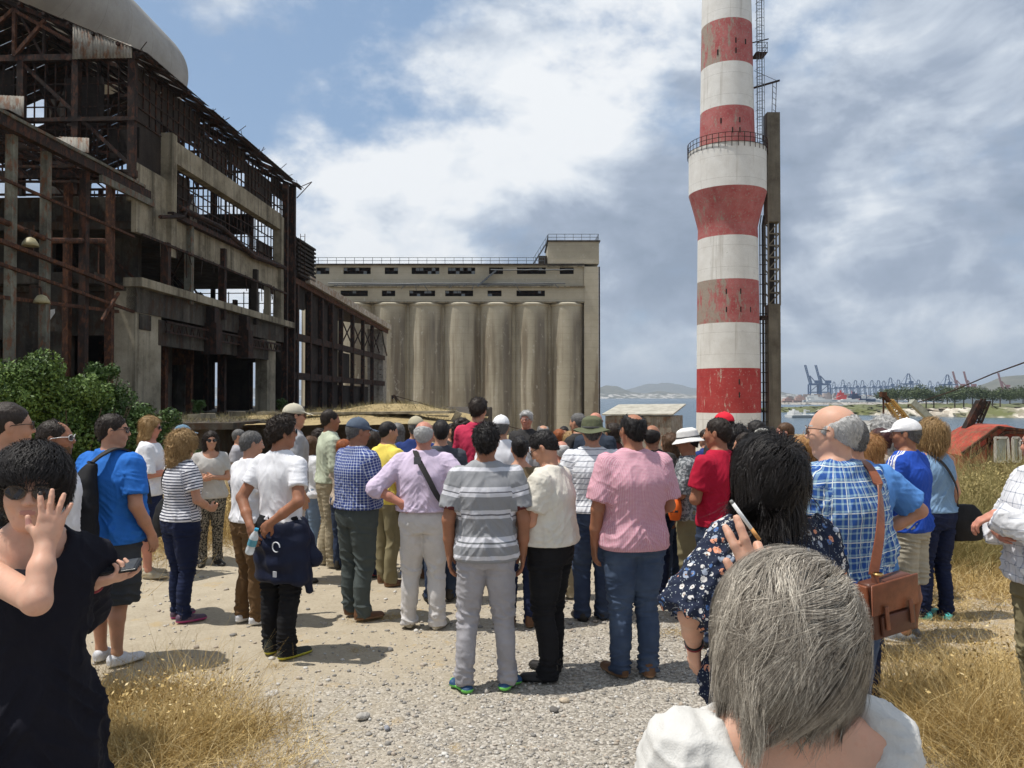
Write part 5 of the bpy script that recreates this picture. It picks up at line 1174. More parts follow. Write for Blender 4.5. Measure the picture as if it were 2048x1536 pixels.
rocky('rocky_shore', [(158, 400), (200, 345), (250, 330), (320, 335), (420, 330)], [8, 18, 24, 30, 34], [1.8, 3.6, 4.2, 4.6, 5], ROCK, 3)
rocky('rocky_shore', [(150, 470), (210, 450), (300, 440), (460, 440)], [20, 50, 70, 80], [2, 4.2, 4.8, 5.2], plain('scrub_land', (.12, .13, .06), 1, scale=.06), 7)
rocky('breakwater', [(330, 960), (400, 900), (470, 860), (420, 700)], [10, 14, 14, 14], [2.2, 2.6, 3.0, 3.2], QUAY, 11)
rocky('breakwater', [(-60+620, 2100), (900, 2150), (1500, 2100)], [60, 90, 120], [4, 5, 5], QUAY, 13)
rocky('quay', [(190, 262), (230, 240), (300, 232)], [3, 5, 5], [1.6, 1.9, 2.0], plain('dark_quay', (.06, .06, .06), .9, scale=.2), 15)
LEAFD = None
def leafy(n, cen, rad, size, seed, shell=.55, lumps=9, lumpr=.42, low=False):
    r = np.random.default_rng(seed); cen = np.array(cen, float); rad = np.array(rad, float)
    lc = r.normal(size=(lumps, 3)); lc /= np.linalg.norm(lc, axis=1, keepdims=True); lc *= r.uniform(.25, .75, (lumps, 1)); lc[:, 2] = np.abs(lc[:, 2])*1.0-.15 if not low else r.uniform(-.75, .85, lumps)
    w_ = r.integers(0, lumps, n); d = r.normal(size=(n, 3)); d /= np.linalg.norm(d, axis=1, keepdims=True); rr = r.uniform(shell**3, 1, n)**(1/3)
    p = (lc[w_]+d*(rr*lumpr*r.uniform(.75, 1.15, lumps)[w_])[:, None])*rad+cen
    nn = d+r.normal(size=(n, 3))*.7; nn /= np.linalg.norm(nn, axis=1, keepdims=True); t1 = np.cross(nn, r.normal(size=(n, 3))); t1 /= np.linalg.norm(t1, axis=1, keepdims=True); t2 = np.cross(nn, t1)
    s_ = size*r.uniform(.6, 1.4, n)[:, None]; v = np.stack([p-t1*s_, p+t2*s_*.5, p+t1*s_, p-t2*s_*.5], 1).reshape(-1, 3); f = np.arange(4*n).reshape(-1, 4); return v, f
def leafm(name, a, b):
    m = NM(name); P = m.n('ShaderNodeNewGeometry'); ri = P.outputs['Random Per Island']; n_ = m.noise(P.outputs['Position'], 1.5, 3)
    col = m.mix(ri, a, b); col = m.mix(m.mr(n_, .4, .65, 0, .5), col, mul(b, 1.2)); return m.out(col, .6, .3, Transmission_Weight=0.0, Subsurface_Weight=0.0)
LFAR = leafm('far_foliage', (.035, .055, .022), (.075, .10, .035)); BARK = plain('bark', (.10, .07, .045), .95)
tr = random.Random(21); TN = 'first second third fourth fifth sixth seventh eighth ninth tenth eleventh twelfth thirteenth fourteenth fifteenth sixteenth last'.split()
for k in range(17):
    px = 1775+k*19+tr.uniform(-5, 5); D = 415+tr.uniform(-18, 30); X0 = (px-CX)/F*D; hh = tr.uniform(8, 12.5); g = -2.6
    e_ = empty('tree', (X0, D, g)); tag(e_, 'dark green rounded tree beyond the rocky shore, '+TN[k]+' from the left of its row', 'tree', 'trees beyond the rocky shore')
    v, f = leafy(1500, (0, 0, hh*.55), (hh*.72, hh*.72, hh*.50), .42, 50+k, .5, 10, .5); mobj('crown', np_mesh('crown', v, f, [LFAR]), e_)
    MB().tube([(0, 0, -1), (.1, 0, hh*.3), (0, 0, hh*.6)], [.35, .28, .12], 6).build('trunk', BARK, e_)
tr = random.Random(21); TN = 'first second third fourth fifth sixth seventh eighth ninth tenth eleventh twelfth thirteenth fourteenth fifteenth sixteenth last'.split()
def crane(px, D, top_py, up, blue, lab):
    e_ = empty('port_crane', ((px-CX)/F*D, D, SEA+2)); H_ = CH+(HY-top_py)/F*D-SEA-2; h = MB(); w_ = H_*.016
    hb = H_*.45 if up else H_*.62; sx_ = H_*.13
    for x0 in (-sx_, sx_):
        for y0 in (-H_*.08, H_*.08): h.bar((x0, y0, 0), (x0, y0, hb), w_*2)
        h.bar((x0, -H_*.08, hb*.45), (x0, H_*.08, hb*.45), w_*1.5)
    h.bar((-sx_, 0, hb*.5), (sx_, 0, hb*.5), w_*2); h.bar((-sx_*1.1, 0, hb), (sx_*1.1, 0, hb), w_*3.4, w_*3.4); h.bar((-sx_, 0, hb*.5), (sx_, 0, hb), w_)
    if up:
        for o_ in (-.02*H_, .02*H_): h.bar((-sx_*.8+o_, 0, hb), (-sx_*1.9+o_, 0, H_), w_*1.4)
        for q in range(9): a = q/9; h.bar((-sx_*.8-a*sx_*1.1-.02*H_, 0, hb+(H_-hb)*a), (-sx_*.8-(a+.11)*sx_*1.1+.02*H_, 0, hb+(H_-hb)*(a+.11)), w_*.7)
        h.bar((sx_*.8, 0, hb), (-sx_*.9, 0, hb*1.55), w_*1.3); h.bar((-sx_*.4, 0, hb), (-sx_*.9, 0, hb*1.55), w_*1.3)
    else:
        h.bar((-sx_*2.6, 0, hb), (sx_*3.0, 0, hb), w_*2.6, w_*2.4); h.bar((-sx_*.9, 0, hb), (-sx_*.25, 0, H_), w_*1.7); h.bar((sx_*.9, 0, hb), (sx_*.25, 0, H_), w_*1.7); h.bar((-sx_*.35, 0, H_), (sx_*.35, 0, H_), w_*2)
        h.bar((-sx_*2.4, 0, hb), (-sx_*.3, 0, H_), w_*.5); h.bar((sx_*2.7, 0, hb), (sx_*.3, 0, H_), w_*.5); h.bar((-sx_*.6, 0, hb+(H_-hb)*.5), (sx_*.6, 0, hb+(H_-hb)*.5), w_)
    h.build('gantry', blue, e_); tag(e_, lab, 'crane', 'container cranes at the port'); MB().box(sx_*.2, sx_*1.4, -w_*2, w_*2, hb+w_*2, hb+w_*7).build('machine_house', blue, e_)
CB = plain('crane_blue', (.05, .115, .24), .6); CR = plain('crane_red', (.28, .085, .075), .6)
crane(1628, 1900, 730, 1, CB, 'blue port crane with raised boom, leftmost on the skyline'); crane(1649, 1900, 730, 1, CB, 'blue port crane with raised boom, second from the left')
for i, (px, D, ty) in enumerate(((1686, 2300, 760), (1711, 2300, 761), (1725, 2300, 761), (1744, 2300, 761), (1757, 2300, 761), (1781, 2300, 756))): crane(px, D, ty, 0, CB, ('first','second','third','fourth','fifth','sixth')[i]+' small distant blue port crane counting right from the raised booms')
crane(1817, 1900, 748, 0, CB, 'larger blue port crane above the far trees with a wide A frame'); crane(1895, 1900, 750, 0, CB, 'blue port crane over the right end of the far trees'); crane(1837, 2400, 760, 0, CB, 'small blue port crane just right of the large one')
for i, (px, ty) in enumerate(((1668, 764), (1698, 765), (1768, 762), (1797, 760), (1860, 762), (1876, 764))): crane(px, 2500, ty, 0, CB, ('tiny', 'faint', 'small faint', 'little', 'pale small', 'tiny pale')[i]+' blue port crane in a gap of the row, '+TN[i]+' from the left')
crane(1920, 2100, 743, 1, CR, 'reddish port crane with raised boom left of its twin'); crane(1942, 2100, 743, 1, CR, 'reddish port crane with raised boom right of its twin'); crane(2010, 2100, 746, 1, CR, 'reddish port crane with raised boom at the right edge hills')
CW = plain('ship_white', (.62, .62, .60), .6); CP = plain('ship_pink', (.48, .33, .28), .7); CD = plain('ship_navy', (.04, .07, .14), .6); CRD = plain('ship_red', (.55, .06, .05), .6)
sr = random.Random(8)
def ship(px, D, L_, H_, hull, top, lab):
    e_ = empty('ship', ((px-CX)/F*D, D, SEA-.3), sr.uniform(-.2, .2)); h = MB(); z1 = H_*.4
    h.add([(-L_/2, -4, 0), (L_/2*.92, -4, 0), (L_/2, 0, 0), (L_/2*.92, 4, 0), (-L_/2, 4, 0), (-L_/2, -5, z1), (L_/2*.96, -5, z1*1.05), (L_/2*1.06, 0, z1*1.2), (L_/2*.96, 5, z1*1.05), (-L_/2, 5, z1)], [(4, 3, 2, 1, 0), (5, 6, 7, 8, 9), (0, 1, 6, 5), (1, 2, 7, 6), (2, 3, 8, 7), (3, 4, 9, 8), (4, 0, 5, 9)]); h.build('hull', hull, e_)
    h = MB(); h.box(-L_*.42, L_*.3, -3.5, 3.5, z1-.5, z1+H_*.06); h.box(-L_*.42, -L_*.05, -4, 4, z1, z1+H_*.35); h.box(-L_*.38, -L_*.15, -3, 3, z1+H_*.35, H_*.95); h.box(-L_*.3, -L_*.24, -1, 1, H_*.95, H_*1.15); h.bar((L_*.2, 0, z1), (L_*.2, 0, H_*1.1), .8); h.bar((L_*.2, 0, z1+2), (L_*.4, 0, H_*.9), .5); h.build('superstructure', top, e_); tag(e_, lab, 'ship', 'ships moored at the port')
ship(1694, 1150, 34, 17, CRD, CRD, 'bright red and white ship in the middle of the moored ships'); ship(1722, 1150, 44, 15, CD, CD, 'navy blue ship right of the red one'); ship(1648, 1150, 60, 13, CW, CW, 'white ship left of the red one with low decks')
ship(1745, 1200, 50, 12, CW, CW, 'white ship right of the navy blue ship'); ship(1770, 1250, 60, 11, CW, CW, 'white ship nearest the far trees'); ship(1616, 1200, 46, 11, CP, CP, 'pinkish hull among the moored ships under the raised cranes'); ship(1590, 1250, 50, 8, CP, CP, 'leftmost pinkish low hull of the moored ships')
ship(1668, 1000, 80, 8, plain('ship_grey', (.30, .32, .33), .7), CW, 'long grey hull in front of the other moored ships'); ship(1735, 1000, 90, 7, plain('ship_grey', (.30, .32, .33), .7), CW, 'low grey hull below the white ships')
ship(1600, 330, 10, 3.4, CW, CW, 'small white motor boat on the water beside the bald mans glasses')
h = MB()
for k in range(160):
    px = sr.uniform(1575, 1800); D = sr.uniform(1400, 1700); X0 = (px-CX)/F*D; s_ = sr.uniform(3, 12); h.box(X0, X0+s_, D, D+6, SEA, SEA+sr.uniform(6, 19)*(1-abs(px-1660)/260))
tag(h.build('port_cargo', [plain('cargo', (.42, .34, .30), .8, scale=.05, var=.5)]), kind='stuff'); 
e_ = empty('warehouse', ((1985-CX)/F*620, 620, -1)); tag(e_, 'long white warehouse roof beyond the far trees', 'building'); MB().box(-36, 38, -6, 6, -4, 4).build('wall', CW, e_); MB().lathe([(0.1, 0)], 3).v; h = MB(); h.add([(-38, -8, 4), (42, -8, 4), (42, 8, 4), (-38, 8, 4), (-36, 0, 7.2), (38, 0, 6.4)], [(0, 1, 5, 4), (2, 3, 4, 5), (0, 4, 3), (1, 2, 5)]); h.build('roof', CW, e_)
# overhead cable
e_ = tag(MB().tube([tuple(P3(1815, 812, 60)), tuple(P3(1905, 782, 50)), tuple(P3(1985, 748, 42)), tuple(P3(2052, 724, 36)), tuple(P3(2300, 620, 28))], .035, 6).build('cable', RUST), 'dark slack cable rising to the right edge above the far trees', 'cable')
# ---------------- scrapped machines on the right
REDP = weathered('red_machine_paint', (.34, .06, .04), (.16, .05, .035), (.48, .12, .08), 1.6, .5, .8, rust=(.20, .10, .06)); GREYF = plain('grey_green_frame', (.33, .34, .28), .6, var=.3)
RM = empty('red_machine', tuple(P3(1962, 0, 27)*Vector((1, 1, 0)))); RM.location.z = float(gz(RM.location.x, 27)); tag(RM, 'faded red digger with a humped body, pale window frames and raised dark arm', 'digger')
gz0 = RM.location.z; zz = lambda py, D=27: CH-(py-HY)/F*D-gz0; xx = lambda px, D=27: (px-1962)/F*D
pr_ = [(1882, 905), (1905, 884), (1930, 862), (1955, 850), (1985, 848), (2010, 856), (2032, 884), (2060, 900), (2080, 940), (2080, 1020), (1900, 1020), (1886, 930)]
h = MB(); n_ = len(pr_)
for y0, sc_ in ((-1.0, .93), (-.75, 1), (.75, 1), (1.0, .93)):
    cxm, czm = xx(1985), zz(930)
    h.v += [(cxm+(xx(a)-cxm)*sc_, y0, czm+(zz(b)-czm)*sc_) for a, b in pr_]
for i in range(3): h.f += [(i*n_+k, (i+1)*n_+k, (i+1)*n_+(k+1) % n_, i*n_+(k+1) % n_) for k in range(n_)]
h.f += [tuple(range(n_)), tuple(range(3*n_, 4*n_))[::-1]]; h.build('body', REDP, RM)
h = MB()
for p0, p1 in (((1888, 903), (1958, 852)), ((1905, 910), (1972, 862)), ((1958, 852), (2010, 858)), ((1972, 862), (2052, 864)), ((1900, 925), (2070, 925)), ((1940, 868), (1940, 925)), ((2044, 868), (2052, 925))): h.bar((xx(p0[0]), -1.04, zz(p0[1])), (xx(p1[0]), -1.04, zz(p1[1])), .09)
h.build('ribs', RUST2, RM)
h = MB()
for a, b in ((1950, 1974), (1984, 1996), (2008, 2034)):
    for p0, p1 in (((a, 872), (a, 918)), ((b, 872), (b+3, 918)), ((a, 872), (b, 872)), ((a, 918), (b+3, 918))): h.bar((xx(p0[0]), -1.08, zz(p0[1])), (xx(p1[0]), -1.08, zz(p1[1])), .07)
h.build('window_frame', plain('pale_frame', (.55, .53, .48), .6), RM)
h = MB()
for a, b, mt in ((1951, 1974, 0), (1985, 1996, 0)): h.box(xx(a)+.03, xx(b)-.03, -1.06, -1.03, zz(917), zz(873))
h.build('window', plain('grey_pane', (.30, .33, .30), .3), RM)
MB().bar((xx(1880), -.3, zz(860)), (xx(1852), -.3, zz(795))+() if False else (xx(1972-10), .2, zz(802)), .01).v
h = MB(); h.bar((xx(1942), .4, zz(866)), (xx(1975), .4, zz(803)), .28, .22); h.build('arm', RUST, RM)
def boom(name, pts, D, mat, w_, lab, lattice=True, basez=None):
    a, b = P3(*pts[0], D), P3(*pts[1], D); e_ = empty(name, (a.x, a.y, float(gz(a.x, a.y)))); a_ = a-e_.location; b_ = b-e_.location; h = MB(); dd = (b_-a_).normalized(); u = dd.cross(Vector((0, 1, 0))).normalized()
    if lattice:
        for s_ in (-1, 1):
            for q in (-.3, .3): h.bar(a_+u*s_*w_/2+Vector((0, q*w_, 0)), b_+u*s_*w_*.3+Vector((0, q*w_, 0)), w_*.2)
        for k in range(12): t0, t1 = k/12, (k+1)/12; s_ = 1 if k % 2 else -1; h.bar(a_.lerp(b_, t0)+u*s_*w_*.42, a_.lerp(b_, t1)-u*s_*w_*.42, w_*.12)
    else: h.bar(a_, b_, w_, w_*.8)
    h.build('boom', mat, e_); zt = a_.z+.1; h = MB(); h.box(a_.x-.25, a_.x+.25, -.25, .25, .9, zt); h.bar((a_.x-.9, -.5, 1.3), (a_.x-.1, -.1, zt-.1), .14); h.bar((a_.x+.9, .5, 1.3), (a_.x+.1, .1, zt-.1), .14); h.box(a_.x-1.1, a_.x+1.1, -.8, .8, .75, 1.35); h.build('mast', mat, e_)
    h = MB(); h.box(a_.x-.2, a_.x+1.0, -.75, .05, 1.37, min(2.6, zt)); h.build('cab', mat, e_, False, .06)
    for sy in (-1, 1):
        h = MB(); h.lathe([(.0, -.2), (.38, -.2), (.40, -.15), (.40, .15), (.38, .2), (0, .2)], 20); t_ = h.build('wheel', RUST, e_, True); t_.matrix_local = Matrix.Translation((a_.x-.7, sy*.8, .36)) @ Matrix.Rotation(R(90), 4, 'X'); t2_ = mobj('wheel', t_.data, e_); t2_.matrix_local = Matrix.Translation((a_.x+.7, sy*.8, .36)) @ Matrix.Rotation(R(90), 4, 'X')
    MB().box(a_.x-1.1, a_.x+1.1, -.55, .55, .3, .73).build('chassis', RUST, e_); tag(e_, lab, 'crane'); return e_, a_, b_
YEL = plain('yellow_crane', (.42, .25, .07), .6, var=.35, scale=2); e_, a_, b_ = boom('crane', [(1812, 850), (1778, 803)], 34, YEL, .42, 'short yellow lattice crane boom in front of the rocky shore', True)
h = MB(); h.bar(b_, b_+Vector((-.3, 0, .35)), .16); h.bar(b_+Vector((-.25, 0, .4)), b_+Vector((-.25, 0, -.6)), .06); h.box(b_.x-.38, b_.x-.14, -.1, .1, b_.z+.2, b_.z+.42); h.build('hook_block', RUST2, e_)
boom('crane', [(1898, 872), (1822, 803)], 38, GREYF, .36, 'grey green crane boom slanting down to the right behind the blonde curls', False)
boom('crane', [(1935, 880), (1972, 800)], 40, RUST, .45, 'dark brown crane boom leaning right above the red digger', True)
m = None
# ------------------------------------------------------------------ cloth colours
Cc = {}
def C(name, c, **k): Cc[name] = cloth('cloth_'+name, c, **k); return Cc[name]
WHT = C('white', (.74, .74, .77)); WHT2 = C('off_white', (.70, .68, .64)); CREAM = C('cream', (.66, .62, .54)); BLK = C('black', (.012, .012, .014)); BLK2 = C('black_dress', (.010, .010, .016), rough=.95)
ROYAL = C('royal_blue', (.025, .15, .52)); LBLUE = C('sky_blue', (.09, .24, .56)); NAVY = C('navy', (.012, .018, .05)); NAVY2 = C('navy_shirt', (.02, .04, .16)); DGREY = C('dark_grey', (.045, .05, .058)); GREYG = C('grey_green', (.075, .09, .088)); LGREY = C('light_grey', (.34, .33, .35)); OFFW = C('off_white_trousers', (.60, .58, .57))
KHAKI = C('khaki', (.34, .29, .20)); KHAKI2 = C('olive_khaki', (.22, .19, .11)); BROWN = C('brown', (.13, .075, .035)); LILAC = C('lilac', (.60, .50, .64)); CRIM = C('crimson', (.50, .035, .085)); RED = C('red', (.40, .010, .035)); YEL2 = C('yellow', (.78, .62, .12)); MINT = C('pale_sage', (.46, .50, .38)); MAROON = C('maroon', (.10, .028, .028)); GREYT = C('grey_tee', (.33, .33, .34)); DARKS = C('charcoal', (.04, .038, .038))
def denimp(k=1): return lambda m, base, uv, co: m.mix(m.mr(m.noise(co, 4, 3), .4, .65, 0, .5), base, (.16*k, .22*k, .33*k))
JEAN = C('denim', (.038, .058, .105), pat=denimp(.65)); JEAND = C('dark_denim', (.025, .038, .075), pat=denimp(.4)); JEANL = C('light_denim', (.15, .21, .29), pat=denimp(1.4)); DENT = C('denim_top', (.20, .32, .48))
SAND = C('beige_shorts', (.36, .33, .26)); BEIGE = C('beige_top', (.46, .38, .30))
STR_N = C('navy_stripe', (.70, .70, .73), pat=pat_stripes((.05, .055, .09), .026, .42))
STR_T = C('thin_stripe', (.74, .75, .78), pat=pat_stripes((.13, .15, .20), .048, .12))
STR_V = C('wavy_stripe', (.72, .70, .72), pat=pat_stripes((.35, .22, .30), .05, .28))
PLAIDN = C('navy_plaid', (.035, .06, .22), pat=pat_plaid((.56, .60, .68), .024, .024, .26, .26))
PLAIDB = C('blue_plaid', (.03, .095, .33), pat=pat_plaid((.34, .50, .58), .026, .030, .30, .26, (.62, .68, .66)))
GING = C('pink_gingham', (.52, .20, .27), pat=pat_plaid((.66, .45, .50), .0085, .0085, .5, .5))
CHECKW = C('white_check', (.68, .68, .70), pat=pat_plaid((.14, .17, .24), .055, .055, .09, .09))
LEO = C('leopard', (.24, .21, .16), pat=lambda m, b, uv, co: m.mix(m.mr(m.noise(co, 55, 3, .6), .48, .52), b, (.03, .028, .025)))
FLOW_ = None
def floral(m, base, uv, co):
    v = m.n('ShaderNodeTexVoronoi', {'Vector': co, 'Scale': 34.0, 'Randomness': .9}); d = v.outputs['Distance']; r = m.sep(v.outputs['Color'])[0]
    pet = m.m2('LESS_THAN', d, m.m2('ADD', .30, m.m2('MULTIPLY', r, .16))); cen = m.m2('LESS_THAN', d, .12)
    colr = m.ramp(r, [(.0, (.62, .60, .58)), (.3, (.07, .14, .32)), (.5, (.60, .58, .56)), (.66, (.62, .27, .17)), (.8, (.30, .34, .42))], True)
    x = m.mix(m.m2('MULTIPLY', pet, m.m2('GREATER_THAN', m.noise(co, 60, 3), .42)), base, colr); x = m.mix(cen, x, (.22, .11, .05))
    v2 = m.n('ShaderNodeTexVoronoi', {'Vector': co, 'Scale': 95.0}); return m.mix(m.m2('LESS_THAN', v2.outputs['Distance'], .20), x, (.32, .36, .38))
FLOR = C('floral', (.016, .022, .045), pat=floral)
POLO = C('grey_polo', (1, 1, 1), var=.04, pat=pat_bands(.80, 1.50, [(0, (.60, .60, .63)), (.02, (.27, .275, .29)), (.115, (.62, .62, .66)), (.155, (.27, .275, .29)), (.235, (.60, .60, .64)), (.265, (.17, .18, .19)), (.28, (.60, .60, .64)), (.325, (.27, .275, .29)), (.50, (.60, .60, .64)), (.525, (.16, .16, .18)), (.54, (.60, .60, .64)), (.575, (.27, .275, .29)), (.70, (.62, .62, .66)), (.735, (.15, .15, .17)), (.75, (.62, .62, .66)), (.79, (.27, .275, .29)), (.93, (.60, .60, .64)), (.965, (.30, .305, .32))]))
PATT = C('ethnic', (1, 1, 1), var=.1, pat=pat_bands(.9, 1.48, [(0, (.10, .08, .07)), (.2, (.22, .20, .16)), (.3, (.04, .03, .03)), (.42, (.15, .18, .20)), (.52, (.28, .31, .33)), (.58, (.17, .125, .07))]))
GREYP = C('grey_pattern', (.12, .13, .14), pat=lambda m, b, uv, co: m.mix(m.mr(m.noise(co, 38, 3), .5, .54), b, (.34, .35, .36)))
HBLK = hairm('hair_black', (.010, .008, .008), (.035, .028, .026)); HDB = hairm('hair_dark_brown', (.022, .014, .010), (.06, .04, .028)); HGR = hairm('hair_salt_pepper', (.10, .095, .09), (.34, .33, .32)); HWH = hairm('hair_white', (.50, .49, .475), (.80, .79, .77)); HBL = hairm('hair_blond', (.30, .17, .06), (.62, .42, .20)); HBL2 = hairm('hair_ginger_blond', (.30, .13, .045), (.62, .36, .14)); HMR = hairm('hair_maroon', (.045, .012, .014), (.10, .03, .03)); HGI = hairm('hair_ginger', (.30, .08, .025), (.50, .17, .06)); HBR = hairm('hair_brown', (.09, .045, .022), (.22, .12, .06))
GF = plain('glasses_black', (.012, .012, .012), .3); GL = plain('lens_dark', (.01, .01, .012), .08, spec=.6); GW = plain('glasses_white', (.75, .75, .76), .35); GB = plain('lens_blue', (.03, .16, .26), .12); GBR = plain('glasses_brown', (.05, .025, .015), .3)
LTH = plain('tan_leather', (.19, .060, .026), .42, var=.3, scale=9, bump=.3); LTHD = plain('brown_leather', (.095, .032, .017), .45, var=.3); BELT = plain('belt_brown', (.05, .02, .014), .5); BELTB = plain('belt_black', (.015, .013, .012), .5)
NYL = cloth('nylon_black', (.014, .014, .016), rough=.75); STRP = plain('strap_black', (.02, .018, .018), .7); ORG = cloth('orange_nylon', (.72, .13, .02), rough=.6)
SB = dict(mat=plain('shoe_brown', (.12, .055, .025), .5), sole=plain('sole_tan', (.22, .13, .07), .7)); SBK = dict(mat=plain('shoe_black', (.015, .013, .012), .45), sole=plain('sole_black', (.02, .02, .02), .7)); SWH = dict(mat=plain('shoe_white', (.62, .63, .66), .6), sole=plain('sole_white', (.66, .66, .66), .7), low=True); SPK = dict(mat=plain('shoe_mauve', (.09, .055, .09), .6), sole=plain('sole_pink', (.42, .06, .20), .6), low=True); SYL = dict(mat=plain('shoe_sport_black', (.03, .035, .03), .6), sole=plain('sole_yellow', (.50, .46, .05), .6)); SBE = dict(mat=plain('shoe_beige', (.36, .31, .22), .7), sole=plain('sole_beige', (.42, .38, .30), .7), low=True); SGR = dict(mat=plain('shoe_grey', (.10, .11, .12), .6), sole=plain('sole_white', (.6, .6, .6), .7), low=True); STQ = dict(mat=plain('shoe_turquoise', (.12, .62, .60), .6), sole=plain('sole_turquoise', (.30, .72, .70), .6), low=True); SSN = dict(mat=plain('sandal_blue', (.02, .07, .16), .6), sole=plain('sole_green', (.16, .55, .10), .6), low=True, open=True, toe=26)
G_ = dict
S = lambda m, **k: dict(mat=m, **k)
# ------------------------------------------------------------------ front and middle rows (left to right)
p = person('man in black T-shirt with cropped dark hair at the far left edge', 14, 803, 4.0, phi=35, head=(14, 0), arms=('down', 'down'), shirt=S(BLK), bottom=S(JEAND), hair=('buzz', HDB), glasses=(GF, GL), lod=1, skinc='mid', fat=1.15)
p = person('bearded man in white-framed glasses and maroon top over a white T-shirt', 110, 840, 5.0, phi=70, head=(8, -2), arms=('down', 'down'), shirt=[S(WHT), S(MAROON, loose=.032, sleeve='long', name='jacket', hem=.84, cut=[plane((0, 1, 0), .06, 'i', .02)])], bottom=S(JEAND), hair=('recede', HDB), glasses=(GW, GL), beard=HBR, lod=1, skinc='tan', fat=1.1)
BK = person('heavy man in royal blue T-shirt and grey shorts with a black sling pack', 225, 828, feet=1322, phi=20, head=(50, 0), arms=('down', ((.075, -.035, -.28), (.27, .10, .90), (.05, .35, -1), (-1, 0, 0))), shirt=S(ROYAL, hem=.86, slen=1.15, loose=.026), bottom=S(DGREY, kind='shorts', hem=.44, loose=1.25), shoes=SWH, hair=('short', HDB), glasses=(GF, GL), lod=0, skinc='mid', fat=1.30, belly=.05)
p = person('woman with short blond hair and white top holding leaflets', 300, 832, feet=1152, phi=72, arms=('front', 'front'), head=(6, 6), fem=True, shirt=S(WHT, sleeve='elbow', hem=.90, neck='wide'), bottom=S(NAVY, kind='shorts', hem=.42, loose=1.15), shoes=SBE, hair=('bob', HBL), glasses=(GF, GL), fat=1.12, skinc='red')
CU = person('woman with wild curly blond hair and striped T-shirt', 366, 864, feet=1238, phi=38, head=(10, 0), arms=('clasp', ((.07, .03, -.27), (.10, .24, 1.02), (-.4, 1, -.1), (-1, 0, .2))), fem=True, shirt=S(STR_N, hem=.94), bottom=S(NAVY, loose=.92), shoes=SPK, hair=('curly', HBL), strands=dict(n=3500, L=.15, grav=.5, curl=.35, na=1.2, locks=120, width=.004, rad=(.115, .12, .112), seed=31, seg=9), lod=0, fat=1.15)
p = person('person in a faded blue cap behind the curly blond hair', 366, 850, 9.0, phi=60, shirt=S(GREYT), bottom=S(JEAND), hair=('short', HGR), hat=('cap', cloth('cap_pale_blue', (.13, .22, .30))), lod=2)
p = person('woman in light grey top and leopard trousers facing the yard in dark sunglasses', 422, 862, feet=1128, phi=150, arms=('cross', 'front'), fem=True, shirt=S(C('pale_grey_top', (.50, .48, .45)), neck='scoop'), bottom=S(LEO, loose=.95), shoes=SBK, hair=('bob', HDB), glasses=(GF, GL), fat=1.15, extra='face')
p = person('grey-haired man in white polo shirt and brown trousers', 503, 862, feet=1243, phi=42, head=(16, 4), arms=('front', 'front'), shirt=S(WHT, collar=True, hem=.94, tuck=1, blouse=.01), bottom=S(BROWN, loose=.9, belt=BELT, waist=1.0), shoes=SWH, hair=('short', HGR), lod=0, fat=1.12, belly=.05, skinc='mid')
BT = person('young man in tight white T-shirt holding a water bottle behind his back', 563, 833, feet=1308, phi=28, head=(26, -3), arms=(((.085, -.12, -.25), (.075, -.21, .94), (-.45, -.05, -.9), (0, 1, 0)), ((.10, -.10, -.25), (-.02, -.235, .92), (-.75, .0, -.6), (0, 1, 0))), shirt=S(WHT, loose=.012, hem=.97, slen=.95, fold=.8), bottom=S(BLK, loose=1.0), shoes=SYL, hair=('thick', HDB), glasses=(GF, GB), lod=0, fat=.98, skinc='tan', beard=None)
p = person('man in tan baseball cap and grey T-shirt', 588, 808, 8.0, phi=62, arms=('down', 'down'), shirt=S(GREYT), bottom=S(OFFW), hair=('short', HDB), hat=('cap', cloth('cap_tan', (.50, .46, .36))), glasses=(GF, GL))
p = person('woman with long brown hair and a loose white shirt behind the sage shirt', 622, 872, 9.2, phi=40, fem=True, arms=('clasp', 'clasp'), shirt=S(WHT, sleeve='roll'), bottom=S(JEANL), hair=('long', HBR), lod=2)
p = person('man with receding dark hair in pale sage shirt and khaki trousers', 660, 819, feet=1130, phi=62, arms=('clasp', 'clasp'), shirt=S(MINT, collar=True, hem=.94, blouse=.01, tuck=1, sleeve='roll'), bottom=S(KHAKI, belt=BELT, waist=1.02), shoes=SBE, hair=('recede', HDB), skinc='tan')
p = person('man in blue-grey cap and navy check shirt with brown shoes', 716, 836, feet=1232, phi=42, head=(18, 5), arms=('cross', 'cross'), shirt=S(PLAIDN, collar=True, sleeve='long', hem=.97, tuck=1, blouse=.015, loose=.028), bottom=S(GREYG, loose=1.12, belt=BELTB, waist=1.03), shoes=SB, hair=('short', HGR), hat=('cap', cloth('cap_slate', (.085, .11, .15))), lod=0, fat=1.18, belly=.03, stance=.015, skinc='tan')
p = person('woman in pink blouse half hidden by the navy check shirt', 746, 862, 8.3, phi=60, fem=True, arms=('front', 'front'), shirt=S(C('pink_blouse', (.62, .45, .55)), sleeve='elbow', hem=.84), bottom=S(NAVY), shoes=G_(mat=plain('shoe_red', (.25, .02, .04), .5)), hair=('bob', HDB), lod=2)
p = person('man in bright yellow T-shirt with cropped black hair', 776, 842, 7.9, phi=44, head=(14, 6), shirt=S(YEL2), bottom=S(KHAKI2), shoes=SB, hair=('buzz', HBLK), skinc='mid')
p = person('man in navy blue shirt and pale beige cap', 832, 833, 8.2, phi=10, shirt=S(NAVY2), bottom=S(JEAN), shoes=SB, hair=('short', HGR), hat=('cap', cloth('cap_beige', (.42, .38, .27))))
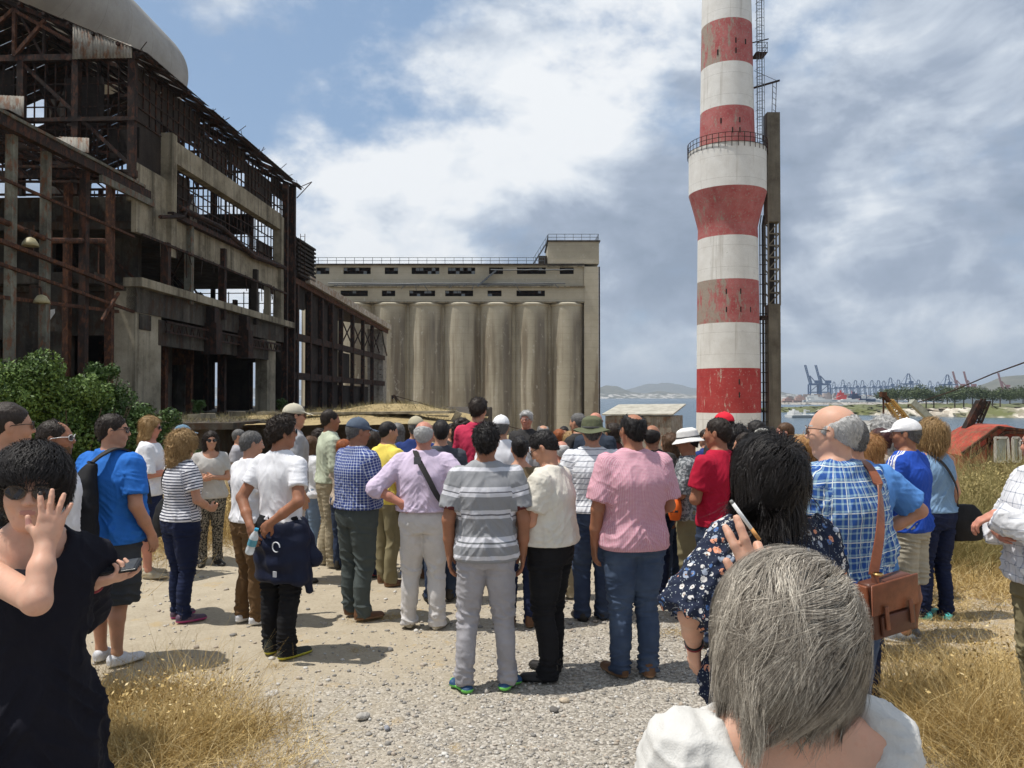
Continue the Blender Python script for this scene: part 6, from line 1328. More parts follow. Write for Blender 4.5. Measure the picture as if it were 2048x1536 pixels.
LI = person('stout balding man in lilac shirt and white trousers with hands on hips', 848, 840, feet=1253, phi=4, head=(0, 0), arms=(((.20, -.12, -.22), (.115, -.145, 1.045), (-.8, .05, -.6), (0, 1, 0), {'curl': .7}), ((.205, -.08, -.20), (.19, -.0, 1.05), (-.55, .6, -.35), (0, -.3, -1))), shirt=S(LILAC, collar=True, sleeve='roll', hem=1.0, tuck=1.4, blouse=.03, loose=.026), bottom=S(OFFW, loose=1.08, waist=1.035, belt=BELT, flare=1.1), shoes=SBE, hair=('fringe', HWH), lod=0, fat=1.2, belly=.04, skinc='red', stance=.03)
p = person('dark-haired man whose head shows right of the lilac shirt', 882, 840, 7.3, phi=-10, shirt=S(C('slate_shirt', (.06, .065, .08))), bottom=S(JEAND), hair=('short', HBLK))
p = person('woman with curly brown hair and sunburnt face between dark heads', 925, 838, 9.4, phi=95, fem=True, shirt=S(MAROON), bottom=S(JEAND), hair=('curly', HDB), lod=2)
p = person('tall man in crimson pink shirt with thick dark curls', 956, 806, 8.6, phi=20, arms=('cross', 'cross'), shirt=S(CRIM, collar=True, sleeve='elbow'), bottom=S(JEAND), hair=('thick', HDB), H=1.88)
p = person('man in white baseball cap and white T-shirt', 1002, 831, 7.8, phi=-5, shirt=S(WHT), bottom=S(NAVY), hair=('short', HGR), hat=('cap', cloth('cap_white', (.72, .72, .73))))
PO = person('man in grey and white banded polo shirt with blue green sandals', 972, 848, feet=1372, phi=-2, head=(4, 0), arms=(((.065, -.02, -.285), None, (.0, .12, -1), (-1, 0, .0)), ((.07, -.02, -.285), None, (.0, .12, -1), (-1, 0, .0))), shirt=S([POLO, MAROON], collar=True, hem=.86, slen=1.12, loose=.026, mfun=lambda fc: ((np.abs(fc[:, 0]) > .205) & (fc[:, 2] < 1.222) & (fc[:, 2] > 1.15)).astype(np.int32)), bottom=S(LGREY, loose=1.02, waist=.98, flare=1.0), shoes=SSN, hair=('thick', HBLK), lod=0, fat=1.10, stance=.05, skinc='tan')
SPE = person('white-haired speaker in dark shirt facing the crowd', 1053, 822, 10.5, phi=195, arms=('front', 'front'), shirt=S(DARKS, collar=True, sleeve='long'), bottom=S(JEAND), hair=('thick', HWH), skinc='red', extra='face', glasses=(GBR, None))
p = person('grey-haired balding man just in front of the speaker', 1086, 849, 8.9, phi=-10, shirt=S(GREYT), bottom=S(KHAKI), hair=('crown', HGR), lod=2)
p = person('woman with dark bun and brown patterned top between the polo and cream shirts', 1040, 872, feet=1250, phi=-4, fem=True, arms=('clasp', 'clasp'), shirt=S(PATT, neck='wide', hem=.86), bottom=S(NAVY, loose=.95), shoes=SB, hair=('updo', HBLK), fat=1.05)
CR_ = person('man in cream short-sleeved shirt and black trousers looking down at his phone', 1098, 862, feet=1350, phi=-66, head=(-8, 32), arms=(((.05, .06, -.27), (.12, .25, 1.12), (-.5, 1, .2), (-.4, 0, -1)), ((.06, .05, -.27), (.09, .26, 1.10), (-.5, 1, .2), (-.4, 0, -1))), shirt=S(CREAM, collar=True, hem=.965, slen=1.1, loose=.034, tuck=1.2, blouse=.03), bottom=S(BLK, loose=1.05, belt=BELTB, waist=1.0, flare=1.15), shoes=SBK, hair=('short', HBLK), glasses=(GF, GL), lod=0, fat=1.16, belly=.045, neck_y=.03, skinc='mid')
p = person('small bald man with a white fringe and khaki trousers', 1123, 880, 7.4, phi=-15, shirt=S(KHAKI), bottom=S(KHAKI), shoes=SBE, hair=('fringe', HWH), skinc='red')
p = person('grey-haired man behind the olive sun hat', 1156, 826, 9.3, phi=-50, shirt=S(DARKS), bottom=S(JEAND), hair=('short', HGR), lod=2)
p = person('bald man behind the olive sun hat', 1191, 823, 9.0, phi=25, shirt=S(C('slate_dark', (.03, .04, .06)), hem=.8), bottom=S(JEAND), hair=('none', HGR), glasses=(GF, GL), skinc='red')
p = person('blond woman glimpsed left of the olive sun hat', 1140, 862, 9.4, phi=-30, fem=True, shirt=S(BEIGE), bottom=S(JEAND), hair=('bob', HBL), lod=2)
p = person('ginger-haired woman in the back of the crowd left of the olive hat', 1118, 858, 10.3, phi=0, fem=True, shirt=S(DARKS), bottom=S(JEAND), hair=('bob', HGI), lod=2)
p = person('man in olive sun hat and thin-striped white T-shirt', 1184, 836, feet=1238, phi=-3, arms=('clasp', 'clasp'), shirt=S(STR_T, hem=.95, slen=1.15, collar=True, loose=.026), bottom=S(JEAND, loose=1.12), shoes=SBK, hair=('short', HGR), hat=('boonie', cloth('hat_olive', (.11, .12, .07))), lod=0, fat=1.18, skinc='mid')
PK = person('tall balding man in pink gingham shirt and jeans', 1266, 825, feet=1348, phi=-14, head=(-6, 0), arms=(((.07, -.01, -.285), None, (.0, .12, -1), (-1, 0, .0)), 'clasp'), shirt=S(GING, collar=True, hem=.86, slen=1.25, loose=.034), bottom=S(JEAN, loose=1.1), shoes=SB, hair=('crown', HBLK), lod=0, fat=1.22, belly=.04, skinc='tan', glasses=(GF, None))
p = person('bald dark man behind the pink gingham shirt', 1304, 848, 7.2, phi=20, shirt=S(DARKS), bottom=S(NAVY), hair=('fringe', HBLK), skinc='tan')
p = person('auburn-haired woman in white T-shirt left of the bucket hat', 1340, 866, 8.0, phi=-50, fem=True, arms=('clasp', 'clasp'), shirt=S(WHT), bottom=S(JEAND), hair=('bob', HBR))
OR_ = person('person in white bucket hat and dark patterned shirt with an orange pouch', 1376, 858, 7.0, phi=-70, head=(-10, 8), arms=('cross', 'front'), shirt=S(GREYP, sleeve='elbow'), bottom=S(KHAKI2), hair=('short', HBLK), hat=('bucket', cloth('hat_white', (.70, .69, .66))), skinc='tan')
p = person('person in bright red cap behind the red polo shirt', 1448, 825, 7.6, phi=-30, shirt=S(DARKS), bottom=S(JEAND), hair=('short', HBLK), hat=('cap', cloth('cap_red', (.62, .02, .04))))
p = person('man in red polo shirt with arms folded', 1436, 836, 6.0, phi=-38, head=(-18, 0), arms=('cross', 'cross'), shirt=S(RED, collar=True, hem=.93, slen=1.05), bottom=S(JEAND), hair=('short', HDB), lod=0, fat=1.12, skinc='tan')
p = person('woman with frizzy black hair right of the red polo shirt', 1474, 852, 7.0, phi=0, fem=True, shirt=S(DARKS), bottom=S(JEAND), hair=('curly', HBLK))
p = person('dark-haired woman in wavy striped white shirt left of the black hair', 1492, 865, 6.3, phi=-55, fem=True, arms=('cross', 'front'), shirt=S(STR_V, sleeve='elbow'), bottom=S(JEAND), hair=('short', HDB))
p = person('dark-haired person in sunglasses near the hoist column', 1512, 841, 8.4, phi=-70, shirt=S(DARKS), bottom=S(JEAND), hair=('bob', HBLK), glasses=(GF, GL), lod=2)
p = person('person with a pale cloth hat below the hoist column', 1524, 858, 7.5, phi=0, shirt=S(DARKS), bottom=S(JEAND), hair=('short', HBLK), hat=('scarf', cloth('scarf_white', (.55, .54, .50))), lod=2)
p = person('brown-grey haired man in dark red behind the glasses of the bald man', 1570, 845, 8.6, phi=-80, shirt=S(MAROON), bottom=S(JEAND), hair=('short', HBR), skinc='red', lod=2)
p = person('woman with straight ginger blond hair beside the bald mans shoulder', 1604, 872, 5.8, phi=-20, fem=True, shirt=S(BEIGE), bottom=S(JEAND), hair=('long', HBL2))
p = person('woman in dark maroon hair behind the blond women', 1760, 856, 6.8, phi=-40, fem=True, shirt=S(BEIGE), bottom=S(JEAND), hair=('short', HMR), lod=1)
p = person('blond woman with glasses between the two blue shirts', 1738, 868, 5.7, phi=-62, fem=True, shirt=S(WHT2), bottom=S(JEAND), hair=('bob', HBL2), glasses=(GF, None))
p = person('person with fluffy white hair and pale pink shirt left of the white cap', 1766, 834, 7.3, phi=-20, shirt=S(C('pale_pink', (.58, .48, .42)), collar=True), bottom=S(KHAKI), hair=('curly', HWH))
CAPM = person('man in white cap and blue jersey with three white stripes and beige shorts', 1812, 838, feet=1278, phi=-38, head=(-22, 0), arms=('cross', 'cross'), shirt=S([cloth('jersey_blue', (.02, .075, .42)), cloth('jersey_white', (.72, .72, .74))], hem=.88, slen=1.1, collar=True, mfun=lambda fc: ((fc[:, 0] < -.07) & (np.abs(((fc[:, 1]+.012)+.0)/.011 % 2-1) < .5) & (np.abs(fc[:, 1]+.004) < .032) & (fc[:, 2] > 1.22) & ((fc[:, 2] > 1.36) | (fc[:, 0] < -.19))).astype(np.int32)), bottom=S(SAND, kind='shorts', hem=.46, loose=1.2), shoes=SGR, hair=('short', HGR), hat=('cap', cloth('cap_white', (.72, .72, .73))), lod=0, fat=1.14, skinc='tan')
CB2 = person('woman with long curly golden hair in denim top and turquoise shoes', 1864, 842, feet=1236, phi=-14, fem=True, arms=('front', 'down'), shirt=S(DENT, sleeve='none', hem=.96), bottom=S(NAVY, loose=.92), shoes=STQ, hair=('shortbob', HBL), strands=dict(n=3500, L=.30, grav=1.2, curl=.3, na=.7, width=.004, rad=(.090, .108, .096), bulge=.04, seed=41, seg=12), lod=0, fat=1.1)
LB = person('man in sky blue T-shirt with one hand on his hip behind the check shirt', 1703, 836, 4.6, phi=-12, arms=('clasp', ((.23, -.03, -.20), (.155, .08, 1.02), (-.6, .6, -.35), (0, -.3, -1))), shirt=S(LBLUE, slen=1.2, hem=.84, loose=.03), bottom=S(NAVY), hair=('short', HGR), lod=0, fat=1.18, skinc='mid')
BA = person('tall bald man with white fringe in blue check shirt carrying a tan satchel', 1668, 806, 3.55, phi=-30, head=(-26, 0), arms=('down', 'down'), shirt=S(PLAIDB, collar=True, sleeve='long', hem=.84, loose=.032, fold=1.2), bottom=S(JEAN), hair=('fringe', HWH), glasses=(GBR, plain('lens_clear', (.35, .30, .27), .08)), lod=0, fat=1.18, belly=.02, skinc='fair')
RE = person('man at the right edge in rolled white check shirt with khaki trousers', 2088, 842, feet=1496, phi=-86, arms=(((.05, .14, -.25), (.06, .36, 1.30), (-.45, .8, -.5), (.0, -.5, -1), {'curl': .5}), ((.05, .10, -.26), (.0, .26, 1.17), (-1, .2, -.1), (0, -1, 0))), shirt=S(CHECKW, collar=True, sleeve='long', hem=.90, loose=.045, fold=1.6), bottom=S(KHAKI2, loose=1.1), shoes=SGR, hair=('short', HGR), lod=0, fat=1.15, skinc='red', glasses=(GF, None))
for lb, px, ty, D, ph, sh_, hr, fm in (('ginger-haired woman low behind the navy check shirt', 688, 878, 8.6, 30, BEIGE, ('bob', HGI), True), ('grey-haired woman behind the yellow T-shirt', 795, 846, 9.8, -20, GREYT, ('bob', HGR), True),
        ('dark-haired man behind the crimson pink shirt', 905, 846, 10.2, 160, DARKS, ('short', HBLK), False), ('person with black hair just right of the speaker', 1128, 852, 10.6, 180, NAVY, ('short', HBLK), False),
        ('dark-haired woman far behind between olive hat and gingham shirt', 1226, 846, 10.0, -60, MAROON, ('bob', HDB), True), ('man with brown hair behind the lilac shirt', 868, 850, 10.4, 30, KHAKI, ('short', HBR), False),
        ('person in navy left of the red cap in the back rows', 1412, 858, 9.0, -40, NAVY2, ('short', HDB), False), ('woman with dark curls behind the sage shirt', 640, 858, 10.8, 60, DARKS, ('curly', HDB), True), ('grey-haired man behind the white polo shirt', 478, 858, 10.5, 80, LGREY, ('short', HGR), False)):
    person(lb, px, ty, D, phi=ph, shirt=S(sh_), bottom=S(JEAND), hair=hr, fem=fm, lod=2)
# ---- black-haired woman in the floral blouse
D_ = 2.75
BH = person('woman with long windblown black hair in a floral puff-sleeved blouse', 1540, 884, D_, phi=-10, head=(6, 4), fem=True, arms=(((.17, -.05, -.235), (.235, .13, 1.00), (-.1, .25, -1), (-1, .2, 0)), 'front'), shirt=S(FLOR, sleeve='elbow', hem=.84, loose=.045, neck='wide', flare=1.22, fold=1.7, slen=1.05), bottom=S(BLK), hair=('shortbob', HBLK), strands=dict(n=9000, L=.36, grav=1.0, wind=(-.75, -.15, .0), na=1.8, nf=20, tuck=.1, sf=.12, locks=160, width=.0022, rad=(.088, .104, .094), bulge=.05, seed=21, seg=14), lod=3, fat=1.2, skinc='fair')
# ------------------------------------------------------------------ near women
LW = person('woman in black sleeveless dress and round sunglasses shading her face with her hand', 66, None, 2.35, H=1.75, phi=150, head=(2, 4, -4), fem=True, hdz=-.01, neck_y=.03, arms=(((-.02, -.17, -.24), (.165, .0, 1.315), (.8, .35, .12), (.1, -.3, 1), {'curls': (.25, .75, .85, .8), 'thumb': .75}), ((-.172, .36, -.05), (-.042, .268, 1.50), (-.20, -.05, 1), (0, -1, -.1), {'curl': .10, 'spread': .30, 'thumb': .95, 'free': True})), shirt=S(BLK2, sleeve='none', hem=.55, loose=.022, neck='scoop', skirt=1.25, name='dress', fold=1.3, add=[cone((-.12, -.01, 1.40), (-.158, -.03, 1.38), .060, .068, .04), cone((-.158, -.03, 1.39), (-.16, -.14, 1.2), .066, .062, .04)]), bottom=S(BLK), hair=('wavy', HBLK), strands=dict(n=5000, L=.09, grav=.5, curl=.3, na=1.0, width=.0022, rad=(.094, .110, .096), seed=5, seg=9, line=(.72, -.02)), glasses=(plain('glasses_metal', (.10, .07, .05), .3, .6), plain('lens_brown', (.022, .014, .012), .08, spec=.6)), lod=3, fat=.94, hs=.90, skinc='fair', shoes=False)
HG = hairm('hair_grey_blond', (.150, .120, .092), (.90, .82, .69), .32, clump=.9)
GW_ = person('woman seen from behind with windblown grey blond hair and off-white wide-necked top, holding a cigarette', 1550, 1080, 1.24, hdx=.022, phi=-6, head=(10, 20, 6), hdz=-.052, fem=True, arms=('down', ((.03, .23, -.05), (.058, .16, 1.625), (-.30, -.0, 1), (.25, 1, .1), {'free': True, 'curls': (.22, .15, 1.2, 1.3), 'spread': .16})), shirt=S(C('ivory', (.58, .57, .545)), sleeve='elbow', hem=.84, loose=.022, fold=1.5, neck='wide', cut=[ell((.035, -.11, 1.475), (.155, .13, .105), .02, 's')]), bottom=S(KHAKI), hair=('shortbob', HG), strands=dict(n=30000, crown=(.050, -.070, .098), L=.205, grav=.72, wind=(-.7, -.12, .05), na=1.25, width=.0009, rad=(.091, .106, .093), bulge=.035, seed=11, seg=20, nf=20, tuck=1.3, sf=.03, locks=420), lod=3, fat=1.26, skinc='fair', shoes=False)
# ------------------------------------------------------------------ things carried
def I(ob): return ob_info[ob.name]
sB = I(BK)['s']; e_ = carried(BK, 'sling_backpack', 'black teardrop sling backpack on the back of the man in royal blue', 'backpack')
def bump_f(a, f=14, sd=3): return lambda v: wob(v, (f, f, f), sd, 4)*a
sculpt('pack', [loft([(.84, .0, -.30, .14, .085), (.93, 0, -.315, .175, .115), (1.06, 0, -.31, .170, .115), (1.2, .01, -.285, .14, .095), (1.32, .03, -.255, .085, .065), (1.43, .06, -.22, .035, .03)], .02, 'u', 2.5)], .009, NYL, e_, sB, bump_f(.006))
sculpt('pocket', [loft([(.86, .0, -.375, .12, .05), (.94, 0, -.40, .145, .055), (1.04, 0, -.395, .13, .045)], .02, 'u', 2.6)], .008, NYL, e_, sB, bump_f(.003, 20))
strap(e_, [(.05, -.23, 1.42), (.085, -.155, 1.487), (.10, -.04, 1.522), (.11, .09, 1.46), (.12, .19, 1.30), (.12, .235, 1.1)], .055, .012, STRP, sB); strap(e_, [(-.15, -.30, .90), (-.24, -.16, .86), (-.27, 0, .88)], .03, .008, STRP, sB)
MB().box(.055*sB, .115*sB, -.452*sB, -.449*sB, .985*sB, .997*sB).build('label', plain('grey_print', (.45, .45, .45), .6), e_)
e_ = carried(BA, 'leather_satchel', 'tan leather satchel hanging behind the tall bald man on a long strap', 'satchel'); s_ = I(BA)['s']
M4 = Matrix.Translation(Vector((-.09, -.30, .985))*s_) @ Matrix.Rotation(R(-8), 4, 'Z') @ Matrix.Rotation(R(-7), 4, 'Y') @ Matrix.Scale(.74, 4)
def rb(name, x0, x1, y0, y1, z0, z1, mat, bv=.012, tilt=None):
    o = MB().box(x0, x1, y0, y1, z0, z1).build(name, mat, e_, True, bv); o.matrix_local = M4 @ (tilt or Matrix()); return o
rb('body', -.165, .165, -.05, .05, -.17, .15, LTHD, .022); rb('flap', -.172, .172, -.066, -.052, -.02, .158, LTH, .007, Matrix.Rotation(R(5), 4, 'X')); rb('pocket', -.12, .12, -.072, -.052, -.15, -.035, LTHD, .008)
for x0 in (-.09, .09): rb('buckle_strap', x0-.014, x0+.014, -.086, -.078, -.11, .02, LTH, .003)
rb('side_panel', -.185, -.166, -.045, .045, -.15, .14, LTH, .006)
strap(e_, [(-.17, -.30, 1.10), (-.08, -.27, 1.28), (.05, -.17, 1.43), (.10, -.05, 1.515), (.12, .10, 1.44), (.10, .19, 1.25)], .038, .006, LTH, s_); strap(e_, [(-.17, -.305, 1.11), (-.175, -.315, 1.06), (-.18, -.32, 1.02)], .026, .008, LTH, s_)
MB().lathe([(.016*s_, -.006), (.020*s_, 0), (.016*s_, .006)], 14).build('ring', plain('brass', (.45, .30, .12), .3, .9), e_).location = Vector((-.17, -.32, 1.11))*s_
e_ = carried(CB2, 'black_shoulder_bag', 'black shoulder bag hanging beside the woman with long golden curls', 'handbag'); s_ = I(CB2)['s']
sculpt('bag', [loft([(.70, .30, -.06, .15, .06), (.80, .29, -.07, .175, .075), (.95, .27, -.08, .15, .06), (1.02, .25, -.08, .10, .03)], .02, 'u', 2.8)], .010, NYL, e_, s_, bump_f(.004)); strap(e_, [(.17, -.10, 1.0), (.10, -.165, 1.18), (-.02, -.16, 1.38), (-.10, -.05, 1.49)], .022, .006, STRP, s_)
e_ = carried(OR_, 'orange_pouch', 'bright orange belt pouch carried by the person in the white bucket hat', 'pouch'); s_ = I(OR_)['s']
sculpt('pouch', [loft([(.90, -.21, .10, .075, .045), (.96, -.215, .10, .085, .06), (1.06, -.21, .10, .08, .055), (1.11, -.20, .10, .06, .04)], .02, 'u', 3)], .008, ORG, e_, s_); MB().box(-.302*s_, -.292*s_, .06*s_, .14*s_, .98*s_, 1.0*s_).build('zip', STRP, e_); strap(e_, [(-.20, .12, 1.1), (-.13, .17, 1.3), (.02, .10, 1.47)], .018, .005, STRP, s_)
e_ = carried(LI, 'messenger_bag', 'black messenger bag strap crossing the back of the lilac shirt', 'bag'); s_ = I(LI)['s']
strap(e_, [(-.075, .04, 1.51), (-.055, -.085, 1.50), (-.01, -.17, 1.43), (.07, -.215, 1.30), (.15, -.215, 1.15), (.225, -.15, 1.04), (.27, -.03, .97)], .045, .007, STRP, s_); sculpt('bag', [loft([(.74, .30, .05, .06, .13), (.85, .29, .05, .07, .15), (.97, .28, .05, .05, .13)], .02, 'u', 3)], .012, NYL, e_, s_)
MB().box(-.05*s_, .01*s_, -.187*s_, -.176*s_, 1.40*s_, 1.46*s_).build('pad', plain('pad_grey', (.10, .10, .11), .6), e_)
e_ = carried(CU, 'black_handbag', 'soft black handbag at the left hip of the woman with wild curls', 'handbag'); s_ = I(CU)['s']
sculpt('bag', [loft([(.76, -.28, .02, .09, .10), (.88, -.29, .02, .12, .13), (1.02, -.27, .01, .10, .11), (1.12, -.25, .0, .05, .06)], .02, 'u', 2.5)], .011, NYL, e_, s_, bump_f(.006)); strap(e_, [(-.25, .0, 1.1), (-.20, -.09, 1.28), (-.10, -.10, 1.44), (-.06, 0, 1.49)], .03, .006, STRP, s_)
# bottle held behind the back
i_ = I(BT); s_ = i_['s']; wl = Vector(i_['wri'][-1].tolist())*s_; wr = Vector(i_['wri'][1].tolist())*s_; e_ = carried(BT, 'water_bottle', 'clear plastic water bottle with blue cap held behind the back of the young man', 'bottle')
m = NM('bottle_plastic'); BOT = m.out((.82, .88, .92), .12, .5, Alpha=.55); BCAP = plain('bottle_cap_blue', (.03, .30, .50), .4)
h = MB().lathe([(.0, 0), (.028, .0), (.031, .01), (.031, .04), (.028, .05), (.031, .06), (.031, .125), (.026, .145), (.013, .172), (.013, .18), (0, .18)], 24); o = h.build('bottle_body', BOT, e_, True); bq = Vector((-.0, -.02, .84))*s_; Mb = Matrix.Translation(Vector((-.02, -.285, .80))*s_) @ Matrix.Rotation(R(22), 4, 'Y'); o.matrix_local = Mb
o = MB().lathe([(0, .195), (.0145, .195), (.0145, .179), (0, .179)], 16).build('cap', BCAP, e_); o.matrix_local = Mb; o = MB().lathe([(.0316, .065), (.0316, .115)], 24).build('label', plain('bottle_label', (.10, .32, .42), .5), e_, True); o.matrix_local = Mb
# jacket tied round the waist (clothing of the young man)
def bulk(v): return wob(v, (6, 6, 16), 77, 4)*.012+(1-np.abs(wob(v, (9, 9, 5), 78, 3)))*.014
P = [loft([(.58, .01, .01, .205, .155), (.68, .015, .01, .21, .165), (.80, .015, .0, .208, .16), (.92, .01, .0, .19, .14), (.99, 0, 0, .165, .120)], .03, 'u', 2.4), cone((.19, .0, .93), (.225, -.03, .60), .05, .05, .03), cone((.10, .10, .95), (.22, .12, .70), .05, .04, .03), cone((.215, .03, .64), (.235, .05, .50), .035, .02, .03)]
v, f = sdf_mesh(P, .009); v = smooth_mesh(v, f, 1); v = v+normals(v, f)*bulk(v)[:, None]; mobj('jacket', np_mesh('jacket', v*s_, f, [C('navy_jacket', (.010, .014, .035), rough=.55)], True), BT)
g = MB(); g.tube([Vector((.135+.035*math.cos(a), -.182-.0*math.cos(a), .84+.035*math.sin(a)))*s_ for a in np.linspace(0, 5.2, 13)], .0045, 5, False); g.build('emblem', plain('print_white', (.6, .62, .66), .6), BT); MB().box(.12*s_, .15*s_, -.198*s_, -.190*s_, .63*s_, .67*s_).build('tag', plain('print_white', (.6, .62, .66), .6), BT)
# paper and phone
def in_hand(ob, side, name, label, cat, build, off=(0, 0, 0), k=.09, rot=0):
    i = I(ob); W_ = i['wri'][side]; d_, n_, _ = i['hd'][side]; d_ = U(d_); n_ = U(n_-d_*(n_@d_)); t_ = np.cross(d_, n_)*side
    e_ = empty(name); tag(e_, label, cat); c = (W_+d_*k+n_*.022+d_*off[0]+n_*off[1]+t_*off[2])*i['s']; Mx = Matrix([[t_[0], d_[0], n_[0], c[0]], [t_[1], d_[1], n_[1], c[1]], [t_[2], d_[2], n_[2], c[2]], [0, 0, 0, 1]]); e_.matrix_world = ob.matrix_basis @ Mx @ Matrix.Rotation(R(rot), 4, 'Y'); build(e_); return e_
def mk_phone(e_):
    MB().box(-.034, .034, -.068, .068, .0, .010).build('phone_body', plain('phone_black', (.012, .012, .014), .25), e_, False, .004); MB().box(-.030, .030, -.058, .058, .0105, .0112).build('screen', plain('screen_dark', (.02, .022, .026), .06, spec=.7), e_)
in_hand(LW, -1, 'phone', 'black phone resting in the palm of the woman in the black dress', 'phone', mk_phone, (-.02, .006, .0), rot=-38)
in_hand(CR_, -1, 'phone', 'dark phone in the hands of the man in the cream shirt', 'phone', mk_phone)
def mk_leaf(e_):
    for k in range(3):
        o = MB().box(-.07, .07, -.10, .10, k*.002, k*.002+.0008).build('leaflet', plain('paper_white', (.7, .7, .68), .7), e_); o.rotation_euler = (0, R(k*3), R(k*7))
in_hand(ob_by := [o for o in bpy.data.objects if o.get('label', '').startswith('woman with short blond hair')][0], 1, 'leaflets', 'white printed leaflets in the hand of the short-haired blond woman', 'paper', mk_leaf)
# cigarette between two fingers of the raised hand
i_ = I(GW_); W_, (d_, n_, _) = i_['wri'][1], i_['hd'][1]; tip = GW_.matrix_basis @ Vector(((W_+U(d_)*.15)*i_['s']).tolist())
e_ = empty('cigarette', tip); tag(e_, 'lit white cigarette with orange filter between the raised fingers above the grey hair', 'cigarette')
a = Vector((.020, -.012, -.030)); b = Vector((-.032, -.018, .040)); dd = (b-a).normalized(); q = a+dd*.025
MB().tube([a, q], .0036, 12).build('filter', plain('filter_orange', (.62, .30, .10), .7), e_, True); MB().tube([q, b-dd*.006], .0035, 12).build('paper', plain('cig_paper', (.78, .78, .78), .7), e_, True); MB().tube([b-dd*.006, b], [.0035, .0029], 12).build('ash', plain('ash', (.25, .25, .24), .9), e_, True)
# bracelets
def bracelet(ob, side, mat, k=.0, r=.031):
    i = I(ob); W_ = i['wri'][side]; ax_ = U(W_-i['elb'][side]); c = (W_-ax_*(.02+k))*i['s']; e1 = U(np.cross(ax_, [0, 0.3, 1])); e2 = np.cross(ax_, e1); h = MB(); h.tube([c+(e1*math.cos(a)+e2*math.sin(a))*r*i['s'] for a in np.linspace(0, 2*math.pi, 21)], .0042, 6, False); h.build('bracelet', mat, ob, True)
BR = plain('bracelet_red', (.25, .03, .04), .6); bracelet(BH, -1, BR); bracelet(BH, -1, plain('bracelet_black', (.02, .02, .02), .5), .016); bracelet(LW, -1, BR, .0, .027)
# ------------------------------------------------------------------ vegetation
def leafbush(name, label, cat, px, D, parts, n, size, ma, seed, z0=None):
    X0 = (px-CX)/F*D; g = float(gz(X0, D)) if z0 is None else z0; e_ = empty(name, (X0, D, g)); tag(e_, label, cat, 'bushes')
    vs = []; fs = []; k = 0
    for j, (c, r) in enumerate(parts):
        v, f = leafy(int(n*r[0]*r[2]), c, r, size, seed+j, .30, 34, .28, True); vs.append(v); fs.append(f+k); k += len(v)
    mobj('foliage', np_mesh('foliage', np.concatenate(vs), np.concatenate(fs), [ma]), e_); rr = random.Random(seed)
    h = MB()
    for j, (c, r) in enumerate(parts):
        for q in range(6): a = rr.uniform(0, 6.3); h.tube([(c[0]*.7, c[1]*.7, -.05), (c[0]+math.cos(a)*r[0]*.3, c[1]+math.sin(a)*r[1]*.3, c[2]*.8), (c[0]+math.cos(a)*r[0]*.6, c[1]+math.sin(a)*r[1]*.6, c[2]+r[2]*.6)], [.03, .018, .006], 5)
    h.build('branches', BARK, e_); return e_
GRN = leafm('bush_leaves', (.022, .055, .012), (.13, .20, .04)); GRN2 = leafm('bush_leaves_dark', (.016, .040, .010), (.075, .13, .03)); OLV = leafm('dry_shrub_leaves', (.20, .15, .055), (.40, .32, .13))
leafbush('bush', 'big dense green bush at the left edge below the steel shed', 'bush', 20, 13.5, [((0, 0, 1.1), (1.7, 1.2, 1.6)), ((.9, .3, .9), (1.2, 1, 1.35)), ((-1, .2, 1.1), (1.3, 1, 1.55)), ((.3, 0, 1.95), (.4, .3, .6))], 15000, .034, GRN, 100)
leafbush('bush', 'rounded green bush in front of the corner pier', 'bush', 180, 14.5, [((0, 0, .95), (1.5, 1.1, 1.35)), ((.8, 0, .7), (1.1, .9, 1.05)), ((-.8, 0, .8), (1.1, .9, 1.3)), ((.2, 0, 2.0), (.55, .4, .55))], 15000, .034, GRN2, 120)
leafbush('bush', 'low green bush tapering toward the concrete ledge', 'bush', 300, 15.5, [((0, 0, .6), (1.3, .9, .85)), ((.9, 0, .4), (.8, .7, .55))], 15000, .032, GRN2, 140)
for px, D, hh, sd in ((398, 39, .8, 1), (563, 54, .9, 2)): leafbush('bush', ('small green shrub growing among the rusty columns', 'small green shrub by the last concrete column of the factory', 'weedy green shrub inside the factory ground floor')[sd-1], 'bush', px, D, [((0, 0, hh*.5), (hh*.6, hh*.5, hh*.5))], 3000, .07, GRN2, 160+sd, .95)
STRAW = None
m = NM('straw'); ri = m.n('ShaderNodeNewGeometry').outputs['Random Per Island']; STRAW = m.out(m.ramp(ri, [(0, (.26, .165, .055)), (.4, (.46, .32, .12)), (.75, (.60, .45, .20)), (1, (.74, .60, .34))]), .75, .25)
m = NM('weed'); ri = m.n('ShaderNodeNewGeometry').outputs['Random Per Island']; WEED = m.out(m.ramp(ri, [(0, (.15, .14, .05)), (.5, (.30, .25, .10)), (1, (.44, .36, .17))]), .8, .2)
GV, GFc = [], []; gk = 0
def blades(cx_, cy_, sx_, sy_, n, hgt, wid, seed, lean_=.8, seg=4, clump=14, buf=None, rag=.35):
    global gk; r = np.random.default_rng(seed); cl = r.normal(size=(clump, 2))*[sx_, sy_]*.62+[cx_, cy_]; w_ = r.integers(0, clump, n); p = cl[w_]+r.normal(size=(n, 2))*[sx_*rag, sy_*rag]
    z = gz(p[:, 0], p[:, 1]); P0 = np.stack([p[:, 0], p[:, 1], z-.01], 1); d = np.concatenate([r.normal(size=(n, 2))*lean_+(p-cl[w_])/max(sx_, sy_)*.8, np.ones((n, 1))], 1)
    ln = hgt*r.uniform(.35, 1.15, n); v, f = ribbons(P0, d, ln, wid, seg, droop=(0, 0, -.5), rnd=.14, seed=seed); GV.append(v); GFc.append(f+gk); gk += len(v)
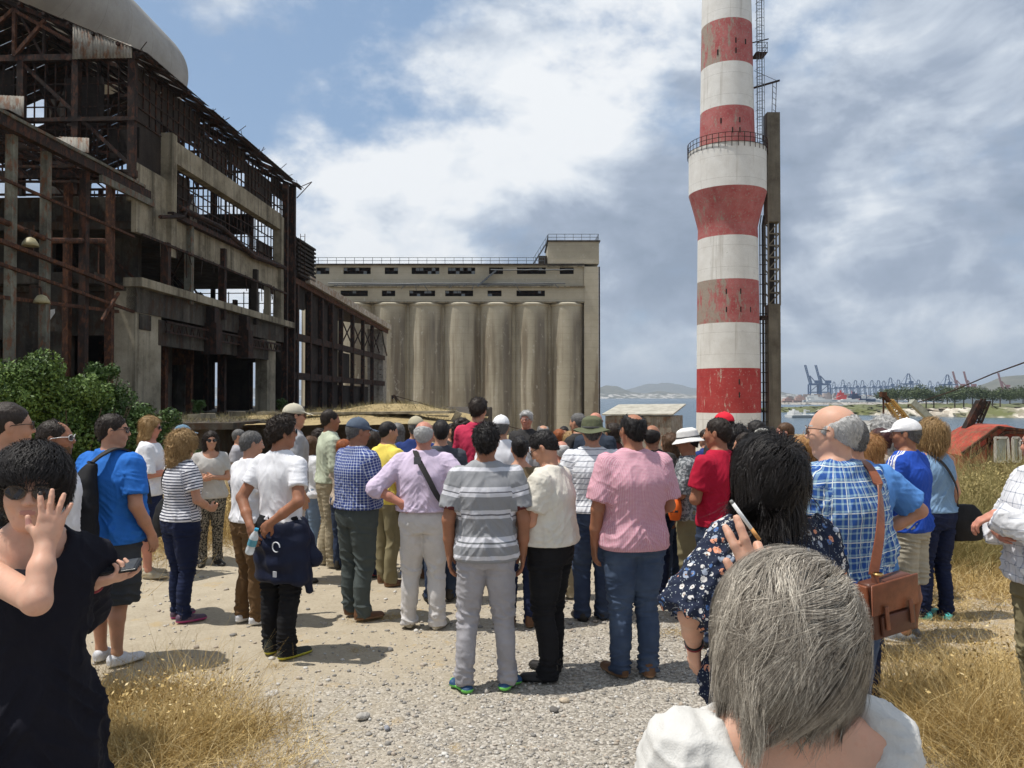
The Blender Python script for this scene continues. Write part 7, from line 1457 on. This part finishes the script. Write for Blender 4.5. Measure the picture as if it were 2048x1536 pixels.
def flush(name, mat, kind='stuff'):
    global GV, GFc, gk; o = mobj(name, np_mesh(name, np.concatenate(GV), np.concatenate(GFc), [mat])); tag(o, kind=kind); GV, GFc, gk = [], [], 0; return o
blades(-1.95, 4.25, .50, .35, 15000, .26, .0030, 1, .95, clump=26); blades(-2.5, 4.8, .4, .3, 2500, .3, .003, 2, .8, clump=8); blades(-2.0, 4.9, .5, .25, 700, .42, .003, 3, .5, clump=9); blades(-2.9, 3.9, .5, .4, 5000, .25, .003, 31, .9)
blades(2.75, 4.35, .42, .40, 13000, .50, .0030, 4, .75, clump=22); blades(3.3, 5.0, .5, .45, 7000, .35, .0032, 5, .85, clump=16); blades(2.55, 5.4, .35, .3, 2500, .16, .003, 6, 1.2); blades(3.6, 6.6, .9, .8, 7000, .16, .0036, 7, 1.2, clump=24); blades(3.0, 3.9, .5, .3, 6000, .35, .003, 8, .9)
blades(4.8, 8.0, 1.1, 1.0, 9000, .32, .005, 9, .9, clump=22); blades(-5.3, 9.6, 1.6, 1.4, 12000, .42, .005, 10, .8, clump=30); blades(-4.3, 12, 1.8, 1.5, 14000, .85, .006, 11, .45, clump=30); blades(-8, 10.5, 2, 1.5, 8000, .6, .006, 12, .6)
for px, D, s0 in ((640, 5.05, .10), (706, 5.85, .09), (492, 5.0, .08), (600, 4.85, .06), (770, 6.7, .2), (1330, 6.3, .25), (560, 5.5, .08), (330, 7.0, .2)): blades((px-CX)/F*D, D, s0, s0*.8, 260 if s0 < .15 else 500, .055, .0028, int(px), 1.6, 3, 4)
blades(0, 13.5, 6, 1.2, 9000, .4, .007, 14, .8, clump=50); blades(-4.5, 32, 2.2, 1.8, 100, .3, .01, 15)
for cx_, cy_, sx_, sy_, n_, hh, sd in ((-2.0, 4.4, .6, .4, 900, .30, 51), (2.9, 4.6, .6, .5, 1100, .45, 52), (-4.6, 11, 2, 1.6, 3000, .65, 53)):   # seed heads
    v, f = leafy(n_, (cx_, cy_, hh*.55), (sx_*1.6, sy_*1.6, hh*.8), .011 if cy_ < 6 else .018, sd, .2, 18, .35); k = v[:, 2].reshape(-1, 4).min(1) > .03; GV.append(v.reshape(-1, 4, 3)[k].reshape(-1, 3)); GFc.append(np.arange(4*k.sum()).reshape(-1, 4)+gk); gk += 4*int(k.sum())
flush('dry_grass', STRAW)
blades(6.6, 10.2, 1.6, 1.0, 16000, 1.02, .007, 20, .35, clump=46); blades(8.3, 12.5, 2.5, 1.3, 9000, 1.15, .008, 21, .35, clump=40); blades(5.0, 9.2, .6, .5, 3500, .75, .006, 22, .45, clump=12)
flush('weeds', WEED)
v, f = leafy(9000, (6.9, 10.6, .45), (2.4, 1.2, .62), .022, 71, .3, 26, .30); v2, f2 = leafy(5000, (9, 13, .5), (2.6, 1.3, .7), .026, 72, .3, 20, .32)
tag(mobj('weed_heads', np_mesh('weed_heads', np.concatenate([v, v2]), np.concatenate([f, f2+len(v)]), [OLV])), kind='stuff')
# grass on the platform and mound
r = np.random.default_rng(5); n = 9000; xg = r.uniform(-22, -2.5, n); yg = np.where(xg > -9.8, r.uniform(29.3, 38, n), r.uniform(26.9, 37, n)); mzv = np.maximum(mz(xg, yg), 1.0)
v, f = ribbons(np.stack([xg, yg, mzv-.02], 1), np.concatenate([r.normal(size=(n, 2))*.7, np.ones((n, 1))], 1), r.uniform(.12, .42, n), .014, 3, droop=(0, 0, -.4), rnd=.12, seed=6); tag(mobj('dry_grass', np_mesh('ledge_grass', v, f, [leafm('ledge_straw', (.09, .09, .035), (.26, .21, .10))])), kind='stuff')
# ------------------------------------------------------------------ loose gravel and stones
def stones(n, x0, x1, y0, y1, smin_, smax_, seed, mat, accept=None):
    r = np.random.default_rng(seed); bm_v = np.array([(0, 0, 1), (.894, 0, .447), (.276, .851, .447), (-.724, .526, .447), (-.724, -.526, .447), (.276, -.851, .447), (.724, .526, -.447), (-.276, .851, -.447), (-.894, 0, -.447), (-.276, -.851, -.447), (.724, -.526, -.447), (0, 0, -1)])
    bf = np.array([(0, 1, 2), (0, 2, 3), (0, 3, 4), (0, 4, 5), (0, 5, 1), (1, 6, 2), (2, 7, 3), (3, 8, 4), (4, 9, 5), (5, 10, 1), (6, 7, 2), (7, 8, 3), (8, 9, 4), (9, 10, 5), (10, 6, 1), (11, 7, 6), (11, 8, 7), (11, 9, 8), (11, 10, 9), (11, 6, 10)])
    x = r.uniform(x0, x1, n); y = y0*(y1/y0)**r.uniform(0, 1, n)
    if accept is not None: k = accept(x, y, r); x, y = x[k], y[k]; n = len(x)
    s_ = smin_*(smax_/smin_)**(r.uniform(0, 1, n)**2.2); ax = r.uniform(.6, 1.3, (n, 3)); ax[:, 2] *= .65; a = r.uniform(0, 6.3, n); ca, sa = np.cos(a), np.sin(a)
    v = bm_v[None]*ax[:, None]*s_[:, None, None]*(1+r.normal(size=(n, 12, 1))*.12); vx = v[..., 0]*ca[:, None]-v[..., 1]*sa[:, None]; vy = v[..., 0]*sa[:, None]+v[..., 1]*ca[:, None]
    g = gnoise(x, y)+gz(x, y); v = np.stack([vx+x[:, None], vy+y[:, None], v[..., 2]+(g+s_*.25)[:, None]], -1).reshape(-1, 3); f = (bf[None]+(np.arange(n)*12)[:, None, None]).reshape(-1, 3); return np_mesh('gravel', v, f, [mat])
m = NM('gravel_stones'); ri = m.n('ShaderNodeNewGeometry').outputs['Random Per Island']; P = m.co(); m.bump(m.noise(P, 120, 3), .3, .003)
GRV = m.out(m.mix(m.mr(m.noise(P, 60, 3), .3, .7, 0, .3), m.ramp(ri, [(0, (.20, .19, .18)), (.25, (.33, .31, .28)), (.5, (.45, .42, .375)), (.7, (.42, .345, .27)), (.85, (.55, .53, .49)), (1, (.66, .64, .60))]), (.30, .27, .23)), .9, .2)
acc = lambda x, y, r: (.55*x-.38*y+r.normal(size=len(x))*.5 > -2.5)
tag(mobj('gravel', stones(26000, -2.6, 3.6, 3.3, 8.5, .0045, .016, 3, GRV, acc)), kind='stuff'); tag(mobj('gravel', stones(1300, -4.0, 5.0, 3.5, 9, .010, .026, 4, GRV)), kind='stuff')
def rock(px, D, s_, mat, label, seed):
    x = (px-CX)/F*D; v, f = sdf_mesh([ell((0, 0, .3*s_), (s_, s_*.7, s_*.45), 0), cone((-s_*.3, 0, .2*s_), (s_*.4, .1*s_, .3*s_), s_*.5, s_*.35, s_*.2)], s_*.09, .02); v = v+normals(v, f)*(wob(v, (2.2/s_,)*3, seed, 5)*s_*.08)[:, None]; o = mobj('stone', np_mesh('stone', v, f, [mat], True)); o.location = (x, D, float(gz(x, D))-.01); o.rotation_euler = (0, 0, seed); tag(o, label, 'stone', 'larger stones on the gravel')
rock(548, 4.98, .052, plain('stone_white', (.55, .52, .47), .9, scale=30), 'flat whitish stone on the dirt near the left dry grass', 1); rock(1107, 4.75, .034, plain('stone_dark', (.13, .12, .11), .9, scale=30), 'dark grey stone in front of the black shoes', 2); rock(1128, 4.9, .034, plain('stone_tan', (.48, .40, .30), .9, scale=30), 'tan stone just right of the dark stone', 3); rock(728, 4.65, .045, plain('stone_grey', (.36, .34, .31), .9, scale=30), 'greyish long stone at the gravel edge', 4); rock(776, 4.5, .024, plain('stone_slate', (.24, .25, .28), .9, scale=30), 'small bluish stone in the gravel', 5)
# ------------------------------------------------------------------ air
hzb = MB().box(-14000, 14000, -190, 14500, -9, 420).build('haze', plain('haze_tmp',(1,1,1))); hzb.data.materials.clear(); hm_ = bpy.data.materials.new('haze'); hm_.use_nodes = True; t_ = hm_.node_tree; t_.nodes.clear()
pv = t_.nodes.new('ShaderNodeVolumePrincipled'); pv.inputs['Color'].default_value = (.72, .82, .95, 1); pv.inputs['Density'].default_value = 1.1e-4; pv.inputs['Anisotropy'].default_value = .2; ho = t_.nodes.new('ShaderNodeOutputMaterial'); t_.links.new(pv.outputs[0], ho.inputs['Volume']); hzb.data.materials.append(hm_); tag(hzb, kind='stuff')
